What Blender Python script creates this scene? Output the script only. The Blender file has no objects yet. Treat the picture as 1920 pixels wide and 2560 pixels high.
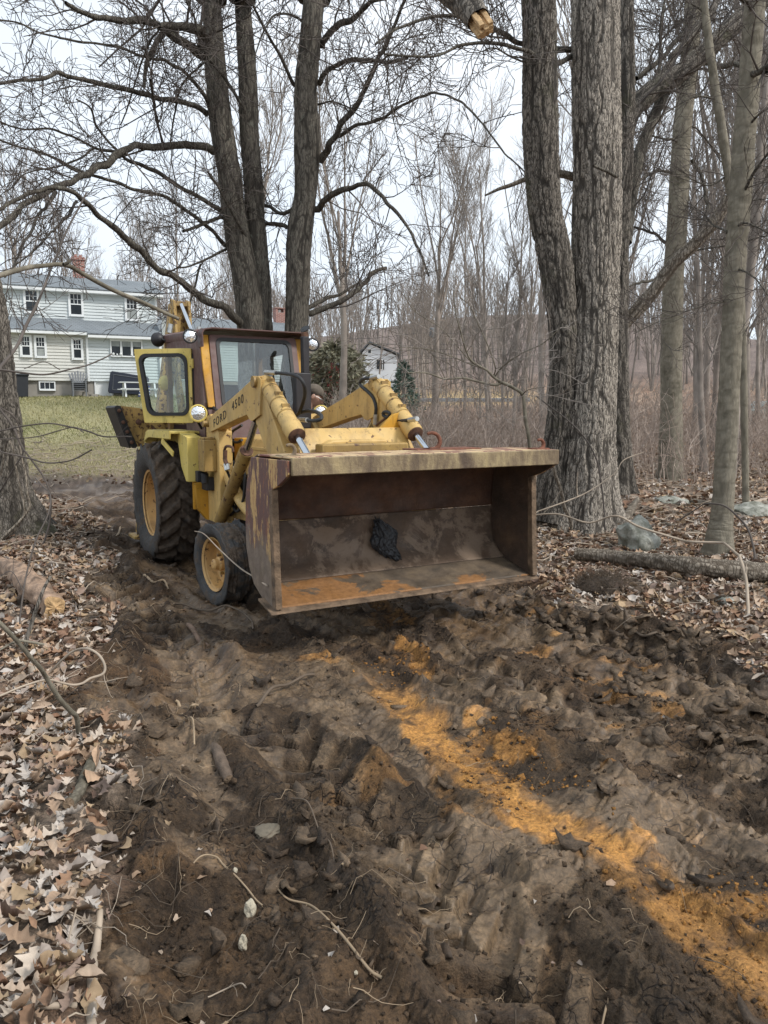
import bpy, bmesh, math, random
import numpy as np
from mathutils import Vector, Matrix
random.seed(7); rng=np.random.default_rng(7)
S=bpy.context.scene; COL=S.collection
# ---------------------------------------------------------------- camera
CH=1.527; PIT=math.radians(7.415); FPX=1941.8
cam_d=bpy.data.cameras.new('camera'); cam=bpy.data.objects.new('camera',cam_d); COL.objects.link(cam)
cam.location=(0,0,CH); cam.rotation_euler=(math.radians(90)-PIT,0,0)
cam_d.sensor_fit='VERTICAL'; cam_d.sensor_height=24; cam_d.lens=12/(1280/FPX); cam_d.clip_start=.05; cam_d.clip_end=2000
S.camera=cam
# ---------------------------------------------------------------- sky, overcast
SUN_EL=math.radians(46)
W=bpy.data.worlds.new('World'); S.world=W; W.use_nodes=True
nt=W.node_tree; nt.nodes.clear()
out=nt.nodes.new('ShaderNodeOutputWorld'); bg=nt.nodes.new('ShaderNodeBackground'); sky=nt.nodes.new('ShaderNodeTexSky')
sky.sky_type='NISHITA'; sky.sun_disc=False; sky.sun_elevation=SUN_EL; sky.sun_rotation=math.radians(115); sky.air_density=1; sky.dust_density=2
tc=nt.nodes.new('ShaderNodeTexCoord'); nz=nt.nodes.new('ShaderNodeTexNoise'); nz.inputs['Scale'].default_value=1.6; nz.inputs['Detail'].default_value=5
rp=nt.nodes.new('ShaderNodeValToRGB'); rp.color_ramp.elements[0].position=.3; rp.color_ramp.elements[1].position=.7
rp.color_ramp.elements[0].color=(7.0,8.1,9.2,1); rp.color_ramp.elements[1].color=(8.9,9.4,10.0,1)
mx=nt.nodes.new('ShaderNodeMix'); mx.data_type='RGBA'; mx.inputs['Factor'].default_value=.9
nt.links.new(tc.outputs['Generated'],nz.inputs['Vector']); nt.links.new(nz.outputs['Fac'],rp.inputs['Fac'])
nt.links.new(sky.outputs[0],mx.inputs['A']); nt.links.new(rp.outputs[0],mx.inputs['B']); nt.links.new(mx.outputs['Result'],bg.inputs['Color'])
bg.inputs['Strength'].default_value=.068; nt.links.new(bg.outputs[0],out.inputs[0])
sd=bpy.data.lights.new('sun','SUN'); sd.energy=1.5; sd.angle=math.radians(11); sd.color=(1,.96,.9)
so=bpy.data.objects.new('sun',sd); COL.objects.link(so)
# light comes from high on the right, a little behind the camera
so.rotation_euler=Vector((-.75,.35,-.85)).to_track_quat('-Z','Y').to_euler()
S.view_settings.view_transform='Standard'; S.view_settings.look='None'; S.view_settings.exposure=0.9; S.view_settings.gamma=1; S.view_settings.use_curve_mapping=False
S.cycles.max_bounces=6; S.cycles.transparent_max_bounces=12; S.cycles.use_denoising=True

# ---------------------------------------------------------------- measuring helpers (photograph pixels -> metres)
cp,sp_=math.cos(PIT),math.sin(PIT)
def ray(u,v):
    a=(u-960)/FPX; b=(1280-v)/FPX
    return np.array([a,cp+b*sp_,-sp_+b*cp])
def at(u,v,Y):
    d=ray(u,v); return np.array([0,0,CH])+d*(Y/d[1])
def gr(u,v,z=0.):
    d=ray(u,v); return np.array([0,0,CH])+d*((z-CH)/d[2])
TX,TY,TH=-1.583,8.266,math.radians(29.81)
def loc(u,v,x=None,y=None,z=None):
    d=ray(u,v); s,c=math.sin(TH),math.cos(TH)
    o=np.array([0-TX,0-TY,CH]); f_=lambda w:np.array([w[0]*s-w[1]*c,w[0]*c+w[1]*s,w[2]])
    o=f_(o); d=f_(d)
    i,val=[(k,q) for k,q in enumerate((x,y,z)) if q is not None][0]
    return o+d*((val-o[i])/d[i])
# ---------------------------------------------------------------- noise
M32=np.uint64(0xffffffff)
def hsh(ix,iy,iz,seed=0):
    with np.errstate(over='ignore'):
        n=(ix.astype(np.int64).astype(np.uint64)*np.uint64(374761393)+iy.astype(np.int64).astype(np.uint64)*np.uint64(668265263)+iz.astype(np.int64).astype(np.uint64)*np.uint64(1440662683)+np.uint64(seed*97+13)*np.uint64(1274126177))&M32
        n=((n^(n>>np.uint64(13)))*np.uint64(1274126177))&M32
        n=((n^(n>>np.uint64(15)))*np.uint64(2246822519))&M32
        n=n^(n>>np.uint64(16))
    return n.astype(np.float64)/4294967296.
def vn3(x,y,z,seed=0):
    fx,fy,fz=np.floor(x),np.floor(y),np.floor(z); a,b,c=x-fx,y-fy,z-fz
    a=a*a*a*(a*(a*6-15)+10); b=b*b*b*(b*(b*6-15)+10); c=c*c*c*(c*(c*6-15)+10)
    r=0
    for i in (0,1):
        for j in (0,1):
            for k in (0,1):
                r=r+hsh(fx+i,fy+j,fz+k,seed)*(a if i else 1-a)*(b if j else 1-b)*(c if k else 1-c)
    return r*2-1
def vn2(x,y,seed=0):
    fx,fy=np.floor(x),np.floor(y); a,b=x-fx,y-fy; z0=np.zeros_like(fx)
    a=a*a*a*(a*(a*6-15)+10); b=b*b*b*(b*(b*6-15)+10)
    return 2*((hsh(fx,fy,z0,seed)*(1-a)+hsh(fx+1,fy,z0,seed)*a)*(1-b)+(hsh(fx,fy+1,z0,seed)*(1-a)+hsh(fx+1,fy+1,z0,seed)*a)*b)-1
def fbm2(x,y,o=4,seed=0,g=.5):
    r=0;a=1;t=0
    for i in range(o):
        r=r+a*vn2(x*2**i+i*17.3,y*2**i-i*9.1,seed+i); t+=a; a*=g
    return r/t*1.5
def fbm3(x,y,z,o=3,seed=0,g=.5):
    r=0;a=1;t=0
    for i in range(o):
        r=r+a*vn3(x*2**i,y*2**i,z*2**i,seed+i); t+=a; a*=g
    return r/t*1.5
def wor2(x,y,seed=0):
    fx,fy=np.floor(x),np.floor(y); F1=np.full(x.shape,9.); F2=F1.copy(); ID=np.zeros(x.shape); z0=np.zeros_like(fx)
    for i in (-1,0,1):
        for j in (-1,0,1):
            cx=fx+i;cy=fy+j
            d=np.hypot(cx+hsh(cx,cy,z0,seed)-x,cy+hsh(cx,cy,z0+5,seed)-y); h=hsh(cx,cy,z0+9,seed)
            n=d<F1; F2=np.where(n,F1,np.minimum(F2,d)); ID=np.where(n,h,ID); F1=np.where(n,d,F1)
    return F1,F2,ID
def wor3(x,y,z,seed=0):
    fx,fy,fz=np.floor(x),np.floor(y),np.floor(z); F1=np.full(x.shape,9.); F2=F1.copy(); ID=np.zeros(x.shape)
    for i in (-1,0,1):
        for j in (-1,0,1):
            for k in (-1,0,1):
                cx=fx+i;cy=fy+j;cz=fz+k
                d=np.sqrt((cx+hsh(cx,cy,cz,seed)-x)**2+(cy+hsh(cx,cy,cz,seed+31)-y)**2+(cz+hsh(cx,cy,cz,seed+62)-z)**2); h=hsh(cx,cy,cz,seed+93)
                n=d<F1; F2=np.where(n,F1,np.minimum(F2,d)); ID=np.where(n,h,ID); F1=np.where(n,d,F1)
    return F1,F2,ID
def ss(a,b,x):
    t=np.clip((x-a)/(b-a),0,1); return t*t*(3-2*t)
def lerp(a,b,t): return a+(b-a)*t
# ---------------------------------------------------------------- mesh helpers
def mesh_np(name,V,F,smooth=True,col=None,attrs=None):
    """V (n,3), F (m,3|4) or list of such arrays"""
    me=bpy.data.meshes.new(name); Fs=F if isinstance(F,list) else [F]
    V=np.ascontiguousarray(V,dtype=np.float32)
    me.vertices.add(len(V)); me.vertices.foreach_set('co',V.ravel())
    idx=np.concatenate([f.ravel() for f in Fs]).astype(np.int32); tot=np.concatenate([np.full(len(f),f.shape[1]) for f in Fs])
    st=np.concatenate([[0],np.cumsum(tot)[:-1]]).astype(np.int32)
    me.loops.add(len(idx)); me.loops.foreach_set('vertex_index',idx)
    me.polygons.add(len(tot)); me.polygons.foreach_set('loop_start',st)
    if smooth: me.polygons.foreach_set('use_smooth',np.ones(len(tot),dtype=bool))
    me.update(calc_edges=True)
    if col is not None:
        a=me.color_attributes.new('Col','FLOAT_COLOR','POINT'); c=np.ones((len(V),4),dtype=np.float32); c[:,:3]=col; a.data.foreach_set('color',c.ravel())
    for k,v in (attrs or {}).items():
        a=me.attributes.new(k,'FLOAT','POINT'); a.data.foreach_set('value',np.asarray(v,dtype=np.float32))
    return me
def link(name,me,mat=None,parent=None,loc_=None):
    o=bpy.data.objects.new(name,me); COL.objects.link(o)
    if mat is not None and me is not None and len(me.materials)==0: me.materials.append(mat)
    if parent is not None: o.parent=parent
    if loc_ is not None: o.location=loc_
    return o
def tag(o,label=None,cat=None,group=None,kind=None):
    if label: o['label']=label
    if cat: o['category']=cat
    if group: o['group']=group
    if kind: o['kind']=kind
    return o
def thing(name,label,cat,loc_=(0,0,0),rz=0,group=None):
    o=bpy.data.objects.new(name,None); COL.objects.link(o); o.location=loc_; o.rotation_euler=(0,0,rz); o.empty_display_size=.2
    return tag(o,label,cat,group)
def copy_tree(o,parent=None):
    c=o.copy(); COL.objects.link(c); c.parent=parent
    for ch in list(o.children): copy_tree(ch,c)
    return c
def norm(v): return v/np.maximum(np.linalg.norm(v,axis=-1,keepdims=True),1e-9)
def tubes(P,R,k=3,cap=False):
    P=np.asarray(P,float); R=np.asarray(R,float); N,n=P.shape[:2]
    T=norm(np.gradient(P,axis=1)); mt=np.abs(T.mean(1)); ref=np.zeros((N,3)); ref[np.arange(N),mt.argmin(1)]=1
    A=norm(np.cross(T,ref[:,None,:])); B=np.cross(T,A)
    th=np.arange(k)*2*np.pi/k
    V=P[:,:,None,:]+R[:,:,None,None]*(np.cos(th)[None,None,:,None]*A[:,:,None,:]+np.sin(th)[None,None,:,None]*B[:,:,None,:])
    i=np.arange(N)[:,None,None]*n*k; j=np.arange(n-1)[None,:,None]*k; a=np.arange(k)[None,None,:]; b=(a+1)%k
    F=np.stack([i+j+a,i+j+b,i+j+k+b,i+j+k+a],-1).reshape(-1,4)
    return V.reshape(-1,3),F
def join(parts):
    Vs=[];Fs=[];o=0
    for V,F in parts: Vs.append(V);Fs.append(F+o);o+=len(V)
    return np.concatenate(Vs),np.concatenate(Fs)
def resample(pts,n):
    """Catmull-Rom through pts (m,d) to n points"""
    p=np.asarray(pts,float); p=np.vstack([2*p[0]-p[1],p,2*p[-1]-p[-2]]); m=len(p)-3
    t=np.linspace(0,m-1e-6,n); i=t.astype(int); f=(t-i)[:,None]
    a,b,c,d=p[i],p[i+1],p[i+2],p[i+3]
    return .5*((2*b)+(-a+c)*f+(2*a-5*b+4*c-d)*f**2+(-a+3*b-3*c+d)*f**3)
class MB:
    def __init__(s): s.v=[];s.f=[]
    def add(s,v,f):
        o=len(s.v); s.v+= [tuple(map(float,q)) for q in v]; s.f+=[tuple(int(i)+o for i in q) for q in f]; return s
    def box(s,x0,x1,y0,y1,z0,z1):
        return s.add([(x0,y0,z0),(x1,y0,z0),(x1,y1,z0),(x0,y1,z0),(x0,y0,z1),(x1,y0,z1),(x1,y1,z1),(x0,y1,z1)],[(3,2,1,0),(4,5,6,7),(0,1,5,4),(1,2,6,5),(2,3,7,6),(3,0,4,7)])
    def obox(s,a,b,w,h,up=(0,0,1)):
        """beam from a to b, width w (sideways) and height h"""
        a=np.array(a,float);b=np.array(b,float);t=norm(b-a);sd=norm(np.cross(t,up));u=np.cross(sd,t)
        q=[p+sd*i*w/2+u*j*h/2 for p in (a,b) for i,j in ((-1,-1),(1,-1),(1,1),(-1,1))]
        return s.add(q,[(3,2,1,0),(4,5,6,7),(0,1,5,4),(1,2,6,5),(2,3,7,6),(3,0,4,7)])
    def prism(s,prof,y0,y1,ax='y'):
        n=len(prof)
        g={'y':lambda p,t:(p[0],t,p[1]),'x':lambda p,t:(t,p[0],p[1]),'z':lambda p,t:(p[0],p[1],t)}[ax]
        return s.add([g(p,y0) for p in prof]+[g(p,y1) for p in prof],[tuple(range(n))[::-1],tuple(range(n,2*n))]+[(i,(i+1)%n,n+(i+1)%n,n+i) for i in range(n)])
    def tube(s,path,r,k=12,n=None,cap=True):
        p=np.array(path,float)
        if n: p=resample(p,n)
        m=len(p); R=np.full(m,r,float) if np.isscalar(r) else (np.interp(np.linspace(0,1,m),np.linspace(0,1,len(r)),r))
        V,F=tubes(p[None],R[None],k); F=[tuple(f) for f in F]
        if cap: F+=[tuple(range(k))[::-1],tuple(range((m-1)*k,m*k))]
        return s.add(V,F)
    def lathe(s,prof,c,ax,k=32,closed=False,cap0=True):
        """prof: list of (r, t) with t along axis ax from c"""
        ax=norm(np.array(ax,float)); ref=np.array([0,0,1.]) if abs(ax[2])<.9 else np.array([1.,0,0]); A=norm(np.cross(ax,ref));B=np.cross(ax,A); c=np.array(c,float)
        V=[c+ax*t+r*(math.cos(q)*A+math.sin(q)*B) for r,t in prof for q in np.arange(k)*2*math.pi/k]
        m=len(prof); F=[(i*k+j,i*k+(j+1)%k,((i+1)%m)*k+(j+1)%k,((i+1)%m)*k+j) for i in range(m if closed else m-1) for j in range(k)]
        if not closed: F+=([tuple(range(k))[::-1]] if cap0 else [])+[tuple(range((m-1)*k,m*k))]
        return s.add(V,F)
    def ell(s,c,r,k=16,m=10):
        V=[];F=[]
        for i in range(m+1):
            a=math.pi*i/m
            for j in range(k):
                b=2*math.pi*j/k; V.append((c[0]+r[0]*math.sin(a)*math.cos(b),c[1]+r[1]*math.sin(a)*math.sin(b),c[2]+r[2]*math.cos(a)))
        for i in range(m):
            for j in range(k): F.append((i*k+j,(i+1)*k+j,(i+1)*k+(j+1)%k,i*k+(j+1)%k))
        return s.add(V,F)
    def mesh(s,name,smooth=30):
        me=bpy.data.meshes.new(name); me.from_pydata(s.v,[],s.f)
        bm=bmesh.new(); bm.from_mesh(me); bmesh.ops.remove_doubles(bm,verts=bm.verts,dist=1e-5); bmesh.ops.recalc_face_normals(bm,faces=bm.faces); bm.to_mesh(me); bm.free()
        if smooth: me.shade_smooth(); me.set_sharp_from_angle(angle=math.radians(smooth))
        return me
    def build(s,name,mat,parent=None,bevel=0,smooth=35,label=None):
        o=link(name,s.mesh(name,smooth),mat,parent)
        if bevel:
            b=o.modifiers.new('bevel','BEVEL'); b.width=bevel; b.segments=2; b.limit_method='ANGLE'; b.angle_limit=math.radians(35)
        if label: o['label']=label
        return o
# ---------------------------------------------------------------- materials
def newmat(name):
    m=bpy.data.materials.new(name); m.use_nodes=True; n=m.node_tree; b=n.nodes['Principled BSDF']; return m,n,b
def N(n,t,**k):
    q=n.nodes.new(t)
    for a,b in k.items():
        if a in q.inputs.keys(): q.inputs[a].default_value=b
        else: setattr(q,a,b)
    return q
def ramp(n,fac,stops):
    r=n.nodes.new('ShaderNodeValToRGB'); e=r.color_ramp.elements
    while len(e)<len(stops): e.new(.5)
    for q,(p,c) in zip(e,stops): q.position=p; q.color=(*c,1) if len(c)==3 else c
    n.links.new(fac,r.inputs['Fac']); return r.outputs['Color']
def noise(n,scale,detail=5,rough=.55,vec=None,dist=0,stretch=None):
    t=N(n,'ShaderNodeTexNoise'); t.inputs['Scale'].default_value=scale; t.inputs['Detail'].default_value=detail; t.inputs['Roughness'].default_value=rough; t.inputs['Distortion'].default_value=dist
    tc=N(n,'ShaderNodeTexCoord'); v=tc.outputs['Object']
    if stretch:
        mp=N(n,'ShaderNodeMapping'); mp.inputs['Scale'].default_value=stretch; n.links.new(v,mp.inputs['Vector']); v=mp.outputs[0]
    n.links.new(v,t.inputs['Vector']); return t.outputs['Fac']
def mixc(n,f,a,b):
    m=N(n,'ShaderNodeMix',data_type='RGBA')
    for s,x in ((0,f),(6,a),(7,b)):
        if isinstance(x,(int,float)): m.inputs[s].default_value=x
        elif isinstance(x,(tuple,list)): m.inputs[s].default_value=(*x,1)
        else: n.links.new(x,m.inputs[s])
    return m.outputs[2]
def bumpn(n,b,h,strength=.3,dist=.01):
    q=N(n,'ShaderNodeBump'); q.inputs['Strength'].default_value=strength; q.inputs['Distance'].default_value=dist; n.links.new(h,q.inputs['Height']); n.links.new(q.outputs[0],b.inputs['Normal'])
def simple(name,c,rough=.6,metal=0,var=.25,scale=8,bump=0):
    m,n,b=newmat(name); f=noise(n,scale)
    col=ramp(n,f,[(.3,tuple(x*(1-var) for x in c)),(.7,tuple(min(1,x*(1+var)) for x in c))]); n.links.new(col,b.inputs['Base Color'])
    b.inputs['Roughness'].default_value=rough; b.inputs['Metallic'].default_value=metal
    if bump: bumpn(n,b,noise(n,scale*6),bump)
    return m
def paint(name,c,dirt=(.16,.10,.055),rust=(.10,.045,.02),dirt_amt=.5,rust_amt=.5,rough=.55,c2=None,streak=True):
    """old paint: colour drift, soil film, drips, rust spots"""
    m,n,b=newmat(name)
    base=ramp(n,noise(n,3,4),[(.35,c),(.7,c2 or tuple(x*1.12 for x in c))])
    d1=ramp(n,noise(n,5,8,.65,stretch=(1,1,.35) if streak else None),[(.62-.25*dirt_amt,(0,0,0)),(.85-.15*dirt_amt,(1,1,1))])
    col=mixc(n,d1,base,dirt)
    m1=N(n,'ShaderNodeMath',operation='MULTIPLY'); m1.inputs[1].default_value=.75
    n.links.new(d1,m1.inputs[0]); col=mixc(n,m1.outputs[0],base,dirt)
    sp=ramp(n,noise(n,22,6,.6),[(.70-.14*rust_amt,(0,0,0)),(.74-.14*rust_amt,(1,1,1))]); col=mixc(n,sp,col,rust)
    sp2=ramp(n,noise(n,90,3,.6),[(.66,(0,0,0)),(.70,(1,1,1))]); m2=N(n,'ShaderNodeMath',operation='MULTIPLY'); m2.inputs[1].default_value=.6; n.links.new(sp2,m2.inputs[0]); col=mixc(n,m2.outputs[0],col,dirt)
    dk=ramp(n,noise(n,13,7,.7,stretch=(1,1,.13)),[(.57,(0,0,0)),(.70,(.75,.75,.75))]); col=mixc(n,dk,col,tuple(x*.45 for x in dirt))
    n.links.new(col,b.inputs['Base Color'])
    rr=ramp(n,noise(n,14),[(.3,(rough-.12,)*3),(.7,(min(1,rough+.2),)*3)]); n.links.new(rr,b.inputs['Roughness'])
    bumpn(n,b,noise(n,60,6),.25,.004)
    return m
MT={}
MT['tan']=paint('faded_yellow_paint',(.53,.335,.105),c2=(.60,.41,.155),dirt_amt=.5,rust_amt=.5)
MT['lemon']=paint('lemon_yellow_paint',(.64,.49,.115),c2=(.70,.55,.17),dirt=(.25,.18,.06),dirt_amt=.45,rust_amt=.5)
MT['gold']=paint('golden_yellow_paint',(.52,.25,.018),c2=(.58,.31,.03),dirt=(.14,.07,.02),dirt_amt=.6,rust_amt=.4)
MT['maroon']=paint('maroon_primer_paint',(.105,.052,.045),c2=(.14,.075,.066),dirt=(.17,.12,.10),dirt_amt=.3,rust_amt=.25,rough=.5)
MT['grimy']=paint('grimy_yellow_paint',(.34,.21,.06),c2=(.42,.27,.08),dirt=(.10,.065,.04),dirt_amt=.8,rust_amt=.8)
MT['backhoe']=paint('backhoe_yellow_paint',(.42,.26,.07),c2=(.5,.33,.11),dirt=(.09,.055,.03),dirt_amt=.75,rust_amt=1.2)
MT['darkmetal']=simple('dark_metal',(.03,.028,.027),.55,.3,.4,12,.2)
MT['engine']=simple('greasy_engine_metal',(.022,.022,.024),.5,.2,.5,14,.4)
MT['blue']=simple('dark_blue_metal',(.012,.02,.045),.45,.2,.3)
MT['black']=simple('black_stack_paint',(.022,.019,.021),.5,.0,.3,9,.1)
MT['rubber']=simple('black_rubber',(.02,.02,.021),.55,0,.25,20)
MT['chrome']=simple('chrome_rod',(.55,.57,.6),.12,1,.05)
MT['zinc']=simple('zinc_fitting',(.5,.5,.48),.35,.9,.2,20)
MT['rust']=simple('rusty_steel',(.13,.065,.04),.8,.1,.5,25,.6)
MT['white']=simple('white_paint',(.72,.74,.73),.6,0,.06,4)
MT['seat']=simple('worn_seat_vinyl',(.05,.045,.04),.6)
MT['amber']=simple('cab_liner_brown',(.16,.085,.025),.7,0,.5,5)
def glassmat(name,tint=(.9,.95,.94),rough=.0,a=.12):
    m=bpy.data.materials.new(name); m.use_nodes=True; n=m.node_tree; n.nodes.clear()
    o=N(n,'ShaderNodeOutputMaterial'); t=N(n,'ShaderNodeBsdfTransparent'); t.inputs[0].default_value=(*tint,1); g=N(n,'ShaderNodeBsdfGlossy'); g.inputs['Roughness'].default_value=rough
    f=N(n,'ShaderNodeFresnel',IOR=1.5); ad=N(n,'ShaderNodeMath',operation='ADD'); ad.inputs[1].default_value=a; n.links.new(f.outputs[0],ad.inputs[0])
    x=N(n,'ShaderNodeMixShader'); n.links.new(ad.outputs[0],x.inputs[0]); n.links.new(t.outputs[0],x.inputs[1]); n.links.new(g.outputs[0],x.inputs[2]); n.links.new(x.outputs[0],o.inputs[0]); return m
MT['glass']=glassmat('clear_glass',a=.02)
MT['wglass']=glassmat('windshield_glass',(.84,.88,.88),a=.05)
m,n,b=newmat('window_glass'); b.inputs['Base Color'].default_value=(.02,.025,.03,1); b.inputs['Roughness'].default_value=.08; b.inputs['IOR'].default_value=1.5; MT['hglass']=m
m,n,b=newmat('lamp_lens'); b.inputs['Base Color'].default_value=(.8,.82,.84,1); b.inputs['Roughness'].default_value=.18; b.inputs['Metallic'].default_value=.75
w=N(n,'ShaderNodeTexVoronoi',Scale=55.); tc=N(n,'ShaderNodeTexCoord'); n.links.new(tc.outputs['Object'],w.inputs['Vector']); bumpn(n,b,w.outputs['Distance'],.5,.01); MT['lens']=m
def tyremat(name,base,mud,bias):
    m,n,b=newmat(name); a=N(n,'ShaderNodeAttribute',attribute_name='tread'); f=noise(n,8,9,.68)
    q=N(n,'ShaderNodeMath',operation='MULTIPLY_ADD'); q.inputs[1].default_value=bias; n.links.new(a.outputs['Fac'],q.inputs[0]); n.links.new(f,q.inputs[2])
    mk=ramp(n,q.outputs[0],[(.51,(0,0,0)),(.60,(1,1,1))]); mc=ramp(n,noise(n,30,8,.7),[(.3,tuple(x*.5 for x in mud)),(.55,mud),(.75,tuple(x*1.6 for x in mud))])
    bs=ramp(n,noise(n,12,7,.65),[(.35,tuple(x*.7 for x in base)),(.7,tuple(x*1.5 for x in base))]); c=mixc(n,mk,bs,mc); n.links.new(c,b.inputs['Base Color']); n.links.new(ramp(n,mk,[(0,(.62,)*3),(1,(.92,)*3)]),b.inputs['Roughness']); bumpn(n,b,noise(n,55,9,.72),.8,.02); return m
MT['tyre_mud']=tyremat('muddy_tyre',(.040,.037,.034),(.090,.065,.046),.16); MT['tyre']=tyremat('worn_tyre',(.047,.046,.046),(.115,.085,.062),.06)
def attrmat(name,rough=.9,bump=None,extra=None,spec=.3,trans=0,cvar=.0,cs=60):
    m,n,b=newmat(name); a=N(n,'ShaderNodeAttribute',attribute_name='Col'); c=a.outputs['Color']
    if cvar:
        f=ramp(n,noise(n,cs,6,.65),[(.3,(1-cvar,)*3),(.7,(1+cvar,)*3)]); mm=N(n,'ShaderNodeMix',data_type='RGBA',blend_type='MULTIPLY'); mm.inputs[0].default_value=1; n.links.new(c,mm.inputs[6]); n.links.new(f,mm.inputs[7]); c=mm.outputs[2]
    n.links.new(c,b.inputs['Base Color']); b.inputs['Roughness'].default_value=rough; b.inputs['Specular IOR Level'].default_value=spec
    if bump: bumpn(n,b,noise(n,*bump[:2],.7),bump[2],bump[3])
    return m
m,n,b=newmat('ground_soil'); a=N(n,'ShaderNodeAttribute',attribute_name='Col'); f1=noise(n,17,8,.7); f2=noise(n,75,6,.7); f3=noise(n,230,4,.6)
def mul(n,x,y):
    q=N(n,'ShaderNodeMix',data_type='RGBA',blend_type='MULTIPLY'); q.inputs[0].default_value=1; n.links.new(x,q.inputs[6]); n.links.new(y,q.inputs[7]); return q.outputs[2]
c=mul(n,a.outputs['Color'],ramp(n,f1,[(.3,(.62,.60,.58)),(.5,(1,1,1)),(.7,(1.35,1.33,1.3))])); c=mul(n,c,ramp(n,f2,[(.32,(.55,.54,.53)),(.5,(1,1,1)),(.68,(1.5,1.45,1.4))])); n.links.new(c,b.inputs['Base Color'])
vo=N(n,'ShaderNodeTexVoronoi',feature='DISTANCE_TO_EDGE',Scale=13.); tcv=N(n,'ShaderNodeTexCoord'); va=N(n,'ShaderNodeVectorMath',operation='MULTIPLY_ADD'); nzv=N(n,'ShaderNodeTexNoise',Scale=9.); n.links.new(tcv.outputs['Object'],nzv.inputs['Vector']); n.links.new(nzv.outputs['Color'],va.inputs[0]); va.inputs[1].default_value=(.16,.16,.16); n.links.new(tcv.outputs['Object'],va.inputs[2]); n.links.new(va.outputs[0],vo.inputs['Vector'])
ck=ramp(n,vo.outputs['Distance'],[(.0,(1,1,1)),(.055,(0,0,0))]); cg=ramp(n,noise(n,2.3,4,.6),[(.48,(0,0,0)),(.58,(1,1,1))]); cm=N(n,'ShaderNodeMath',operation='MULTIPLY'); n.links.new(ck,cm.inputs[0]); n.links.new(cg,cm.inputs[1]); wa=N(n,'ShaderNodeAttribute',attribute_name='mud'); cm2=N(n,'ShaderNodeMath',operation='MULTIPLY'); n.links.new(cm.outputs[0],cm2.inputs[0]); n.links.new(wa.outputs['Fac'],cm2.inputs[1])
c=mixc(n,cm2.outputs[0],c,(.028,.018,.012)); n.links.new(c,b.inputs['Base Color']); f1m=N(n,'ShaderNodeMath',operation='MULTIPLY_ADD'); f1m.inputs[1].default_value=-.35; n.links.new(cm2.outputs[0],f1m.inputs[0]); n.links.new(f1,f1m.inputs[2]); f1=f1m.outputs[0]
ad=N(n,'ShaderNodeMath',operation='MULTIPLY_ADD'); ad.inputs[1].default_value=.35; n.links.new(f2,ad.inputs[0]); n.links.new(f1,ad.inputs[2]); a2=N(n,'ShaderNodeMath',operation='MULTIPLY_ADD'); a2.inputs[1].default_value=.12; n.links.new(f3,a2.inputs[0]); n.links.new(ad.outputs[0],a2.inputs[2])
bq_=N(n,'ShaderNodeBump'); bq_.inputs['Distance'].default_value=.05; n.links.new(a2.outputs[0],bq_.inputs['Height']); n.links.new(bq_.outputs[0],b.inputs['Normal']); b.inputs['Specular IOR Level'].default_value=.4
_a=N(n,'ShaderNodeAttribute',attribute_name='wet'); _m=N(n,'ShaderNodeMapRange'); _m.inputs['To Min'].default_value=.9; _m.inputs['To Max'].default_value=.45; n.links.new(_a.outputs['Fac'],_m.inputs[0]); n.links.new(_m.outputs[0],b.inputs['Roughness']); _s=N(n,'ShaderNodeMapRange'); _s.inputs['To Min'].default_value=1.; _s.inputs['To Max'].default_value=.22; n.links.new(_a.outputs['Fac'],_s.inputs[0]); n.links.new(_s.outputs[0],bq_.inputs['Strength']); MT['ground']=m
MT['leaf']=attrmat('dry_leaf',.75,(40,4,.3,.01),spec=.25,cvar=.12)
# ---------------------------------------------------------------- ground
LB=np.array([(-40,-.2),(0,-.35),(1.79,-.71),(2.37,-.93),(3.26,-1.25),(4.28,-1.67),(5.46,-2.02),(7.5,-2.75),(9.5,-3.6),(11.5,-4.6),(13.3,-5.6),(16,-7.6),(19,-9.5)])
RB=np.array([(-40,4.5),(0,3.2),(3.0,2.35),(4.2,2.09),(5.05,1.95),(5.5,1.62),(6.46,1.34),(7.3,1.2),(9,.9),(10.5,-.2),(12,-1.8),(14,-3.6),(17,-5.2),(19,-6.2)])
_sp=[gr(*q) for q in ((925,1660),(975,1730),(1070,1820),(1175,1912),(1330,2020),(1500,2130),(1700,2260),(1880,2385),(2100,2540))]
STR=np.array([(p[1],p[0]) for p in _sp]+[(1.2,1.5)])
def plates(x,y,seed,ani=1.):
    """broken slabs: each cell is a tilted plate"""
    fx,fy=np.floor(x),np.floor(y); F1=np.full(x.shape,9.); F2=F1.copy(); H=np.zeros(x.shape); z0=np.zeros_like(fx)
    for i in (-1,0,1):
        for j in (-1,0,1):
            cx=fx+i;cy=fy+j; dx=x-cx-hsh(cx,cy,z0,seed); dy=y-cy-hsh(cx,cy,z0+5,seed); d=np.hypot(dx,dy)
            h=(hsh(cx,cy,z0+9,seed)-.5)+1.5*(dx*(hsh(cx,cy,z0+11,seed)-.5)+dy*(hsh(cx,cy,z0+13,seed)-.5)); n=d<F1; F2=np.where(n,F1,np.minimum(F2,d)); H=np.where(n,h,H); F1=np.where(n,d,F1)
    return H*ss(0,.16,F2-F1)-.25*(1-ss(0,.10,F2-F1)),F2-F1
def base_h(x,y):
    az=x/np.maximum(y,3)
    left=1-ss(-.28,.02,az)
    r=ss(14,43,y)
    z=r*lerp(.55,2.35,left)
    z=z+ss(43,85,y)*lerp(2.6,1.4,left)
    z=z+ss(85,230,y)*(18+4*np.sin(x*.017+1)+3*np.sin(x*.041))+ss(230,420,y)*6
    z=z+.12*fbm2(x*.12,y*.12,3,5)*ss(8,20,y)
    return z
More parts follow.
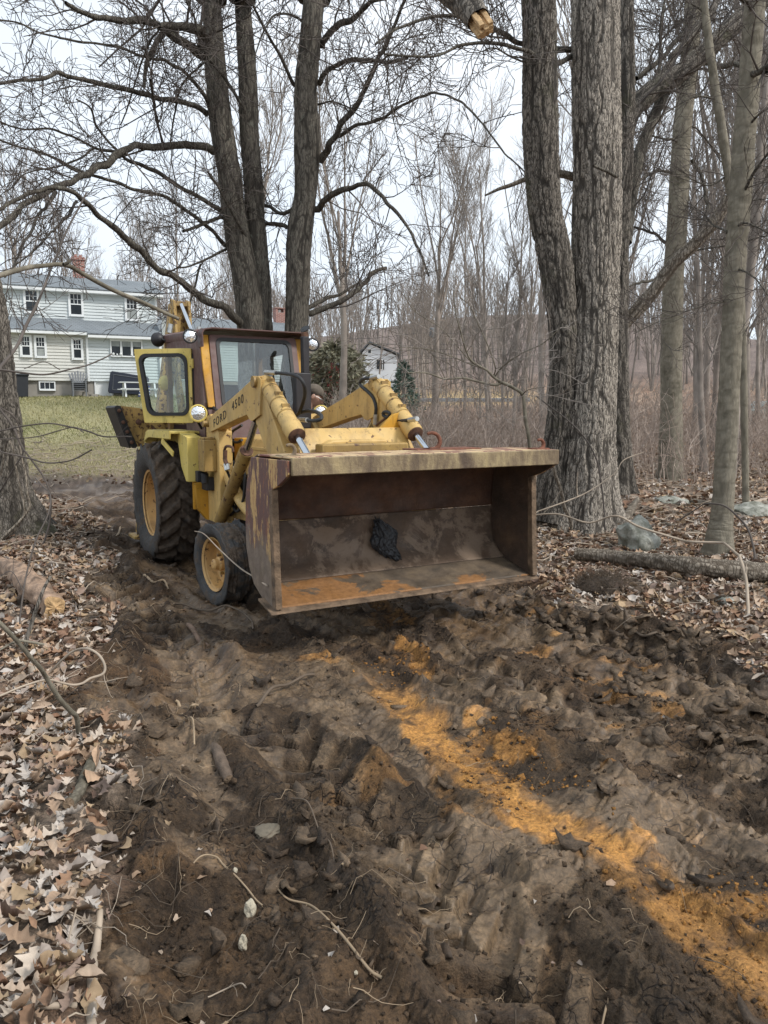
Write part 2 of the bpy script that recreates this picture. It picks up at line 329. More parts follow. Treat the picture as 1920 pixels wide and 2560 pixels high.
def zones(x,y):
    n1=fbm2(x*1.3,y*1.3,4,21)*.28+fbm2(x*6,y*6,3,22)*.07
    yl=np.interp(y,LB[:,0],LB[:,1]); yr=np.interp(y,RB[:,0],RB[:,1])
    k=1+.06*np.maximum(y-3,0)
    dl=(x-yl)/k+n1; dr=(yr-x)/k+n1*1.2
    mud=ss(-.05,.07,dl)*ss(-.06,.09,dr)*(1-ss(14.5,18.5,y+n1*4))
    lawn=ss(15.5,18,y+x*.12+n1*3)*(1-ss(-.16,-.05,x/np.maximum(y,1)+n1*.06))
    return mud,lawn,dl,dr
def tl(x,y):
    s,c=math.sin(TH),math.cos(TH); a=x-TX; b=y-TY; return a*s-b*c, a*c+b*s
def height(x,y,full=False):
    x=np.asarray(x,float); y=np.asarray(y,float)
    mud,lawn,dl,dr=zones(x,y); z=base_h(x,y)
    near=1-ss(12,22,y)
    lx,ly=tl(x,y)
    wv=fbm2(x*.8,y*.8,3,3)
    # banks under the leaves
    z=z+near*(1-mud)*(.05+.05*fbm2(x*1.1,y*1.1,3,8)+.02*fbm2(x*7,y*7,3,9))
    z=z+near*mud*(.055*fbm2(x*1.5,y*1.5,3,31)+.03*fbm2(x*4.3,y*4.3,3,32))
    # berms at the mud edge
    z=z+near*mud*.05*(np.exp(-((dl-.2)/.16)**2)*(1+fbm2(x*5,y*5,3,41))+.8*np.exp(-((dr-.22)/.16)**2)*(1+fbm2(x*5,y*5,3,42)))
    sx=np.interp(y,STR[::-1,0],STR[::-1,1]); ds=(x-sx)
    strk=np.exp(-(ds/(.12+.03*wv))**2)*ss(4.9,4.3,y)*(y<5.2)
    smf=fbm2(lx*1.5+5,ly*2.9,3,51)+.12*fbm2(x*11,y*11,2,52)-.35*(ss(.75,.25,dl)+.5*ss(1.05,.55,dr)); smooth=np.clip(ss(-.12,.02,smf)*.9+strk*.6,0,1)
    sm2=smooth
    # ruts of earlier passes with lug prints
    lug_all=0; tm=0; zz0=z; zt=0
    for b0,wd,dep in ((-1.50,.17,.035),(1.0,.18,.045),(1.62,.17,.04),(-.05,.14,.018)):
        d=(ly-b0+.10*wv-.06*fbm2(lx*1.4,ly*0+b0,2,77))
        m=np.exp(-(d/wd)**4); ph=(lx*5.2+np.abs(d)*4.2+.5*(d>0)+.25*wv)%1
        lug=ss(0,.10,ph)*(1-ss(.48,.58,ph))
        act=ss(-.45,.0,fbm2(lx*.7,ly*.7+b0,2,88)+.25)
        zt=zt+near*mud*m*act*(-dep*1.3+lug*.055); tm=np.maximum(tm,m*act)
        zt=zt+near*mud*.035*np.exp(-((np.abs(d)-wd-.06)/.06)**2)*act*(1+.8*fbm2(x*8,y*8,2,78))
        lug_all=np.maximum(lug_all,m*act*lug)
    d=ly+.98+.06*np.sin(lx*1.3); m=np.exp(-(d/.06)**4)*ss(5.6,4.6,y); ph=(lx*22)%1; z=z+near*mud*m*(-.018+.012*ss(.1,.25,ph)*(1-ss(.6,.75,ph)))
    # clods at three sizes; smeared patches stay smooth
    wx=x+.05*fbm2(x*9,y*9,2,61); wy=y+.05*fbm2(x*9+4,y*9,2,62)
    zl=ss(.75,.25,dl+.25*wv)                       # crumbly bank on the left
    zr=ss(1.05,.55,dr+.3*wv)                       # flaky slabs on the right
    ctr=np.clip(1-zl-zr,0,1)
    fade=1-ss(7,16,y); fd=1-ss(8,14,y)
    # long smeared ridges along the travel direction
    rl_=1-np.abs(fbm2(lx*.55+3,ly*3.1+.5*wv,3,64)); rl_=np.clip(rl_-.60,0,1)/.4
    lng=fbm2(lx*.8,ly*5.5+.6*wv,4,65)
    damp=1-.78*tm; near0=near; near=near*damp
    z=z+near*mud*(.050*rl_**1.5*(.35+.65*ctr)+.018*lng*ctr)*(1-.75*strk)
    rough=np.clip(1-sm2*1.3,0,1)*(.20+.80*np.clip(zl+zr+ss(.1,.5,rl_)*.8,0,1))
    F1,F2,ID=wor2(wx*7,wy*7,1); c1=np.clip(1-F1*1.25,0,1)**.7*(ID>.5)*ID
    G1,G2,JD=wor2(wx*19,wy*19,2); c2=np.clip(1-G1*1.3,0,1)**.6*(JD>.3)*JD
    H1,H2,KD=wor2(wx*46,wy*46,3); c3=np.clip(1-H1*1.3,0,1)*KD
    p1,e1=plates(wx*3.4+.25*lx,wy*3.4,5); p2,e2=plates((wx+.02*fbm2(x*20,y*20,2,63))*8.5,wy*8.5,6)
    gt=ss(-.3,.3,fbm2(x*1.9+9,y*1.9,3,54))
    z=z+near*mud*((.034*p1+.036*p2*gt)*(.46+.54*zr)*(1-.8*strk))
    z=z+near*mud*rough*(.026*c1+.022*c2*(1-ss(8,13,y))+.011*c3*fade+.012*fbm2(x*22,y*22,3,71)+.004*fbm2(x*60,y*60,2,72)*fade)
    # shallow stepped smears across the middle
    tf=fbm2(lx*5+ly*1.0,ly*2.2,4,73); st_=((tf*3.1)%1); z=z+near*mud*(sm2*.5+.5*ctr)*.020*(ss(0,.75,st_)*(1-ss(.80,1,st_))-.4)*(1-strk)
    z=z+near*mud*strk*(.0045*vn2(ly*38,lx*.9,74)+.008*c3+.006*c2-.012)
    near=near0; z=z+zt
    if full: return z,mud,lawn,dl,dr,smooth,strk,lug_all,(ID,JD,KD,c1,c2,c3)
    return z
def gz(x,y): return float(height(np.array([x]),np.array([y]))[0])
def gp(u,v,lift=0.):
    """ground point under a photograph pixel"""
    z=0.
    for _ in range(6):
        p=gr(u,v,z); z=float(base_h(p[0:1],p[1:2])[0]) if p[1]>12 else gz(p[0],p[1])
    p[2]=z+lift; return p
# rows and columns, finer towards the standing point
ys=[1.25]
while ys[-1]<14: ys.append(ys[-1]*1.0034)
while ys[-1]<520: ys.append(ys[-1]*1.03)
ys=np.array([-60,-30,-15,-7,-3,-1,0,.5,.9,1.1]+ys)
a_in=np.linspace(-.58,.58,330)
ex=list(np.linspace(.59,.98,34))+[1.05,1.25,1.6,2.1,3,5,9,20,48]
aa=np.concatenate([-np.array(ex[::-1]),a_in,np.array(ex)])
sc=np.maximum(ys,1.25)
X=sc[:,None]*aa[None,:]; Yg=np.repeat(ys[:,None],len(aa),1)
X=np.clip(X,-900,900)+1e-6*aa[None,:]
r_,c_=X.shape
Z,mud,lawn,dl,dr,smooth,strk,luga,(ID,JD,KD,c1,c2,c3)=height(X.ravel(),Yg.ravel(),True)
xf,yf=X.ravel(),Yg.ravel()
def C3(*c): return np.array(c)[None,:]
nA=fbm2(xf*1.7,yf*1.7,4,101); nB=fbm2(xf*9,yf*9,4,102); nC=fbm2(xf*40,yf*40,3,103)
dark=C3(.038,.024,.015); mid=C3(.108,.069,.039); greyt=C3(.172,.120,.072); org=C3(.54,.265,.070); orgd=C3(.33,.145,.034)
t=np.clip(.45+.5*nB+.25*nC,0,1)[:,None]; c=lerp(dark,mid,t)
fr=(1-ss(4.5,8.5,yf))
brn=ss(-.2,.6,nA+.3*nB)[:,None]; c=lerp(c,c*np.array([[1.25,1.12,.95]]),brn)
c=lerp(c,greyt*(1+.25*nC[:,None]),np.clip(smooth*.60*(.7+.5*nB)+.12*(ID>.8)+.35*luga*(.6+nB)+.20*ss(-1.2,.2,xf)*ss(5,3,yf),0,.85)[:,None])
c=lerp(c,greyt*np.array([[.9,.9,.92]]),(np.clip(.45*ss(.2,.7,fbm2(xf*3.1,yf*3.1,3,110))*ss(.2,.8,xf),0,1))[:,None])
# orange subsoil: the main streak, its spill on the right, and loose patches
sx=np.interp(yf,STR[::-1,0],STR[::-1,1]); ds=xf-sx
wS=.098+.04*fbm2(xf*2,yf*2,2,115)
edg=ds+.05*nB+.05*fbm2(xf*4,yf*4,2,130)+.018*fbm2(xf*30,yf*30,3,131); om=np.exp(-(np.abs(edg)/(wS*1.1))**7)*(yf<4.7)*ss(4.45,3.9,yf)*np.clip(1.0+.8*nB+.35*nC,0,1)*lerp(.62,1,ss(1.9,2.7,yf))
sp=np.exp(-((ds-.22)/.16)**2)*(yf<5)*ss(0.05,.5,nB+.6*nA)*.75
nd=fbm2(xf*2.6+3,yf*2.6,4,116)
lo=ss(.40,.72,nd+.3*nB)*ss(.7,.25,np.abs(ds-.05))*(yf<4.6)*.6
lo2=ss(.62,.9,fbm2(xf*3.3,yf*3.3,4,117)+.25*nB)*(yf<6.5)*.45*ss(-.6,.4,xf)
oo=np.clip(np.maximum.reduce([om,sp,lo,lo2]),0,1)
c=lerp(c,lerp(orgd,org,np.clip(.62+.5*nC+.3*nB+.3*om,0,1)[:,None]),oo[:,None])
bd=.55*ss(.35,.6,fbm2(xf*5,yf*7,4,118))*(om>.2); c=lerp(c,mid*.8,bd[:,None])
# leaf floor, lawn, far woods floor, road and field
lf=lerp(C3(.11,.08,.055),C3(.34,.26,.195),np.clip(.5+.9*nB+.5*nC,0,1)[:,None])
lf=lerp(lf,C3(.21,.115,.07),(ss(0,.5,nA)*.5)[:,None])
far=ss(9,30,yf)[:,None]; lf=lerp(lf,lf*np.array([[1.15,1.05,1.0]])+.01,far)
lw=lerp(C3(.17,.165,.075),C3(.35,.32,.17),np.clip(.5+.6*fbm2(xf*.55,yf*.22,4,121)+.35*nB,0,1)[:,None])
lw=lerp(lw,C3(.30,.235,.155),(1-ss(17,27,yf+2*nA))[:,None]*.85)
cc=lf
wide=ss(14,20,yf)*(1-mud)
cc=lerp(cc,C3(.235,.17,.115)*(1+.3*nB[:,None]),(wide*(1-ss(30,45,yf)))[:,None]*.4)
cc=lerp(cc,lw,lawn[:,None]*(1-ss(44,60,yf))[:,None])
dirt=mud; 
dd=lerp(c,lerp(C3(.085,.058,.042),C3(.17,.125,.09),np.clip(.5+nB,0,1)[:,None]),ss(8,15,yf)[:,None]*.85)
cc=lerp(cc,dd,dirt[:,None])
fld=ss(62,70,yf)*(1-ss(95,110,yf))*ss(-.05,.02,xf/np.maximum(yf,1))*(1-ss(.16,.22,xf/np.maximum(yf,1)))
cc=lerp(cc,C3(.42,.30,.15)*(1+.2*nA[:,None]),fld[:,None])
hil=ss(100,130,yf); cc=lerp(cc,C3(.20,.155,.135)*(1+.25*nA[:,None]),hil[:,None])
ix=np.arange(r_*c_).reshape(r_,c_); F=np.stack([ix[:-1,:-1],ix[:-1,1:],ix[1:,1:],ix[1:,:-1]],-1).reshape(-1,4)
ground=link('ground',mesh_np('ground',np.stack([xf,yf,Z],1),F,col=np.clip(cc,.005,1),attrs={'mud':mud*(1-ss(7,11,yf))*(1-.9*oo),'wet':mud*np.clip(smooth*.9+.35*(luga>.4)+.25*ss(.1,.6,nA),0,1)*(1-.6*om)}),MT['ground']); tag(ground,kind='structure')
# keep a light copy of the zones for scattering
def mudmask(x,y): return zones(np.asarray(x,float),np.asarray(y,float))[0]
# ---------------------------------------------------------------- bark
def barkmat(name,dark,light,moss=None,lichen=None,scale=30,crack=1.):
    m,n,b=newmat(name); a=N(n,'ShaderNodeAttribute',attribute_name='bark'); f=a.outputs['Fac']
    ad=N(n,'ShaderNodeMath',operation='MULTIPLY_ADD'); ad.inputs[1].default_value=.55; n.links.new(noise(n,scale,6,.65,stretch=(1,1,.3)),ad.inputs[0]); n.links.new(f,ad.inputs[2])
    c=ramp(n,ad.outputs[0],[(.32,dark),(.62,tuple((x+y)/2 for x,y in zip(dark,light))),(.98,light)])
    c=mixc(n,ramp(n,noise(n,1.6,5,.6),[(.48,(0,0,0)),(.72,(.55,.55,.55))]),c,tuple(x*.55 for x in light))
    vo=N(n,'ShaderNodeTexVoronoi',feature='DISTANCE_TO_EDGE',Scale=scale*1.5); tcv=N(n,'ShaderNodeTexCoord'); mpv=N(n,'ShaderNodeMapping'); mpv.inputs['Scale'].default_value=(1,1,.16); nv=N(n,'ShaderNodeTexNoise',Scale=12.); n.links.new(tcv.outputs['Object'],nv.inputs['Vector']); va=N(n,'ShaderNodeVectorMath',operation='MULTIPLY_ADD'); va.inputs[1].default_value=(.05,.05,.05); n.links.new(nv.outputs['Color'],va.inputs[0]); n.links.new(tcv.outputs['Object'],va.inputs[2]); n.links.new(va.outputs[0],mpv.inputs['Vector']); n.links.new(mpv.outputs[0],vo.inputs['Vector'])
    vc=ramp(n,vo.outputs['Distance'],[(0,(crack,)*3),(.16,(0,0,0))]); c=mixc(n,vc,c,dark)
    if lichen: c=mixc(n,ramp(n,noise(n,7,6,.7),[(.60,(0,0,0)),(.66,(.6,.6,.6))]),c,lichen)
    if moss: c=mixc(n,ramp(n,noise(n,2.4,6,.7),[(.55,(0,0,0)),(.68,(.7,.7,.7))]),c,moss)
    n.links.new(c,b.inputs['Base Color']); b.inputs['Roughness'].default_value=.9; b.inputs['Specular IOR Level'].default_value=.2
    hs_=N(n,'ShaderNodeMath',operation='MULTIPLY_ADD'); hs_.inputs[1].default_value=-.5; n.links.new(vc,hs_.inputs[0]); n.links.new(noise(n,scale*2.2,8,.7,stretch=(1,1,.25)),hs_.inputs[2]); bumpn(n,b,hs_.outputs[0],.8,.014); return m
MT['bark_oak']=barkmat('grey_furrowed_bark',(.075,.065,.055),(.46,.405,.34),scale=34)
MT['bark_dark']=barkmat('dark_furrowed_bark',(.045,.039,.033),(.25,.22,.185),moss=(.06,.06,.03),scale=30)
MT['bark_maple']=barkmat('grey_maple_bark',(.055,.048,.040),(.20,.178,.145),lichen=(.22,.22,.18),scale=18,crack=.8)
MT['bark_smooth']=barkmat('smooth_grey_bark',(.10,.088,.066),(.27,.24,.185),moss=(.07,.06,.04),scale=14,crack=.22)
MT['twig']=simple('twig_bark',(.10,.082,.07),.85,0,.35,3)
MT['limb']=barkmat('limb_bark',(.045,.038,.031),(.15,.135,.11),lichen=(.2,.2,.16),scale=20)
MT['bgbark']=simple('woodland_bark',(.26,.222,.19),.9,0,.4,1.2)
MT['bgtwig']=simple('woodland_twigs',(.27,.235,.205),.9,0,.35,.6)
MT['brush']=simple('brush_stems',(.36,.285,.235),.9,0,.45,2)
MT['deadwood']=barkmat('dead_wood',(.10,.08,.06),(.36,.31,.25),scale=22)
MT['rawwood']=simple('raw_split_wood',(.55,.36,.18),.75,0,.35,30,.8)
def trunk(name,path,rad,parent,mat,k=80,n=260,depth=.02,cell=(26,7),flare=0,flare_h=.6,seed=0,lobes=5,smooth_amt=0):
    """path (m,3) world, rad per point; bark relief is real displacement"""
    p=resample(path,n); R=resample(np.asarray(rad,float)[:,None],n)[:,0]
    T=norm(np.gradient(p,axis=0)); A=norm(np.cross(T,np.array([[0,1.,0]]))); B=np.cross(T,A)
    th=np.arange(k)*2*np.pi/k; s=np.concatenate([[0],np.cumsum(np.linalg.norm(np.diff(p,axis=0),axis=1))])
    TT,SS=np.meshgrid(th,s); rr=np.repeat(R[:,None],k,1)
    cx,cz=np.cos(TT)*rr,np.sin(TT)*rr
    w=.30*vn3(cx*4,cz*4,SS*2.2,seed+9)+.10*vn3(cx*14,cz*14,SS*7,seed+8)
    F1,F2,ID=wor3((cx*cell[0]).ravel()+w.ravel()*3,(cz*cell[0]).ravel(),(SS*cell[1]).ravel()+w.ravel()*2,seed)
    pl=(ss(.02,.30,F2-F1)*(.7+.3*ID)).reshape(SS.shape); r1=np.abs(vn3(cx*cell[0]*.62+w*2,cz*cell[0]*.62,SS*cell[1]*.42+w,seed+21)); bark=ss(.02,.30,r1)*(.42+.58*pl)
    fine=fbm3(cx*60,cz*60,SS*14,2,seed+3); bark=np.clip(bark+.18*fine,0,1.1)
    low=.05*rr*fbm3(cx*3,cz*3,SS*1.1,2,seed+5)
    d=depth*(bark-.7)+low
    if flare:
        h=np.clip(1-(SS/flare_h),0,1)**2; lob=.5+.5*np.sin(TT*lobes+seed+.9*np.sin(TT*2+seed)); d=d+h*flare*rr*(.25+lob)
    V=p[:,None,:]+(rr+d)[...,None]*(np.cos(TT)[...,None]*A[:,None,:]+np.sin(TT)[...,None]*B[:,None,:])
    i=np.arange(n-1)[:,None]*k; a=np.arange(k)[None,:]; b=(a+1)%k
    F=np.stack([i+a,i+b,i+k+b,i+k+a],-1).reshape(-1,4)
    return link(name,mesh_np(name,V.reshape(-1,3),F,attrs={'bark':(bark*(1-smooth_amt)+.5*smooth_amt).ravel()}),mat,parent)
def pxpath(pts,Y0,Y1=None,zoom=None):
    """pts: (u,v,w) pixels; depth runs from Y0 to Y1. returns path,radius"""
    p=np.array(pts,float)
    if zoom: p=p*zoom[2]+np.array([zoom[0],zoom[1],0])
    Y=np.linspace(Y0,Y1 if Y1 is not None else Y0,len(p))
    return np.array([at(u,v,y) for (u,v,w),y in zip(p,Y)]), p[:,2]*Y/FPX/2
def grow(P,R,per,L,ang=(35,70),n=5,rmin=.003,up=.15,droop=0,t0=.2,rs=.6,rg=None,wig=.25,tipscale=.5):
    """children on each parent path; vectorised"""
    rg=rg or rng; Np,m=P.shape[:2]; idx=np.repeat(np.arange(Np),per); M=len(idx)
    t=t0+(1-t0)*((np.tile(np.arange(per),Np)+rg.random(M))/per); f=t*(m-1)-1e-6; i=np.clip(f.astype(int),0,m-2); fr_=(f-i)[:,None]
    p0=P[idx,i]*(1-fr_)+P[idx,i+1]*fr_; r0=R[idx,i]*(1-fr_[:,0])+R[idx,i+1]*fr_[:,0]
    T=norm(P[idx,i+1]-P[idx,i]); rnd=norm(rg.normal(size=(M,3))); perp=norm(np.cross(T,rnd)); a=np.radians(rg.uniform(*ang,M))[:,None]
    d=T*np.cos(a)+perp*np.sin(a); d[:,2]+=up; d=norm(d)
    ln=(rg.uniform(L[0],L[1],M)*(1-t*(1-tipscale)))[:,None]
    Q=np.zeros((M,n,3)); Q[:,0]=p0; st=ln/(n-1)
    for j in range(1,n):
        d=norm(d+wig*rg.normal(size=(M,3))*.6+np.array([0,0,up*.5-droop])); Q[:,j]=Q[:,j-1]+d*st
    rr=np.maximum(r0*rs*rg.uniform(.6,1,M),rmin*1.2)[:,None]*np.linspace(1,.35,n)[None,:]; return Q,np.maximum(rr,rmin)
def crown(P,R,levels,name,parent,mat,k=3,kind='stuff'):
    parts=[];
    for lv in levels:
        P,R=grow(P,R,**lv); parts.append(tubes(P,R,k))
    V,F=join(parts); o=link(name,mesh_np(name,V,F),mat,parent); 
    if kind: o['kind']=kind
    return o
Z1=(0,0,.5787); Z2=(960,0,.5787)
def rs_stack(paths,n=24):
    return np.array([resample(p,n) for p,r in paths]),np.array([resample(r[:,None],n)[:,0] for p,r in paths])
def limb_obj(path,rad,parent,mat,k=10,n=40,name='limb',seed=0):
    n=max(16,n); p=resample(path,n); R=np.maximum(resample(np.asarray(rad)[:,None],n)[:,0],.002)
    s=np.concatenate([[0],np.cumsum(np.linalg.norm(np.diff(p,axis=0),axis=1))]); R=R*(1+.10*vn2(s*3,s*0+seed,seed)+.06*vn2(s*9,s*0,seed+1))
    jt=np.stack([vn2(s*5,s*0+seed+q*7,seed+q) for q in range(3)],1)*R[:,None]*.55+np.stack([vn2(s*1.6,s*0+seed+q*5,seed+q+9) for q in range(3)],1)*R[:,None]*.9; jt[0]=0; p=p+jt
    V,F=tubes(p[None],R[None],k); 
    return link(name,mesh_np(name,V,F,attrs={'bark':np.clip(.5+.4*fbm3(V[:,0]*20,V[:,1]*20,V[:,2]*20,2,seed),0,1)}),mat,parent)
# ======= maple clump behind the machine: three trunks
YA=14.6
mp=thing('maple_tree','big bare three-trunked grey maple rising behind the cab of the loader','tree',at(700,1130,YA)*np.array([1,1,0])+np.array([0,0,gz(*at(700,1130,YA)[:2])]))
inv=mp.location
def rel(p): return np.asarray(p)-np.array(inv)
trA=[(912,-60,74),(915,0,75),(925,200,80),(945,450,93),(965,600,96),(990,750,98),(1008,900,98),(1030,1050,105),(1060,1200,110),(1085,1430,118),(1095,1700,135),(1100,1990,190)]
trB=[(1045,-60,60),(1047,0,64),(1068,300,74),(1078,600,76),(1095,800,78),(1105,1000,84),(1118,1200,96),(1125,1430,105),(1130,1700,120),(1140,1990,150)]
trC=[(1357,-60,78),(1355,0,80),(1338,200,90),(1320,400,92),(1328,640,108),(1318,850,90),(1295,1000,108),(1288,1200,102),(1278,1440,100),(1262,1700,120),(1240,1990,170)]
for q,y,sd in ((trA,YA,1),(trB,YA+.25,2),(trC,YA-.1,3)):
    p,r=pxpath(q[::-1],y,y-.0,Z1); trunk('trunk',rel(p),r,mp,MT['bark_maple'],k=90,n=280,depth=.014,cell=(21,4.5),flare=.5,flare_h=1.,seed=sd)
LM=[ # pixels in the 0,0 zoom: points, depth change, width start->end
 ([(885,245),(800,180),(700,120),(610,80),(520,85),(430,70),(340,45),(285,5)],-2.2,40,14),
 ([(880,215),(850,140),(790,115),(710,108),(690,112)],-1.4,38,26),
 ([(700,140),(665,210),(640,300),(630,375)],-.3,24,12),
 ([(895,495),(830,450),(740,425),(640,410),(520,370),(430,350),(340,335),(250,322),(180,348),(80,350),(-30,365)],-3,24,13),
 ([(905,480),(870,400),(800,320),(740,280),(670,258),(600,240),(500,200),(350,180),(200,150),(80,100),(-20,85)],-2.5,17,6),
 ([(920,655),(820,635),(700,628),(600,640),(520,670),(430,700),(350,750),(270,800),(150,860),(60,920),(-30,985)],-4,31,23),
 ([(960,915),(860,850),(750,790),(650,730),(560,690),(500,640),(420,545),(395,470),(330,430)],-2,20,6),
 ([(985,1065),(920,1000),(820,920),(720,860),(600,820),(500,785),(400,760),(270,700),(180,655),(80,630),(-20,595)],-3,18,8),
 ([(1070,1410),(1010,1360),(900,1300),(800,1230),(700,1170),(600,1080),(520,1020),(430,940),(370,880),(310,835),(250,812),(170,820),(80,860),(-20,920)],-4.5,36,13),
 ([(540,665),(480,655),(410,635),(310,590),(220,560),(130,560),(60,545),(-10,520)],-2.5,13,6),
 ([(980,1075),(900,1115),(830,1145),(760,1160),(690,1185)],-1.2,12,5),
 ([(868,1140),(840,1240),(815,1330),(800,1410)],-.2,10,6),
 ([(960,940),(880,965),(795,1000)],-1,16,11),
 ([(1080,1055),(1030,960),(970,860),(895,740)],-.9,15,10),
 ([(1062,490),(960,330),(880,210),(830,60),(790,-20)],-1,14,7),
 ([(520,540),(560,440),(600,300),(640,200),(690,120)],-2,5,9),
 ([(700,620),(670,480),(650,350)],-2,7,9),
 ([(735,620),(760,480),(790,360),(870,270),(885,265)],-1,7,10),
 ([(240,830),(150,960),(80,1100),(40,1180)],-3.7,16,6),
 ([(330,870),(260,960),(180,1050),(80,1130),(20,1200)],-4,12,5),
 ([(410,640),(330,690),(200,730),(110,750),(30,830)],-3,10,4),
 ([(1390,205),(1430,140),(1500,100),(1560,40),(1600,10),(1670,-8)],-1.5,28,14),
 ([(1365,355),(1420,300),(1500,270),(1580,262),(1670,265),(1760,250)],-1.5,23,12),
 ([(1382,695),(1440,620),(1500,500),(1570,400),(1620,300),(1665,190),(1720,60),(1760,-30)],-1.8,28,12),
 ([(1465,590),(1530,550),(1600,530),(1659,502),(1760,440),(1860,405),(1950,425),(2030,480),(2110,570),(2190,670),(2270,745)],-4.5,15,6),
 ([(1355,905),(1400,850),(1500,815),(1590,805),(1655,845),(1720,930),(1790,1040),(1850,1190)],-2,27,9),
 ([(1265,900),(1210,925),(1170,900),(1135,885)],.6,17,14),
 ([(1240,985),(1180,975),(1130,972)],.4,17,15),
 ([(1285,375),(1200,230),(1140,120),(1080,-10)],-1,16,9),
 ([(1305,92),(1250,65),(1180,80),(1130,160),(1100,250)],-1.5,11,5),
 ([(1365,455),(1430,440),(1490,460),(1560,505)],-1,9,5),
 ([(1335,1355),(1450,1325),(1540,1255),(1600,1185),(1670,1155)],.8,26,14),
 ([(1330,1330),(1400,1290),(1480,1268),(1560,1215)],1,18,8),
 ([(1660,210),(1680,400),(1700,520),(1720,600)],-2,6,3),
]
pp=[]
for i,(q,dy,w0,w1) in enumerate(LM):
    qq=[(u,v,w) for (u,v),w in zip(q,np.linspace(w0,w1,len(q)))]
    p,r=pxpath(qq,YA,YA+dy,Z1); p=rel(p); pp.append((p,r)); limb_obj(p,r,mp,MT['limb'],k=9,n=len(q)*6,seed=i)
P0,R0=rs_stack(pp,30)
crown(P0,R0,[dict(per=9,L=(.7,2.2),ang=(30,75),n=6,rmin=.007,up=.10,droop=.03,t0=.12,rs=.42,wig=.30),dict(per=5,L=(.4,1.1),ang=(25,60),n=5,rmin=.0052,up=.02,rs=.6,wig=.3),dict(per=4,L=(.18,.5),ang=(25,60),n=4,rmin=.0042,up=.05,rs=.7,wig=.35)],'twigs',mp,MT['twig'])
# the upper crown, mostly above the picture
tops=np.array([resample([at(*c[:2],YA)-np.array(inv) for c in ((u*.5787,v*.5787) for u,v in cc_)],20) for cc_ in (((912,0),(905,-300),(880,-700)),((1047,0),(1030,-400),(1010,-800)),((1355,0),(1370,-300),(1360,-700)))])
topr=np.array([np.linspace(.28,.1,20),np.linspace(.24,.1,20),np.linspace(.3,.1,20)])
V,F=tubes(tops,topr,12); tp_=link('upper_trunk',mesh_np('upper_trunk',V,F,attrs={'bark':np.full(len(V),.5)}),MT['bark_maple'],mp)
crown(tops,topr,[dict(per=9,L=(2.,4.5),ang=(35,75),n=8,rmin=.012,up=-.05,droop=.03,t0=.0,rs=.4,wig=.25),dict(per=7,L=(.8,2.),ang=(25,65),n=6,rmin=.006,up=.0,droop=.03,rs=.5,wig=.3),dict(per=5,L=(.4,1.),ang=(25,60),n=5,rmin=.004,up=.0,rs=.6,wig=.35)],'upper_twigs',mp,MT['twig'])
# ======= the great oak clump on the right
Yo=9.6
b_=gp(1470,1335); ok=thing('oak_tree','massive furrowed oak with two joined trunks standing right of the bucket','tree',b_); inv=ok.location
p,r=pxpath([(905,-60,186),(912,0,190),(915,400,196),(920,700,200),(918,1000,196),(912,1300,190),(906,1555,198),(895,1800,210),(885,2060,235),(880,2200,250),(878,2330,262)][::-1],Yo,Yo+.1,Z2)
r=r*1.0; trunk('trunk',rel(p),r,ok,MT['bark_oak'],k=220,n=480,depth=.022,cell=(34,6.5),flare=.42,flare_h=1.1,seed=11,lobes=6)
p,r=pxpath([(660,-60,130),(668,0,132),(675,300,138),(676,550,146),(686,800,138),(702,950,135),(735,1100,140),(762,1300,130),(778,1500,118),(770,1750,118),(745,2000,135),(722,2240,170)][::-1],Yo+.1,Yo-.35,Z2)
trunk('trunk',rel(p),r,ok,MT['bark_dark'],k=120,n=350,depth=.020,cell=(38,8),flare=.35,flare_h=.9,seed=12)
OL=[([(820,205),(740,205),(600,182),(500,148),(440,125),(380,105),(300,75),(160,85),(60,120),(-40,190)],(.2,-1.2),26,8),
 ([(820,235),(760,275),(700,262),(600,210),(470,185),(330,200),(200,250),(0,235)],(.2,-1.5),24,7),
 ([(815,770),(740,755),(680,762),(600,778),(500,812),(435,842)],(.3,.1),36,7),
 ([(690,300),(560,250),(480,210),(400,230)],(-.1,-1),8,4),
 ([(1010,760),(960,735),(900,720)],(-.5,-.7),14,10)]
pp=[]
for i,(q,dy,w0,w1) in enumerate(OL):
    qq=[(u,v,w) for (u,v),w in zip(q,np.linspace(w0,w1,len(q)))]
    p,r=pxpath(qq,Yo+dy[0],Yo+dy[1],Z2); p=rel(p); pp.append((p,r)); limb_obj(p,r,ok,MT['limb'] if i!=2 else MT['deadwood'],k=9,n=len(q)*6,seed=i+50)
P0,R0=rs_stack([pp[0],pp[1],pp[3]],24)
crown(P0,R0,[dict(per=12,L=(.5,1.5),ang=(30,70),n=6,rmin=.005,up=.1,t0=.25,rs=.45,wig=.3),dict(per=6,L=(.25,.8),ang=(25,60),n=5,rmin=.0034,up=.05,rs=.6,wig=.3),dict(per=4,L=(.1,.35),ang=(25,60),n=4,rmin=.0026,up=.05,rs=.7,wig=.35)],'twigs',ok,MT['twig'])
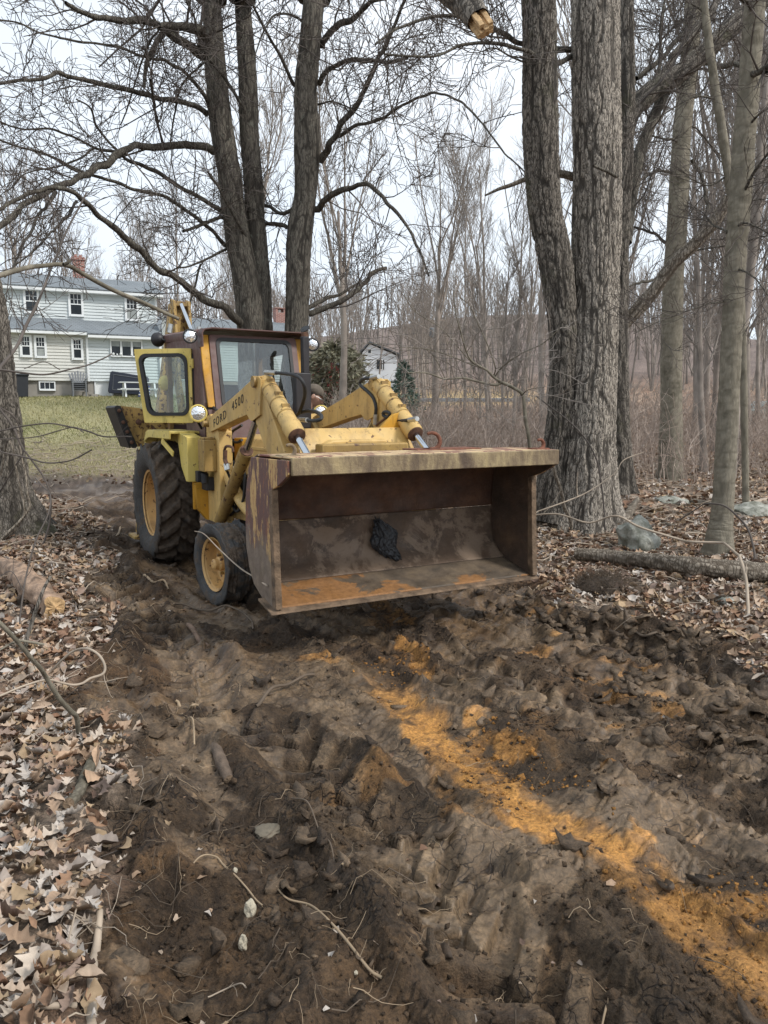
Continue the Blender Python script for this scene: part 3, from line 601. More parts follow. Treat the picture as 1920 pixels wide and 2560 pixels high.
# tree close behind the oak, with the long leaning limbs
b_=gp(1560,1235); o2=thing('oak_tree','darker oak half hidden behind the massive oak with a long limb leaning right','tree',b_); inv=o2.location; Y2=11.4
p,r=pxpath([(1050,-40,55),(1045,100,66),(1045,400,72),(1035,700,75),(1022,1000,75),(1012,1300,80),(1010,1600,88),(1015,1900,100),(1020,2130,130)][::-1],Y2,Y2,Z2)
trunk('trunk',rel(p),r,o2,MT['bark_dark'],k=90,n=320,depth=.018,cell=(28,7),flare=.3,seed=14)
B2=[([(1020,640),(1060,500),(1150,400),(1280,315),(1420,195),(1560,60),(1690,-40)],(0,.8),85,62,'bark_dark'),
 ([(1040,1050),(1065,850),(1110,650),(1190,450),(1260,320)],(0,1),60,34,'bark_maple'),
 ([(1035,1400),(1150,1275),(1250,1140),(1335,1060),(1425,960),(1490,850)],(.1,-.5),58,46,'deadwood'),
 ([(1160,380),(1240,260),(1330,130),(1420,30),(1500,-60)],(.2,1.5),34,26,'bark_dark'),
 ([(1185,330),(1190,180),(1215,0)],(.3,.8),16,12,'limb'),
 ([(1090,340),(1200,250),(1290,150),(1330,120)],(.3,2),20,14,'limb')]
pp=[]
for i,(q,dy,w0,w1,mt) in enumerate(B2):
    qq=[(u,v,w) for (u,v),w in zip(q,np.linspace(w0,w1,len(q)))]
    p,r=pxpath(qq,Y2+dy[0],Y2+dy[1],Z2); p=rel(p); pp.append((p,r))
    if w0>40: trunk('limb',p,r,o2,MT[mt],k=60,n=170,depth=.014,cell=(28,8),seed=60+i)
    else: limb_obj(p,r,o2,MT[mt],k=9,n=40,seed=60+i)
P0,R0=rs_stack([pp[0],pp[1],pp[3],pp[4],pp[5]],24)
crown(P0,R0,[dict(per=14,L=(.5,1.8),ang=(30,70),n=6,rmin=.006,up=.15,t0=.15,rs=.22,wig=.3),dict(per=6,L=(.3,.9),ang=(25,60),n=5,rmin=.004,up=.05,rs=.6,wig=.3),dict(per=4,L=(.15,.4),ang=(25,60),n=4,rmin=.003,up=.05,rs=.7,wig=.35)],'twigs',o2,MT['twig'])
# two straight young trees further right
def young(label,q,Y,base_uv,lims,seed,mat='bark_smooth',k=64,n=340,fl=.35):
    global inv
    b_=gp(*base_uv); t=thing('young_tree',label,'tree',b_); inv=t.location; Yb=b_[1]
    p,r=pxpath(q[::-1],Yb,Yb,Z2); p[0,2]=b_[2]-.06
    trunk('trunk',rel(p),r,t,MT[mat],k=k,n=n,depth=.006,cell=(10,30),flare=fl,flare_h=.5,seed=seed,smooth_amt=.55)
    pp=[]
    for i,(qq,dy,w0,w1) in enumerate(lims):
        p,r=pxpath([(u,v,w) for (u,v),w in zip(qq,np.linspace(w0,w1,len(qq)))],Yb,Yb+dy,Z2); p=rel(p); pp.append((p,r)); limb_obj(p,r,t,MT['limb'],k=8,n=40,seed=seed*7+i)
    P0,R0=rs_stack(pp,20); s=Yb/10
    crown(P0,R0,[dict(per=8,L=(.4*s,1.3*s),ang=(30,70),n=6,rmin=.0045*s,up=.1,t0=.2,rs=.5,wig=.3),dict(per=5,L=(.2*s,.6*s),ang=(25,60),n=5,rmin=.0032*s,up=.05,rs=.6,wig=.3),dict(per=3,L=(.1*s,.3*s),ang=(25,60),n=4,rmin=.0025*s,up=.05,rs=.7,wig=.35)],'twigs',t,MT['twig'])
    return t
young('straight smooth-barked grey tree with knots between the massive oak and the slender nearer tree',[(1345,-60,66),(1336,0,66),(1320,250,70),(1285,600,76),(1270,900,80),(1250,1200,82),(1242,1500,86),(1240,1800,92),(1238,2070,104)],18,(1676,1200),
 [([(1330,690),(1380,770),(1395,900),(1370,980)],-.6,16,12),([(1240,740),(1180,740),(1100,780),(1030,820)],-1.5,12,6),([(1200,1205),(1120,1215),(1060,1235),(1000,1265)],-1.5,13,6),([(1285,610),(1200,600),(1120,560)],-1,12,6),
  ([(1320,300),(1400,290),(1540,285),(1659,300)],-2,26,20),([(1270,540),(1360,560),(1460,700)],1,8,4),([(1250,1120),(1340,1080),(1480,1060),(1659,1020)],-1,10,5),([(1230,1060),(1160,1010),(1080,980)],.5,14,8),([(1345,60),(1250,110),(1180,200),(1130,330)],1,12,6),([(1300,450),(1380,380),(1450,250)],1,10,6)],21)
young('slender smooth grey tree nearest on the right edge standing beside the fallen log',[(1604,-60,80),(1601,0,82),(1582,300,80),(1557,600,86),(1535,900,88),(1512,1200,86),(1500,1500,86),(1480,1900,88),(1462,2200,92),(1452,2300,104),(1448,2385,122)],8.6,(1796,1392),
 [([(1570,330),(1640,300),(1720,270)],-.6,26,18),([(1600,60),(1570,10),(1520,-30)],-.4,26,14),([(1540,880),(1600,740),(1700,600)],-.5,14,8),([(1500,1010),(1560,960),(1660,1010)],-.3,12,6),([(1480,1010),(1420,970),(1380,920)],.3,10,5),([(1510,1160),(1600,1200),(1659,1280)],-.8,10,4),([(1470,1300),(1380,1320),(1240,1370),(1080,1440)],-1.0,9,4),([(1560,560),(1640,480),(1720,440)],-.5,12,7)],22,k=56,n=380)
young('thin pole-like sapling crossing in front of the slender smooth grey tree',[(1385,-80,30),(1382,0,30),(1412,250,34),(1450,500,36),(1480,700,36),(1505,900,34),(1530,1100,32),(1550,1500,30),(1560,2000,30),(1565,2230,32)],9.5,(1864,1285),
 [([(1395,60),(1330,20),(1290,-20)],0,9,5),([(1440,430),(1340,420),(1200,500),(1110,560)],-.4,9,4),([(1480,760),(1400,800),(1300,760)],0,8,4),([(1500,860),(1560,870),(1659,860)],0,7,4)],23,k=20,n=160,fl=.1)
# old trunk at the left edge
b_=gp(8,1335); lt=thing('old_tree','thick dark furrowed tree trunk with clinging vines at the left edge','tree',b_); inv=lt.location; Yl=b_[1]
p,r=pxpath([(-190,-100,150),(-165,200,152),(-125,500,150),(-66,800,150),(-42,950,150),(-30,1100,160),(-15,1220,176),(0,1300,190),(8,1345,200)][::-1],Yl,Yl)
trunk('trunk',rel(p),r,lt,MT['bark_dark'],k=130,n=310,depth=.03,cell=(24,4.5),flare=.42,flare_h=.75,seed=31,lobes=5)
LV=[([(0,1190),(20,1100),(42,1180),(62,1270),(50,1300),(0,1352)],6),([(40,1060),(52,1140),(66,1250),(60,1275),(30,1325),(-10,1360)],8),([(-20,1000),(30,1060),(60,1120),(110,1195),(128,1240),(126,1300),(100,1380),(60,1460),(40,1500)],5),
 ([(0,1078),(60,1065),(130,1060),(210,1075),(260,1092),(330,1092)],4),([(0,1128),(60,1142),(110,1155),(170,1153),(228,1126)],4),([(0,1228),(30,1180),(60,1120),(40,1050),(0,1020)],4),([(0,1098),(90,1092),(180,1068),(210,1080)],3)]
vn_=thing('vine','thin bare vines climbing over the trunk at the left edge','vine',b_); 
pp=[]
for i,(q,w) in enumerate(LV):
    Yv=Yl-.35-(.9 if i in (3,4,6) else 0)-(.5 if i==2 else 0)
    p,r=pxpath([(u,v,w) for u,v in q],Yv,Yv-.3); p=rel(p); pp.append((p,r)); limb_obj(p,r,vn_,MT['twig'] if i>1 else MT['deadwood'],k=6,n=40,name='stem',seed=90+i)
P0,R0=rs_stack(pp,20); crown(P0,R0,[dict(per=5,L=(.1,.45),ang=(25,60),n=5,rmin=.002,up=.02,t0=.1,rs=.5,wig=.3),dict(per=2,L=(.05,.2),ang=(25,60),n=4,rmin=.0016,up=.0,rs=.7,wig=.3)],'twigs',vn_,MT['twig'])
# ======= sapling between bucket and oak
Zs=(700,740,.39775)
b_=gp(1332,1230); sg=thing('sapling','crooked bare sapling spreading low branches behind the right end of the bucket','sapling',b_); inv=sg.location; Ys=8.4
SL=[([(1600,1150),(1580,950),(1555,800),(1540,720),(1520,620),(1450,575),(1380,545)],26,20),([(1380,545),(1330,500),(1290,460),(1200,410),(1160,330),(1130,210),(1100,90),(1095,-30)],17,6),([(1385,548),(1330,555),(1240,535),(1150,512),(1040,520),(960,495),(900,480),(800,486)],16,7),
 ([(1350,520),(1400,445),(1500,370),(1580,330),(1659,290),(1760,200)],12,5),([(1340,500),(1350,440),(1300,300),(1230,150),(1190,60),(1120,0)],9,4),([(1290,460),(1180,420),(1050,370),(900,330),(750,320)],9,4),([(1150,515),(1160,570),(1200,630),(1270,660)],5,3),([(1520,625),(1560,590),(1659,570)],7,4),
 ([(1040,520),(980,400),(900,330),(760,340),(600,300),(400,310)],6,3),([(1200,410),(1100,300),(1000,200),(850,100),(780,0)],7,4)]
pp=[]
for i,(q,w0,w1) in enumerate(SL):
    p,r=pxpath([(u,v,w) for (u,v),w in zip(q,np.linspace(w0,w1,len(q)))],Ys,Ys-(.5 if i>0 else 0),Zs); p=rel(p); pp.append((p,r)); limb_obj(p,r,sg,MT['bark_smooth'],k=8,n=40,name='stem' if i==0 else 'limb',seed=200+i)
P0,R0=rs_stack(pp[1:],20); crown(P0,R0,[dict(per=9,L=(.3,1.1),ang=(30,65),n=6,rmin=.0035,up=.1,t0=.1,rs=.5,wig=.3),dict(per=4,L=(.15,.5),ang=(25,60),n=5,rmin=.0025,up=.05,rs=.6,wig=.3)],'twigs',sg,MT['bgtwig'])
# ======= woodland trees further off: six grown trees, copied
def proto(seed,H,r0,forks,spread,k1=7):
    rg=np.random.default_rng(seed); n=14
    t=np.linspace(0,1,n); lean=rg.normal(size=2)*.04*H
    P=np.zeros((1,n,3)); P[0,:,2]=t*H*(.62 if forks else 1); P[0,:,0]=lean[0]*t+.012*H*np.cumsum(rg.normal(size=n))*.2; P[0,:,1]=lean[1]*t+.012*H*np.cumsum(rg.normal(size=n))*.2
    R=r0*(1-.72*t)[None,:]; R[0,0]*=1.35
    parts=[tubes(P,R,k1)]
    if forks:
        Q,RR=grow(P,R,forks,(.42*H,.6*H),ang=(12,34),n=10,rmin=.03,up=.25,t0=.45,rs=.75,rg=rg,wig=.10,tipscale=.9); parts.append(tubes(Q,RR,6)); 
        P1=np.concatenate([Q]); R1=RR
    else: P1,R1=P,R
    Vt,Ft=join(parts)
    tw=[]
    a,b=grow(P1,R1,10 if forks else 26,(.12*H,.26*H),ang=(30,60),n=7,rmin=.016,up=spread,t0=.15 if forks else .25,rs=.42,rg=rg,wig=.16,tipscale=.5); tw.append(tubes(a,b,4))
    a2,b2=grow(a,b,6,(.05*H,.11*H),ang=(25,50),n=5,rmin=.010,up=spread*.8,t0=.15,rs=.55,rg=rg,wig=.2); tw.append(tubes(a2,b2,3))
    a3,b3=grow(a2,b2,4,(.02*H,.055*H),ang=(20,50),n=4,rmin=.0065,up=spread*.6,t0=.1,rs=.6,rg=rg,wig=.25); tw.append(tubes(a3,b3,3))
    Vc,Fc=join(tw)
    return mesh_np('trunk',Vt,Ft),mesh_np('crown',Vc,Fc)
PR=[proto(100+i,*a) for i,a in enumerate([(15,.20,5,.22),(17,.17,4,.3),(13,.13,0,.22),(16,.14,0,.28),(18,.24,6,.2),(9,.07,0,.3)])]
for a,b in PR: a.materials.append(MT['bgbark']); b.materials.append(MT['bgtwig'])
def bgtree(x,y,k,s,label,group,name='bare_tree',rz=None,lean=0):
    t=thing(name,label,'tree',(x,y,float(base_h(np.array([x]),np.array([y]))[0])-.05),rz if rz is not None else rng.uniform(0,6.28),group); t.scale=(s,s,s*rng.uniform(.92,1.1)); t.rotation_euler[0]=lean
    link('trunk',PR[k][0],None,t); link('crown',PR[k][1],None,t); return t
def put(u,Y,k,s,label,group=None): x=(u-960)/FPX*Y; return bgtree(x,Y,k,s,label,group)
# ones that can be told apart in the middle and above the house
put(1082,52,4,1.12,'large fan-shaped bare tree standing alone between the maple and the oak')
put(858,34,0,1.0,'pale twisted bare tree just right of the maple trunks')
put(1225,48,1,.95,'upright bare tree close left of the oak behind the sapling')
put(640,30,0,.85,'bare tree seen between the maple trunks')
put(40,62,4,1.0,'tall bare tree rising over the roof at the far left')
put(205,66,0,.95,'forking bare tree rising directly behind the brick chimney')
put(330,64,1,.85,'bare tree rising over the right half of the house roof')
put(455,58,3,.9,'bare tree just right of the house roof')
put(1062,75,1,.8,'bare tree behind the distant white house')
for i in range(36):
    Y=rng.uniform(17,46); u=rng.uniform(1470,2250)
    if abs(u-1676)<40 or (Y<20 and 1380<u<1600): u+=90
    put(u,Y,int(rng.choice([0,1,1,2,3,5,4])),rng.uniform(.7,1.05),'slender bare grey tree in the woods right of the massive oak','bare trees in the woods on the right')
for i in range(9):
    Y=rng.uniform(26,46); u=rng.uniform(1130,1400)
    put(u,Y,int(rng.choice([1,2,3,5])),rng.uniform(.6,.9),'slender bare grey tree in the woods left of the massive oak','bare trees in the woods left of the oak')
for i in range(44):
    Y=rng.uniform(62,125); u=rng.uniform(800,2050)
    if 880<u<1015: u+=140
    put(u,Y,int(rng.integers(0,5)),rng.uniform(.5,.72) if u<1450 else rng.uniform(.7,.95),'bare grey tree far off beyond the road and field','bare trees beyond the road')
for i in range(26):
    Y=rng.uniform(64,100); u=rng.uniform(-250,800)
    put(u,Y,int(rng.integers(0,5)),rng.uniform(.6,.85),'bare grey tree far off behind the white house','bare trees behind the house')
# hillside woods: one mass of cheap trees
def cheap(npts,xr,yr,hr,seed):
    rg=np.random.default_rng(seed); y=rg.uniform(*yr,npts); x=rg.uniform(*xr,npts)*y; z=base_h(x,y); H=rg.uniform(*hr,npts)
    P=np.zeros((npts,5,3)); t=np.linspace(0,1,5); P[:,:,0]=x[:,None]+rg.normal(size=(npts,1))*t*1.2; P[:,:,1]=y[:,None]; P[:,:,2]=z[:,None]+t*H[:,None]
    R=(.013*H)[:,None]*(1-.75*t)[None]; ps=[tubes(P,R,3)]
    a,b=grow(P,R,7,(3,6),ang=(25,50),n=4,rmin=.035,up=.35,t0=.3,rs=.45,rg=rg,wig=.15); ps.append(tubes(a,b,3))
    a,b=grow(a,b,4,(1.2,3),ang=(20,50),n=3,rmin=.028,up=.25,t0=.2,rs=.5,rg=rg,wig=.2); ps.append(tubes(a,b,3))
    return join(ps)
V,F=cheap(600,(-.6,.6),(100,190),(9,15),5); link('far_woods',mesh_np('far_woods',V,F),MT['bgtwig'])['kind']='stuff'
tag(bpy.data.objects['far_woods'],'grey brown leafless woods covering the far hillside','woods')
# brush: thickets of thin reddish stems
def brush(xs,ys_,hr,seed,stems=6,rmin=.004):
    rg=np.random.default_rng(seed); n=len(xs); x=np.repeat(xs,stems); y=np.repeat(ys_,stems); M=len(x)
    x=x+rg.normal(size=M)*.25; y=y+rg.normal(size=M)*.25; z=base_h(x,y); H=rg.uniform(*hr,M)
    d=rg.normal(size=(M,2))*.35; t=np.linspace(0,1,6)
    P=np.zeros((M,6,3)); P[:,:,0]=x[:,None]+d[:,:1]*t**1.5*H[:,None]; P[:,:,1]=y[:,None]+d[:,1:]*t**1.5*H[:,None]; P[:,:,2]=z[:,None]+(t-.25*(t**2)*np.abs(rg.normal(size=(M,1))))*H[:,None]
    P[:,:,:2]+=rg.normal(size=(M,6,2))*.03
    R=np.maximum(.009*(1-.6*t)[None]*np.ones((M,1)),rmin)*(y[:,None]/18)**.5; ps=[tubes(P,R,3)]
    a,b=grow(P,R,4,(.3,.9),ang=(25,60),n=4,rmin=rmin,up=.1,t0=.25,rs=.6,rg=rg,wig=.3); ps.append(tubes(a,b*(.8),3))
    return join(ps)
def scat(n,ur,Yr,seed,pw=1.):
    rg=np.random.default_rng(seed); Y=Yr[0]+(Yr[1]-Yr[0])*rg.random(n)**pw; return (rg.uniform(*ur,n)-960)/FPX*Y,Y
xs,yy=scat(280,(840,1420),(17,42),1); V,F=brush(xs,yy,(.6,1.9),2); o=link('brush_thicket',mesh_np('brush_thicket',V,F),MT['brush']); tag(o,'reddish brown thicket of thin bare stems behind the bucket','thicket',kind='stuff')
xs,yy=scat(290,(1500,2150),(15,45),3); V,F=brush(xs,yy,(.6,2.4),4); o=link('brush_thicket',mesh_np('brush_thicket',V,F),MT['brush']); tag(o,'tangled bare undergrowth between the trees on the right','thicket',kind='stuff')
xs,yy=scat(200,(760,2100),(44,90),5); V,F=brush(xs,yy,(1.0,2.6),6,rmin=.01); o=link('brush_thicket',mesh_np('brush_thicket',V,F),MT['bgtwig']); tag(o,'grey brush along the far road and field','thicket',kind='stuff')
# ---------------------------------------------------------------- fallen leaves
rl=np.random.default_rng(44)
def leaf_shape(kind,seed):
    """outline fan around a midrib, curled; returns V,F (unit length)"""
    rg=np.random.default_rng(seed); n=NL; t=np.linspace(0,1,n)
    if kind==0: wv_=.14+.16*np.sin(t*math.pi)+.17*np.sin(t*math.pi*6.6+.6)*np.sin(t*math.pi)     # lobed oak
    elif kind==1: wv_=.34*np.sin(t*math.pi)**.8*(1-.25*t)                                       # oval beech
    else: wv_=.10+.36*np.sin(t*math.pi)*(.6+.4*np.abs(np.sin(t*math.pi*2.5)))                   # maple like
    wv_=np.clip(wv_,.012,None); wv_[0]=.012; wv_[-1]=.01
    wl=wv_*(1+.2*rg.normal(size=n)*.5); wr=wv_*(1+.2*rg.normal(size=n)*.5); cu=rg.uniform(.1,1.3); cr=rg.uniform(.1,1.0)*rg.choice([-1,1],p=[.25,.75]); tw=rg.normal()*.5
    mid=np.stack([t-.5,.03*np.sin(t*5+seed),cu*.35*(t-.5)**2*2-.02],1)
    def side(w,s):
        a=s*(.35+.9*abs(cr))*np.sign(cr); y=s*w*np.cos(a*.9); z=w*abs(math.sin(.9*a))*np.sign(cr)*(1+.3*np.sin(t*7+seed*s)); return mid+np.stack([np.zeros(n),y,z],1)
    A=side(wl,1);B=side(wr,-1); ang=tw*(t-.5)
    V=np.concatenate([A,mid,B]); aa=np.tile(ang,3); V=np.stack([V[:,0],V[:,1]*np.cos(aa)-V[:,2]*np.sin(aa),V[:,1]*np.sin(aa)+V[:,2]*np.cos(aa)],1)
    i=np.arange(n-1); F=np.concatenate([np.stack([i,i+1,i+n+1,i+n],1),np.stack([i+n,i+n+1,i+2*n+1,i+2*n],1)]); return V,F
def far_leaf(seed):
    rg=np.random.default_rng(seed); c=rg.uniform(.1,.35); s=rg.normal()*.15
    V=np.array([[-.5,.02,0],[-.1,.32,c],[.45,.1,s],[0,0,-.02],[-.1,-.34,c*.8],[.4,-.14,-s]]); return V,np.array([[0,3,1,1],[3,2,1,1],[0,4,3,3],[4,5,2,3]])[:,[0,1,2,3]]
PAL=np.array([(.38,.235,.135),(.47,.33,.22),(.30,.155,.075),(.52,.41,.31),(.25,.12,.06),(.42,.27,.13),(.56,.48,.41),(.34,.22,.16),(.18,.10,.065),(.48,.29,.16),(.60,.53,.47),(.40,.31,.25)])
def leafcols(n,rg):
    c=PAL[rg.choice(len(PAL),n,p=[.12,.13,.1,.11,.07,.1,.08,.08,.06,.07,.04,.04])]; c=c*rg.uniform(.85,1.3,(n,1)); c=lerp(c,c.mean(1,keepdims=True)*np.array([[1.06,1.,.92]]),.30)*.90; return c*np.minimum(1,.52/c.max(1,keepdims=True))
def rotm(yaw,tx,ty):
    cy,sy=np.cos(yaw),np.sin(yaw); cx,sx_=np.cos(tx),np.sin(tx); c2,s2=np.cos(ty),np.sin(ty); z=np.zeros_like(cy); o=z+1
    Rz=np.stack([np.stack([cy,-sy,z],-1),np.stack([sy,cy,z],-1),np.stack([z,z,o],-1)],-2); Rx=np.stack([np.stack([o,z,z],-1),np.stack([z,cx,-sx_],-1),np.stack([z,sx_,cx],-1)],-2); Ry=np.stack([np.stack([c2,z,s2],-1),np.stack([z,o,z],-1),np.stack([-s2,z,c2],-1)],-2)
    return Rz@Rx@Ry
def scatter_leaves(pos,scale,tmpl,rg,tilt=.45):
    n=len(pos); R=rotm(rg.uniform(0,6.283,n),rg.normal(size=n)*tilt,rg.normal(size=n)*tilt); col=leafcols(n,rg); pick=rg.integers(0,len(tmpl),n); Vs=[];Fs=[];Cs=[];o=0
    for k,(tv,tf) in enumerate(tmpl):
        i=np.where(pick==k)[0]
        if not len(i): continue
        V=np.einsum('nij,mj->nmi',R[i],tv)*scale[i,None,None]+pos[i,None,:]; m=len(tv)
        F=tf[None]+ (np.arange(len(i))*m)[:,None,None]+o; Vs.append(V.reshape(-1,3)); Fs.append(F.reshape(-1,4)); Cs.append(np.repeat(col[i],m,0)*np.tile(rg.uniform(.8,1.15,m)[:,None],(len(i),1))); o+=len(i)*m
    return np.concatenate(Vs),np.concatenate(Fs),np.concatenate(Cs)
NL=12; TMH=[leaf_shape(k%3 if k%4 else 0,k+1) for k in range(20)]
NL=7; TM=[leaf_shape(k%3 if k%4 else 0,k+1) for k in range(16)]
def sample(n,yr,ur,keep,seed,pw=1):
    rg=np.random.default_rng(seed); y=yr[0]+(yr[1]-yr[0])*rg.random(n)**pw; x=rg.uniform(ur[0],ur[1],n)*y; k=keep(x,y,rg); return x[k],y[k],rg
def kf(x,y,rg):
    m,l,dl,dr=zones(x,y); return (rg.random(len(x))>m*1.0+.0)&(rg.random(len(x))>l)&(m<.75)
# dense near banks
x,y,rg=sample(50000,(1.3,11),(-.85,.85),kf,1,.75); z=height(x,y); pos=np.stack([x,y,z+rg.uniform(.0,.045,len(x))],1); scl=(.030+.066*rg.random(len(x))**1.5)*(1+.03*y)
order=np.argsort(-(scl/np.hypot(x,y))*np.where((np.abs(x/y)<.52)&(y>1.55),1,0)); big=order[:300]; rest=order[300:]
nr=rest[y[rest]<3.4]; rest=rest[y[rest]>=3.4]; V,F,Cc=scatter_leaves(pos[nr],scl[nr],TMH,rg,.42); o=link('leaf_litter',mesh_np('leaf_litter',V,F,col=Cc),MT['leaf'],ground); o['kind']='stuff'
V,F,Cc=scatter_leaves(pos[rest],scl[rest],TM,rg,.42); o=link('leaf_litter',mesh_np('leaf_litter',V,F,col=Cc),MT['leaf']); tag(o,'dry brown oak and beech leaves carpeting the banks','leaf litter',kind='stuff'); o.parent=ground; del o['category']; del o['label']
LMs=[]
for k in range(36):
    tv,tf=TMH[k%20]; LMs.append(mesh_np('leaf',tv,tf,col=np.repeat(leafcols(1,rg),len(tv),0)*rg.uniform(.8,1.15,(len(tv),1)))); LMs[-1].materials.append(MT['leaf'])
for i in big:
    l=bpy.data.objects.new('leaf',LMs[int(rg.integers(36))]); COL.objects.link(l); l.parent=ground; l.location=pos[i]+np.array([0,0,.012]); l.scale=(scl[i],)*3; l.rotation_euler=(rg.normal()*.4,rg.normal()*.4,rg.uniform(0,6.28))
def kf2(x,y,rg):
    m,l,dl,dr=zones(x,y); return (rg.random(len(x))>m*1.3)&(rg.random(len(x))>l*1.2)
x,y,rg=sample(22000,(11,26),(-.7,.95),kf2,2,.8); z=height(x,y); pos=np.stack([x,y,z+rg.uniform(.0,.05,len(x))],1); V,F,Cc=scatter_leaves(pos,rg.uniform(.08,.15,len(x)),[far_leaf(k) for k in range(6)],rg)
o=link('leaf_litter',mesh_np('leaf_litter',V,F,col=Cc),MT['leaf'],ground); o['kind']='stuff'
x,y,rg=sample(11000,(26,60),(-.1,.75),kf2,3,.8); z=height(x,y); pos=np.stack([x,y,z+rg.uniform(.0,.06,len(x))],1); V,F,Cc=scatter_leaves(pos,rg.uniform(.14,.26,len(x)),[far_leaf(k) for k in range(4)],rg)
o=link('leaf_litter',mesh_np('leaf_litter',V,F,col=Cc),MT['leaf'],ground); o['kind']='stuff'
# a few torn leaves and chips on the mud
x,y,rg=sample(2600,(1.5,9),(-.55,.55),lambda x,y,rg:(rg.random(len(x))<np.exp(-zones(x,y)[2]/.5)*.5+np.exp(-zones(x,y)[3]/.4)*.45+.02),4); z=height(x,y); pos=np.stack([x,y,z+.006],1)
V,F,Cc=scatter_leaves(pos,rg.uniform(.008,.04,len(x)),[far_leaf(k) for k in range(6)],rg,.3); o=link('leaf_chips',mesh_np('leaf_chips',V,F,col=Cc*.8),MT['leaf'],ground); o['kind']='stuff'
# loose soil crumbs give the mud its broken edge
def kc(x,y,rg): m,l,dl,dr=zones(x,y); a_,b_=tl(x,y); return rg.random(len(x))<m*np.where(fbm2(a_*1.5+5,b_*2.9,3,51)-.35*(ss(.75,.25,dl)+.5*ss(1.05,.55,dr))<-.05,.75,.10)*(.25+.75*(wor2(x*3,y*3,9)[2]>.45))
x,y,rg=sample(56000,(1.4,9.5),(-.56,.56),kc,6,.8); z=height(x,y); s_=(.0022+.0075*rg.random(len(x))**2.2)*(1+.12*y)*np.where(rg.random(len(x))>.97,2.2,1)
oct_=np.array([[1,0,0],[0,1,0],[-1,0,0],[0,-1,0],[0,0,.8],[0,0,-.8]],float); tmpl=[]
for k in range(8):
    g=np.random.default_rng(k); v=oct_*g.uniform(.6,1.3,(6,1))+g.normal(size=(6,3))*.2; tmpl.append((v,np.array([[0,1,4,4],[1,2,4,4],[2,3,4,4],[3,0,4,4],[1,0,5,5],[2,1,5,5],[3,2,5,5],[0,3,5,5]])))
R=rotm(rg.uniform(0,6.28,len(x)),rg.normal(size=len(x))*.6,rg.normal(size=len(x))*.6); Vs=[];Fs=[];Cs=[];o_=0; pk=rg.integers(0,8,len(x))
sx=np.interp(y,STR[::-1,0],STR[::-1,1]); oj=(np.abs(x-sx-.1)<.26)&(y<4.6)
cl=np.array([(.095,.062,.037)])*rg.uniform(.6,1.4,(len(x),1)); cl=np.where(oj[:,None]&(rg.random(len(x))<.75)[:,None],np.array([(.48,.23,.06)])*rg.uniform(.7,1.2,(len(x),1)),cl)
for k,(tv,tf) in enumerate(tmpl):
    i=np.where(pk==k)[0]; V=np.einsum('nij,mj->nmi',R[i],tv)*s_[i,None,None]+np.stack([x,y,z+s_*.2],1)[i][:,None,:]; T3=tf[:,:3]
    F=T3[None]+(np.arange(len(i))*6)[:,None,None]+o_; Vs.append(V.reshape(-1,3)); Fs.append(F.reshape(-1,3)); Cs.append(np.repeat(cl[i],6,0)); o_+=len(i)*6
o=link('soil_crumbs',mesh_np('soil_crumbs',np.concatenate(Vs),np.concatenate(Fs),smooth=False,col=np.concatenate(Cs)),MT['ground'],ground); o['kind']='stuff'
# torn flat slabs of wet mud
def kd(x,y,rg):
    m,l,dl,dr=zones(x,y); return rg.random(len(x))<m*(.12+.88*ss(1.15,.5,dr))*(.3+.7*(wor2(x*1.6,y*1.6,19)[2]>.4))
x,y,rg=sample(10000,(1.6,9.5),(-.45,.58),kd,8,.9); z=height(x,y); M=len(x); K=9; th=np.arange(K)*2*np.pi/K+rg.uniform(-.25,.25,(M,K)); rr=rg.uniform(.55,1.15,(M,K)); s_=(.010+.045*rg.random(M)**2)*(1+.10*y); asp=rg.uniform(.35,.8,M); t_=s_*rg.uniform(.18,.5,M)
X0=np.cos(th)*rr*s_[:,None]; Y0=np.sin(th)*rr*(s_*asp)[:,None]; bow=rg.uniform(-.5,.9,M)[:,None]*(X0**2+Y0**2)/s_[:,None]
bot=np.stack([X0*.9,Y0*.9,bow-t_[:,None]],-1); top=np.stack([X0,Y0,bow],-1); cen=np.stack([np.zeros((M,1)),np.zeros((M,1)),np.zeros((M,1))+.15*t_[:,None]],-1); Vv=np.concatenate([bot,top,cen],1)
a0=rg.normal(size=M)*.5+math.atan2(-.9,.436)+math.pi/2*(rg.random(M)<.35); R=rotm(a0,rg.normal(size=M)*.35+.1,rg.normal(size=M)*.3); V=np.einsum('nij,nmj->nmi',R,Vv)+np.stack([x,y,z+t_*.25],1)[:,None,:]
q=np.arange(K); q2=(q+1)%K; T3=np.concatenate([np.stack([q,q2,K+q2],1),np.stack([q,K+q2,K+q],1),np.stack([K+q,K+q2,np.full(K,2*K)],1)]); F=(T3[None]+(np.arange(M)*(2*K+1))[:,None,None]).reshape(-1,3)
cl=lerp(np.array([(.065,.043,.027)]),np.array([(.15,.105,.066)]),rg.random((M,1))); ob=np.where((np.abs(x-np.interp(y,STR[::-1,0],STR[::-1,1]))<.14)&(y<4.3)&(rg.random(M)<.8),0,1)
o=link('mud_slabs',mesh_np('mud_slabs',V.reshape(-1,3)*1.,F[np.repeat(ob,len(T3)).astype(bool)],smooth=False,col=np.repeat(cl,2*K+1,0),attrs={'wet':np.repeat(rg.uniform(.2,.9,M),2*K+1)}),MT['ground'],ground); o['kind']='stuff'
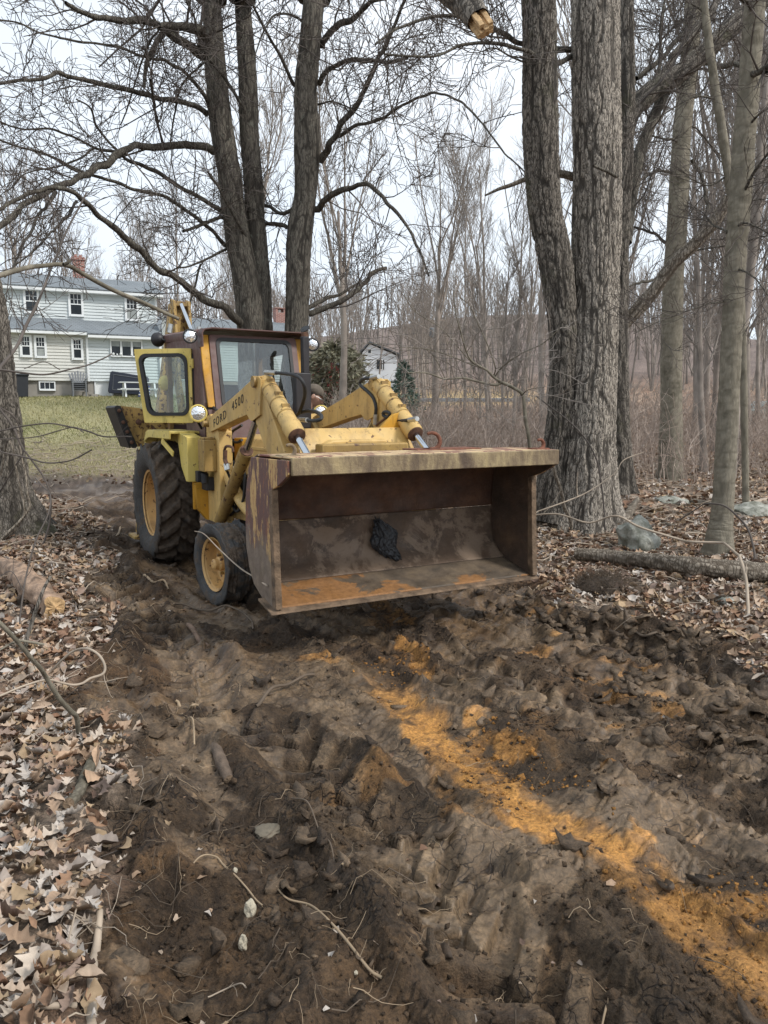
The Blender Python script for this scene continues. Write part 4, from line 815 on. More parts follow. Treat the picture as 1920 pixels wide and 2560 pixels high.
# lawn grass
x,y,rg=sample(60000,(15,42),(-.62,.05),lambda x,y,rg:rg.random(len(x))<zones(x,y)[1],21,.8); z=height(x,y); M=len(x); a=rg.uniform(0,6.28,M); h=rg.uniform(.02,.06,M)*(1+.02*y); w_=.006*(1+.05*y); d=np.stack([np.cos(a),np.sin(a)],1); ln=rg.normal(size=(M,2))*.5
b0=np.stack([x,y,z],1); V=np.stack([b0+np.concatenate([d*w_[:,None],np.zeros((M,1))],1),b0-np.concatenate([d*w_[:,None],np.zeros((M,1))],1),b0+np.concatenate([ln*h[:,None],h[:,None]],1)],1).reshape(-1,3)
cl=lerp(np.array([(.15,.17,.055)]),np.array([(.40,.35,.19)]),np.clip(rg.random(M)*.8+.5*fbm2(x*.5,y*.3,3,122)+.1,0,1)[:,None]); o=link('lawn_grass',mesh_np('lawn_grass',V,np.arange(M*3).reshape(-1,3),smooth=False,col=np.repeat(cl,3,0)),MT['leaf'],ground); o['kind']='stuff'
# fine roots and twigs lying on mud and leaves
def litter_twigs(n,yr,ur,L,r,keep,seed,mat,name):
    x,y,rg=sample(n,yr,ur,keep,seed,.8); M=len(x); k=7; h=rg.uniform(0,6.283,M); P=np.zeros((M,k,3)); P[:,0,0]=x;P[:,0,1]=y; l=rg.uniform(*L,M)/(k-1)
    for j in range(1,k): h=h+rg.normal(size=M)*.38; P[:,j,0]=P[:,j-1,0]+np.cos(h)*l; P[:,j,1]=P[:,j-1,1]+np.sin(h)*l
    P[:,:,1]=np.maximum(P[:,:,1],1.2); P[:,:,2]=height(P[:,:,0].ravel(),P[:,:,1].ravel()).reshape(M,k)+.004+rg.uniform(0,.02,(M,1))+.012*rg.random((M,k))*l[:,None]/.03
    R=rg.uniform(*r,M)[:,None]*np.linspace(1,.4,k)[None]*(1+.05*y[:,None]); V,F=tubes(P,R,3); o=link(name,mesh_np(name,V,F),mat,ground); o['kind']='stuff'
MT['root']=simple('pale_root',(.30,.22,.14),.8,0,.35,6); MT['rootd']=simple('dark_root',(.11,.08,.055),.85,0,.35,6); MT['palestick']=simple('pale_stick',(.36,.29,.22),.8,0,.35,5)
mudk=lambda x,y,rg:rg.random(len(x))<mudmask(x,y)*(.12+.9*np.exp(-zones(x,y)[2]/.45)); leafk=lambda x,y,rg:rg.random(len(x))>mudmask(x,y)
litter_twigs(2600,(1.5,8),(-.55,.5),(.03,.16),(.0006,.0015),mudk,11,MT['root'],'rootlets'); litter_twigs(900,(1.5,9),(-.55,.5),(.06,.3),(.001,.0025),mudk,12,MT['rootd'],'rootlets')
litter_twigs(1500,(1.5,9),(-.8,.8),(.1,.5),(.0012,.0035),leafk,13,MT['palestick'],'fallen_twigs'); litter_twigs(1300,(6,24),(-.5,.65),(.3,1.4),(.003,.008),leafk,14,MT['palestick'],'fallen_twigs'); litter_twigs(260,(1.5,9),(-.6,.6),(.1,.45),(.0012,.003),leafk,15,MT['twig'],'fallen_twigs')
# ---------------------------------------------------------------- the backhoe loader
tr=thing('backhoe_loader','old faded yellow backhoe loader with maroon cab and wide empty rusty front bucket','backhoe loader',(TX,TY,0),-(math.pi/2-TH))
def P2(pts,y): return [tuple(loc(u,v,y=y)[[0,2]]) for u,v in pts]
# wheels
MT['rimgold']=paint('rim_paint',(.53,.30,.10),c2=(.58,.36,.14),dirt_amt=.6,rust_amt=.7)
def tyre(name,c,R,w,rim,lugs,parent,mat,lugd,steer=0,k=300,seed=0,slope=3.2,duty=.55):
    """c centre, axis along y; lugs are real relief"""
    prof=[]  # (radius,y,is_tread,normal r, normal y)
    hw=w/2
    side=[(rim,-hw*.62),(rim+.012,-hw*.74),(rim+(R-rim)*.22,-hw*.93),(rim+(R-rim)*.45,-hw*1.0),(rim+(R-rim)*.66,-hw*.985),(rim+(R-rim)*.8,-hw*.95)]
    tread=[(R-.055-.0*abs(t)-(.035*abs(t)**4),hw*.93*t) for t in np.linspace(-1,1,26)]
    pr=side+tread+[(a,-b) for a,b in side[::-1]]
    pr=np.array(pr); m=len(pr); th=np.arange(k)*2*np.pi/k
    TT,J=np.meshgrid(th,np.arange(m),indexing='ij'); r=pr[:,0][J]; y=pr[:,1][J]; isT=((J>=len(side)-1)&(J<len(side)+27)).astype(float)
    yy=y/hw; d=0
    if lugs:
        ph=(TT*lugs/(2*np.pi)+np.abs(yy)*slope*.28+.5*(yy>0))%1
        l=ss(0,.07,ph)*(1-ss(duty-.07,duty,ph))*ss(.0,.06,np.abs(yy)+.02); d=isT*l*lugd
    else: d=isT*lugd*(np.abs(((yy*4.2+.5)%1)-.5)>.13)
    mud_=fbm3(np.cos(TT)*r*9,np.sin(TT)*r*9,y*9,4,seed); d=d+.012*mud_*isT+.003*mud_+ (isT*.022*np.clip(fbm3(np.cos(TT)*r*25,np.sin(TT)*r*25,y*25,2,seed+4),0,1))
    rr=r+d*np.where(isT>0,1,1); V=np.stack([np.cos(TT)*rr,y,np.sin(TT)*rr],-1).reshape(-1,3)
    if steer: 
        q=math.radians(steer); V=np.stack([V[:,0]*math.cos(q)-V[:,1]*math.sin(q),V[:,0]*math.sin(q)+V[:,1]*math.cos(q),V[:,2]],1)
    V=V+np.array(c); tr_=isT.ravel(); i=np.arange(k)[:,None]*m; j=np.arange(m-1)[None,:]; i2=((np.arange(k)+1)%k)[:,None]*m
    F=np.stack([i+j,i+j+1,i2+j+1,i2+j],-1).reshape(-1,4)
    return link(name,mesh_np(name,V,F,attrs={'tread':tr_}),mat,parent)
RW=.62
for sgn in (-1,1):
    w=MB(); cy=sgn*.755; c=(0,cy,.605)
    # rim: dished, gold
    w.lathe([(.315,sgn*.14),(.335,sgn*.15),(.335,sgn*.135),(.305,sgn*.115),(.30,sgn*.02),(.27,-sgn*.02),(.16,-sgn*.03),(.14,sgn*.02),(.09,sgn*.03),(.085,sgn*.07),(.01,sgn*.075)],c,(0,1,0),40,cap0=False)
    wh=w.build('wheel',MT['rimgold'],tr)
    tyre('tyre',c,RW,.40,.325,19,wh,MT['tyre_mud'],.045,seed=int(3+sgn))
    for q in range(8):
        a=q*math.pi/4; nb=MB().lathe([(.016,0),(.016,sgn*.03),(.006,sgn*.034)],(.115*math.cos(a),cy+sgn*.025,.605+.115*math.sin(a)),(0,1,0),6).build('lug_nut',MT['rust'],wh)
    # steering front wheels
    cx,cy,cz=2.145,sgn*.845,.345; st=math.radians(7); ax=(-math.sin(st),math.cos(st),0); w=MB()
    w.lathe([(.195,sgn*.085),(.212,sgn*.098),(.214,sgn*.09),(.19,sgn*.07),(.18,-sgn*.01),(.165,-sgn*.025),(.13,-sgn*.03),(.105,-sgn*.005),(.10,0),(.058,sgn*.004),(.056,sgn*.05),(.044,sgn*.062),(.042,sgn*.09),(.03,sgn*.10),(.004,sgn*.102)],(cx,cy,cz),ax,40,cap0=False)
    wh=w.build('wheel',MT['rimgold'],tr)
    tyre('tyre',(cx,cy,cz),.352,.235,.207,0,wh,MT['tyre'],.010,steer=7,k=160,seed=9)
    R=Matrix.Rotation(st,3,'Z')
    for q in range(6):
        a=q*math.pi/3+.3; o_=R@Vector((.082*math.cos(a),sgn*.004,.082*math.sin(a))); MB().lathe([(.013,0),(.013,sgn*.026),(.005,sgn*.03)],(cx+o_.x,cy+o_.y,cz+o_.z),ax,6).build('lug_nut',MT['grimy'],wh)
# chassis, axle, engine
c=MB()
for y in (-.30,.22): c.box(.1,2.85,y,y+.08,.50,.68)
c.box(-.5,.2,-.35,.35,.45,.85)
c.build('chassis',MT['grimy'],tr,.01)
a=MB().obox((2.145,-.76,.40),(2.145,.76,.40),.11,.10).obox((2.145,-.66,.40),(2.145,-.66,.29),.07,.07,(1,0,0)).obox((2.28,-.62,.34),(2.28,.62,.34),.035,.035).obox((2.42,-.55,.30),(2.42,.55,.30),.05,.06).build('front_axle',MT['grimy'],tr,.008)
MB().lathe([(.09,-.5),(.12,-.3),(.17,-.1),(.17,.1),(.12,.3),(.09,.5)],(0,0,.605),(0,1,0),20).build('rear_axle',MT['grimy'],tr)
e=MB().box(1.15,2.35,-.2,.2,.52,1.02).box(1.3,2.0,-.27,-.2,.60,.86).box(1.0,1.25,-.33,.33,.45,.9).lathe([(.06,0),(.07,.03),(.07,.18),(.05,.2)],(1.45,-.3,.62),(0,0,1),16).lathe([(.05,0),(.05,.16)],(1.75,-.3,.66),(0,0,1),14).lathe([(.09,-.02),(.09,.04)],(2.2,-.28,.8),(1,0,0),18).box(1.9,2.2,-.32,-.2,.70,.84).tube([(1.2,-.3,.9),(1.5,-.33,.95),(1.9,-.3,.88),(2.2,-.25,.95)],.018,8,20).tube([(1.2,-.34,.7),(1.45,-.36,.6),(1.8,-.35,.72),(2.3,-.3,.6)],.014,8,20).build('engine',MT['engine'],tr,.01)
MB().prism([(-.33,.95),(-.34,1.20),(-.30,1.28),(-.22,1.315),(.22,1.315),(.30,1.28),(.34,1.20),(.33,.95)],1.15,2.82,'x').build('hood',MT['tan'],tr,.015)
h=MB().box(1.3,2.7,-.348,-.334,1.02,1.17).box(1.32,1.9,-.355,-.345,1.19,1.22).box(1.95,2.7,-.355,-.345,1.19,1.22); h.build('hood_side_panel',MT['tan'],tr,.006)
MB().box(2.80,2.93,-.36,.36,.60,1.29).box(2.93,2.96,-.30,.30,.70,1.2).build('grille',MT['grimy'],tr,.012)
MB().prism([(.98,1.28),(1.2,1.285),(1.18,1.05),(.98,1.05)],-.345,.345).build('cowl',MT['gold'],tr,.01)
# loader towers and side pieces
for s in (-1,1):
    t=MB(); y0,y1=sorted((s*.42,s*.55)); t.prism([(.80,1.47),(.93,1.50),(1.16,1.34),(1.16,.50),(.80,.50)],y0,y1); t.build('loader_tower',MT['tan'],tr,.008)
    MB().obox((1.05,s*.42,.62),(2.25,s*.33,.62),.05,.12).build('tower_brace',MT['grimy'],tr,.006)
MB().tube([(1.12,-.46,.95),(1.5,-.47,.75),(1.85,-.44,.60),(2.02,-.42,.52),(2.12,-.45,.40)],.052,12,24).build('side_rail',MT['tan'],tr)
MB().box(.92,1.10,-.67,-.55,.98,1.27).box(.94,1.08,-.66,-.56,1.27,1.29).build('valve_block',MT['grimy'],tr,.008)
MB().box(.88,.96,-.69,-.60,.88,.98).lathe([(.035,0),(.035,.09)],(.98,-.63,.87),(0,0,1),12).box(.84,1.0,-.62,-.54,.80,.92).build('valve_linkage',MT['engine'],tr,.004)
MB().prism([(.45,1.335),(.80,1.285),(.80,.87),(.73,.87),(.58,1.0)],-.735,-.60).prism([(.80,1.285),(.80,.865),(.77,.865),(.77,1.285)],-.60,-.555).build('tool_box',MT['lemon'],tr,.006)
MB().box(.70,.74,-.67,-.545,.60,.87).prism([(-.675,.86),(-.5,.87),(-.45,.52),(-.56,.50),(-.655,.62)],.72,.80,'x').build('step_panel',MT['gold'],tr,.006)
for s in (-1,1):
    y0,y1=sorted((s*.50,s*.83)); yo=s*.83
    f=MB().prism([(-.52,1.22),(-.42,1.31),(-.30,1.335),(.56,1.335),(.56,1.31),(-.29,1.31),(-.40,1.285),(-.50,1.20)],y0,y1)
    yy0,yy1=sorted((yo,yo-s*.012)); f.prism([(-.54,1.20),(-.42,1.31),(-.30,1.335),(.56,1.335),(.56,1.26),(-.28,1.255),(-.38,1.24)],yy0,yy1); f.build('fender',MT['lemon'],tr,.01)
MB().obox((-.52,-.80,1.22),(-.60,-.83,1.07),.012,.03).obox((.30,-.84,1.24),(.55,-.80,1.12),.012,.05).build('fender_bracket',MT['lemon'],tr)
# arms
AO=[(521,1046),(540,1028),(585,990),(636,943),(645,940),(651,948),(651,975),(649,1038),(630,1053),(624,1050),(617,1037),(590,1048),(524,1081)]
for s in (-1,1):
    ap=P2(AO,-.575); y0,y1=sorted((s*.575,s*.565)); y2,y3=sorted((s*.47,s*.46)); yi,yj=sorted((s*.567,s*.468))
    m_=MB().prism(ap,y0,y1).prism(ap,y2,y3)
    top=[ap[0],ap[1],ap[2],ap[3],ap[4]]; inn=[(x,z-.012) for x,z in top]
    m_.prism(top+inn[::-1],yi,yj); bt=[ap[9],ap[10],ap[11],ap[12]]; m_.prism(bt+[(x,z+.012) for x,z in bt[::-1]],yi,yj); m_.prism([ap[5],ap[6],ap[7],(ap[7][0]-.012,ap[7][1]),(ap[5][0]-.012,ap[5][1]-.01)],yi,yj)
    arm=m_.build('loader_arm',MT['tan'],tr,.003)
    MB().prism([(2.18,1.735),(2.28,1.70),(2.46,1.50),(2.74,1.19),(3.05,.74),(3.06,.52),(2.98,.50),(2.72,.82),(2.36,1.20),(2.12,1.44)],*sorted((s*.556,s*.475))).build('lower_arm',MT['tan'],arm,.008)
    MB().lathe([(.045,-.01),(.045,.14)],(2.19,s*.59 if s<0 else .45,1.75),(0,1,0),16).lathe([(.03,-.01),(.03,.16)],(.90,s*.60 if s<0 else .44,1.41),(0,1,0),14).build('pivot_pin',MT['grimy'],arm)
    # tilt cylinder
    yc=s*.50; A=np.array([2.22,yc,1.745]); B=np.array([2.80,yc,1.35]); E=np.array([3.08,yc,1.16]); d=norm(B-A)
    cy_=MB().lathe([(.03,-.05),(.045,-.04),(.062,0),(.066,.02),(.066,np.linalg.norm(B-A)-.12),(.073,np.linalg.norm(B-A)-.115),(.073,np.linalg.norm(B-A)-.02),(.066,np.linalg.norm(B-A))],A,d,24).build('tilt_cylinder',MT['tan'],arm)
    MB().lathe([(.064,0),(.065,.012),(.045,.02),(.03,.02)],A+d*(np.linalg.norm(B-A)-.005),d,24).build('gland',MT['rust'],cy_)
    MB().lathe([(.025,0),(.025,np.linalg.norm(E-B))],B,d,18).build('piston_rod',MT['chrome'],cy_)
    cl=MB()
    for q in (.12,.30,.46):
        pc=A+d*q; cl.lathe([(.069,-.006),(.069,.006)],pc,d,24); cl.box(pc[0]-.012,pc[0]+.012,yc-.03,yc+.03,pc[2]+.066,pc[2]+.095)
    cl.build('hose_clamp',MT['grimy'],cy_)
    # lift cylinder
    yc=s*.535; A=np.array([2.08,yc,1.45]); B=np.array([1.84,yc,1.20]); E=np.array([1.10,yc,.53]); d=norm(E-B); L=np.linalg.norm(E-B)
    lc=MB().lathe([(.03,0),(.06,.005),(.062,.05),(.062,.13),(.054,.14),(.054,L)],B,d,24).build('lift_cylinder',MT['grimy'],arm)
    MB().lathe([(.028,0),(.028,np.linalg.norm(B-A))],A,norm(B-A),18).build('piston_rod',MT['chrome'],lc)
    MB().lathe([(.055,0),(.056,.012),(.03,.016)],B+d*.004,-d,24).build('gland',MT['rust'],lc)
MB().prism([(2.62,1.385),(2.655,1.40),(2.72,1.34),(2.80,1.20),(2.77,1.19),(2.66,1.30)],-.475,.475).build('cross_beam',MT['tan'],tr,.006)
MB().prism([(.28,1.39),(.475,1.30),(.475,1.52),(.40,1.50)],2.60,2.64,'x').build('gusset',MT['gold'],tr,.004)
# lettering on the arm
def lettering(txt,pa,pb,hgt,y,parent):
    cu=bpy.data.curves.new('lettering','FONT'); cu.body=txt; cu.size=1; cu.extrude=.02; cu.space_character=1.25
    o=bpy.data.objects.new('tmp',cu); COL.objects.link(o); dg=bpy.context.evaluated_depsgraph_get(); me=bpy.data.meshes.new_from_object(o.evaluated_get(dg)); bpy.data.objects.remove(o)
    xs=[v.co.x for v in me.vertices]; ys_=[v.co.y for v in me.vertices]; w=max(xs)-min(xs); h=max(ys_)-min(ys_); L=math.hypot(pb[0]-pa[0],pb[1]-pa[1]); t=(np.array(pb)-np.array(pa))/L
    for v in me.vertices:
        a=(v.co.x-min(xs))/w*L; b=(v.co.y-min(ys_))/h*hgt; v.co=(pa[0]+t[0]*a-t[1]*b*.15,y-v.co.z*.05,pa[1]+t[1]*a+b)
    me.name='lettering'; return link('lettering',me,MT['letter'],parent)
MT['letter']=simple('dark_lettering',(.035,.028,.02),.7)
arm0=[o for o in tr.children if o.name.startswith('loader_arm')][0]
tA=loc(534.5,1069,y=-.577); tB=loc(565.5,1044.5,y=-.577); lettering('FORD',(tA[0],tA[2]),(tB[0],tB[2]),.072,-.5772,arm0)
tA=loc(580,1028,y=-.577); tB=loc(608.5,1006,y=-.577); lettering('4500',(tA[0],tA[2]),(tB[0],tB[2]),.072,-.5772,arm0)
# ---- bucket
bp=[(3.85,1.252),(3.60,1.25),(3.34,1.245),(3.24,1.20),(3.175,1.07),(3.152,.92),(3.15,.80)]
bq=[(3.15,.797),(3.155,.66),(3.185,.54),(3.24,.47),(3.31,.42)]
br=[(3.312,.418),(3.45,.378),(3.62,.335)]
def sheet(prof,y0,y1,n,th,name,mat,parent,seed):
    ys_=np.linspace(y0,y1,n); pr=resample(prof,40) if len(prof)>3 else resample(prof,24); V=[];k=len(pr)
    xx=np.repeat(pr[None,:,0],n,0); zz=np.repeat(pr[None,:,1],n,0); yy=np.repeat(ys_[:,None],k,1)
    dn=.006*fbm2(yy*2.2+seed,(xx+zz)*3,3,seed)
    V=np.stack([xx+dn,yy,zz+dn*.4],-1).reshape(-1,3); ix=np.arange(n*k).reshape(n,k); F=np.stack([ix[:-1,:-1],ix[1:,:-1],ix[1:,1:],ix[:-1,1:]],-1).reshape(-1,4)
    o=link(name,mesh_np(name,V,F),mat,parent); sd_=o.modifiers.new('thick','SOLIDIFY'); sd_.thickness=th; sd_.offset=1; return o
def bucketmat(name,stops,scl,orange=None,pale=None):
    m,n,b=newmat(name); c=ramp(n,noise(n,scl,9,.68,stretch=(1,.7,1)),stops)
    if pale: c=mixc(n,ramp(n,noise(n,3.2,8,.7,dist=.4),[(.50,(0,0,0)),(.56,(.8,.8,.8))]),c,pale)
    if orange:
        tc=N(n,'ShaderNodeTexCoord'); sx=N(n,'ShaderNodeSeparateXYZ'); n.links.new(tc.outputs['Object'],sx.inputs[0])
        # caked soil lies at the machine's right half of the floor
        mr=N(n,'ShaderNodeMapRange'); mr.inputs['From Min'].default_value=.15; mr.inputs['From Max'].default_value=-.5; mr.inputs['To Min'].default_value=-.16; mr.inputs['To Max'].default_value=.10; n.links.new(sx.outputs['Y'],mr.inputs[0]); mr2=N(n,'ShaderNodeMapRange'); mr2.inputs['From Min'].default_value=3.50; mr2.inputs['From Max'].default_value=3.64; mr2.inputs['To Max'].default_value=.22; n.links.new(sx.outputs['X'],mr2.inputs[0]); ad0=N(n,'ShaderNodeMath',operation='ADD'); n.links.new(mr.outputs[0],ad0.inputs[0]); n.links.new(mr2.outputs[0],ad0.inputs[1])
        ad=N(n,'ShaderNodeMath',operation='ADD'); n.links.new(ad0.outputs[0],ad.inputs[0]); n.links.new(noise(n,3.4,9,.62,dist=.5),ad.inputs[1])
        c=mixc(n,ramp(n,ad.outputs[0],[(.53,(0,0,0)),(.57,(1,1,1))]),c,ramp(n,noise(n,30,6,.7),[(.3,tuple(x*.55 for x in orange)),(.7,orange)]))
    n.links.new(c,b.inputs['Base Color']); n.links.new(ramp(n,noise(n,6),[(.35,(.45,)*3),(.65,(.85,)*3)]),b.inputs['Roughness']); bumpn(n,b,noise(n,35,9,.72),.6,.012); return m
MT['bk_up']=bucketmat('bucket_back_upper',[(.3,(.035,.018,.012)),(.5,(.085,.040,.022)),(.7,(.17,.08,.04))],4)
MT['bk_low']=bucketmat('bucket_back_lower',[(.3,(.04,.027,.019)),(.5,(.10,.065,.042)),(.7,(.17,.115,.08))],4,pale=(.23,.165,.115))
MT['bk_floor']=bucketmat('bucket_floor',[(.3,(.05,.04,.03)),(.5,(.11,.082,.057)),(.7,(.19,.14,.09))],7,orange=(.34,.165,.06))
MT['bk_side']=bucketmat('bucket_inner_side',[(.3,(.04,.028,.02)),(.5,(.08,.052,.036)),(.7,(.14,.085,.05))],5)
# outside of side plate: maroon over old yellow, torn in vertical strips, soil below
m,n,b=newmat('bucket_outer_side'); tc=N(n,'ShaderNodeTexCoord'); sx=N(n,'ShaderNodeSeparateXYZ'); n.links.new(tc.outputs['Object'],sx.inputs[0])
st_=noise(n,5.5,8,.7,stretch=(2.4,1,.55)); c=mixc(n,ramp(n,st_,[(.50,(0,0,0)),(.53,(1,1,1))]),(.12,.06,.052),(.50,.32,.13))
c=mixc(n,ramp(n,noise(n,26,6,.7,stretch=(2,1,.5)),[(.56,(0,0,0)),(.60,(.8,.8,.8))]),c,(.26,.10,.045))
mr=N(n,'ShaderNodeMapRange'); mr.inputs['From Min'].default_value=.95; mr.inputs['From Max'].default_value=.55; mr.inputs['To Min'].default_value=-.15; mr.inputs['To Max'].default_value=.32; n.links.new(sx.outputs['Z'],mr.inputs[0]); ad=N(n,'ShaderNodeMath',operation='ADD'); n.links.new(mr.outputs[0],ad.inputs[0]); n.links.new(noise(n,4,8,.7),ad.inputs[1])
c=mixc(n,ramp(n,ad.outputs[0],[(.55,(0,0,0)),(.68,(.95,.95,.95))]),c,ramp(n,noise(n,16,8,.7),[(.3,(.10,.075,.055)),(.7,(.23,.18,.14))])); n.links.new(c,b.inputs['Base Color']); b.inputs['Roughness'].default_value=.6; bumpn(n,b,noise(n,40,8,.7),.4,.006); MT['bk_out']=m
# lip: bare soiled yellow brown
m,n,b=newmat('bucket_lip'); c=ramp(n,noise(n,6,8,.7,stretch=(1,1.4,.5)),[(.33,(.10,.068,.045)),(.47,(.20,.145,.085)),(.6,(.34,.26,.14)),(.72,(.40,.30,.15))]); n.links.new(c,b.inputs['Base Color']); b.inputs['Roughness'].default_value=.7; bumpn(n,b,noise(n,30,8,.7),.6,.012); MT['lip']=m
m,n,b=newmat('bucket_top'); c=mixc(n,ramp(n,noise(n,7,8,.7,stretch=(.6,1.6,1)),[(.46,(0,0,0)),(.52,(1,1,1))]),(.20,.075,.055),(.55,.40,.22)); n.links.new(c,b.inputs['Base Color']); b.inputs['Roughness'].default_value=.6; bumpn(n,b,noise(n,40,8,.7),.4,.006); MT['bktop']=m
MT['edge']=simple('soil_caked_edge',(.15,.10,.062),.85,0,.6,14,.8)
bk=thing('bucket',None,None); bk.parent=tr; bk.location=(0,0,0)
sheet(bp[2:],-1.0,1.0,60,.014,'back_plate',MT['bk_up'],bk,1)
sheet(bp[:3],-1.0,1.0,40,.012,'top_plate',MT['bktop'],bk,2)
sheet(bq,-.995,.995,60,.014,'lower_back_plate',MT['bk_low'],bk,3)
sheet(br,-.995,.995,60,.016,'floor_plate',MT['bk_floor'],bk,4)
sidep=[(3.27,1.238),(3.21,1.15),(3.155,1.0),(3.138,.80),(3.145,.64),(3.19,.515),(3.27,.42),(3.44,.345),(3.60,.315),(3.655,.325),(3.645,.45),(3.625,.80),(3.615,1.06),(3.70,1.085),(3.80,1.13),(3.862,1.165),(3.862,1.245)]
for s in (-1,1):
    MB().prism(sidep,*sorted((s*1.002,s*1.020))).build('side_plate',MT['bk_out'],bk,.003)
    MB().prism([(x*.999+.002,z*.998+.002) for x,z in sidep],*sorted((s*.990,s*1.0))).build('inner_side_plate',MT['bk_side'],bk)
    MB().prism([(3.60,.34),(3.66,.33),(3.652,.45),(3.633,.8),(3.622,1.06),(3.575,1.05),(3.585,.8)],*sorted((s*.982,s*1.026))).build('side_cutter',MT['edge'],bk,.004)
    for ya,yb in ((.60,.585),(.455,.44)): MB().prism([(3.09,.62),(3.0,.56),(2.96,.48),(3.04,.42),(3.12,.47)],*sorted((s*ya,s*yb))).build('hinge_bracket',MT['rust'],bk,.004)
    MB().prism([(3.10,1.2),(3.02,1.14),(3.04,1.02),(3.08,.95)],*sorted((s*.54,s*.46))).build('hinge_bracket',MT['rust'],bk,.004)
lp=MB().box(3.855,3.885,-1.0,1.0,1.158,1.262).box(3.70,3.86,-1.0,1.0,1.235,1.247); lipo=lp.build('lip',MT['lip'],bk,.006)
ce=MB().prism([(3.45,.366),(3.665,.318),(3.672,.305),(3.45,.350)],-1.06,1.03).build('cutting_edge',MT['edge'],bk,.002)
def hook(pos,r,t,mat,ang=0):
    q=MB(); pts=[(pos[0]+r*math.sin(a)*math.sin(ang),pos[1]+r*math.sin(a)*math.cos(ang),pos[2]+r-r*math.cos(a)) for a in np.linspace(-.3,3.7,16)]; q.tube(pts,[t,t*.6],8); q.box(pos[0]-.05,pos[0]+.05,pos[1]-.07,pos[1]+.05,pos[2]-.004,pos[2]+.012); return q.build('grab_hook',mat,bk,.003)
MT['rusthook']=simple('rusty_hook',(.18,.07,.04),.75,.1,.4,30,.5)
hook((3.68,-.93,1.258),.035,.016,MT['lip'])
hook((3.40,.26,1.256),.06,.020,MT['rusthook'],.3)
hook((3.76,.93,1.258),.035,.017,MT['rusthook'])
MB().box(3.3,3.5,.08,.62,1.257,1.268).build('weld_plate',MT['rusthook'],bk,.003)
# ---- cab
def fx(z): return .64+.15*(2.2-z)/.62
def slab(poly,o0,o1,q=None):
    q=q or MB(); n=len(poly); V=[(fx(z)+o0,y,z) for y,z in poly]+[(fx(z)+o1,y,z) for y,z in poly]
    return q.add(V,[tuple(range(n))[::-1],tuple(range(n,2*n))]+[(i,(i+1)%n,n+(i+1)%n,n+i) for i in range(n)])
def rrect(y0,y1,z0,z1,r,n=5):
    P=[]
    for cy,cz,a0 in ((y1-r,z1-r,0),(y0+r,z1-r,90),(y0+r,z0+r,180),(y1-r,z0+r,270)):
        for i in range(n): a=math.radians(a0+90*i/(n-1)); P.append((cy+r*math.cos(a),cz+r*math.sin(a)))
    return P
def ring(outer,inner,place,q=None):
    """frame between two loops with equal counts; place(p,side)"""
    q=q or MB(); n=len(outer); V=[place(p,0) for p in outer]+[place(p,0) for p in inner]+[place(p,1) for p in outer]+[place(p,1) for p in inner]; F=[]
    for i in range(n):
        j=(i+1)%n; F+=[(i,j,n+j,n+i),(2*n+i,3*n+i,3*n+j,2*n+j),(i,2*n+i,2*n+j,j),(n+i,n+j,3*n+j,3*n+i)]
    return q.add(V,F)
cab=thing('cab',None,None); cab.parent=tr
rz_=lambda x:.055*(.6-x)/1.26
ou=[(-.545,2.20),(-.555,2.235),(-.55,2.275),(-.50,2.30),(-.2,2.315),(.2,2.315),(.50,2.30),(.545,2.275),(.55,2.235),(.54,2.20)]; iu=[(y*.955,z-.022 if 2<i_<7 else z) for i_,(y,z) in enumerate(ou)]
q=MB(); n_=len(ou); q.add([(x,y,z+rz_(x)) for x in (-.67,.60) for y,z in ou]+[(x,y,z+rz_(x)) for x in (-.67,.60) for y,z in iu],sum([[(i,i+1,n_+i+1,n_+i),(2*n_+i,3*n_+i,3*n_+i+1,2*n_+i+1),(i,2*n_+i,2*n_+i+1,i+1),(n_+i,n_+i+1,3*n_+i+1,3*n_+i)] for i in range(n_-1)],[])+[(0,n_,3*n_,2*n_),(n_-1,3*n_-1,4*n_-1,2*n_-1)])
ro=q.build('roof',MT['maroon'],cab,.008)
# visor: thin curved lip over the windshield
vz=[(-.545,2.12),(-.55,2.25),(-.53,2.285),(-.45,2.30),(.45,2.297),(.51,2.28),(.53,2.24),(.525,2.12)]; vi=[(-.537,2.12),(-.540,2.245),(-.522,2.276),(-.447,2.290),(.447,2.287),(.502,2.271),(.52,2.235),(.515,2.12)]
q=MB(); n_=len(vz); q.add([(.60,y,z) for y,z in vz]+[(.60,y,z) for y,z in vi]+[(.76,y,z) for y,z in vz]+[(.76,y,z) for y,z in vi],sum([[(i,i+1,2*n_+i+1,2*n_+i),(n_+i,3*n_+i,3*n_+i+1,n_+i+1),(2*n_+i,2*n_+i+1,3*n_+i+1,3*n_+i)] for i in range(n_-1)],[])+[(0,2*n_,3*n_,n_),(n_-1,2*n_-1,4*n_-1,3*n_-1)]); q.build('visor',MT['maroon'],ro)
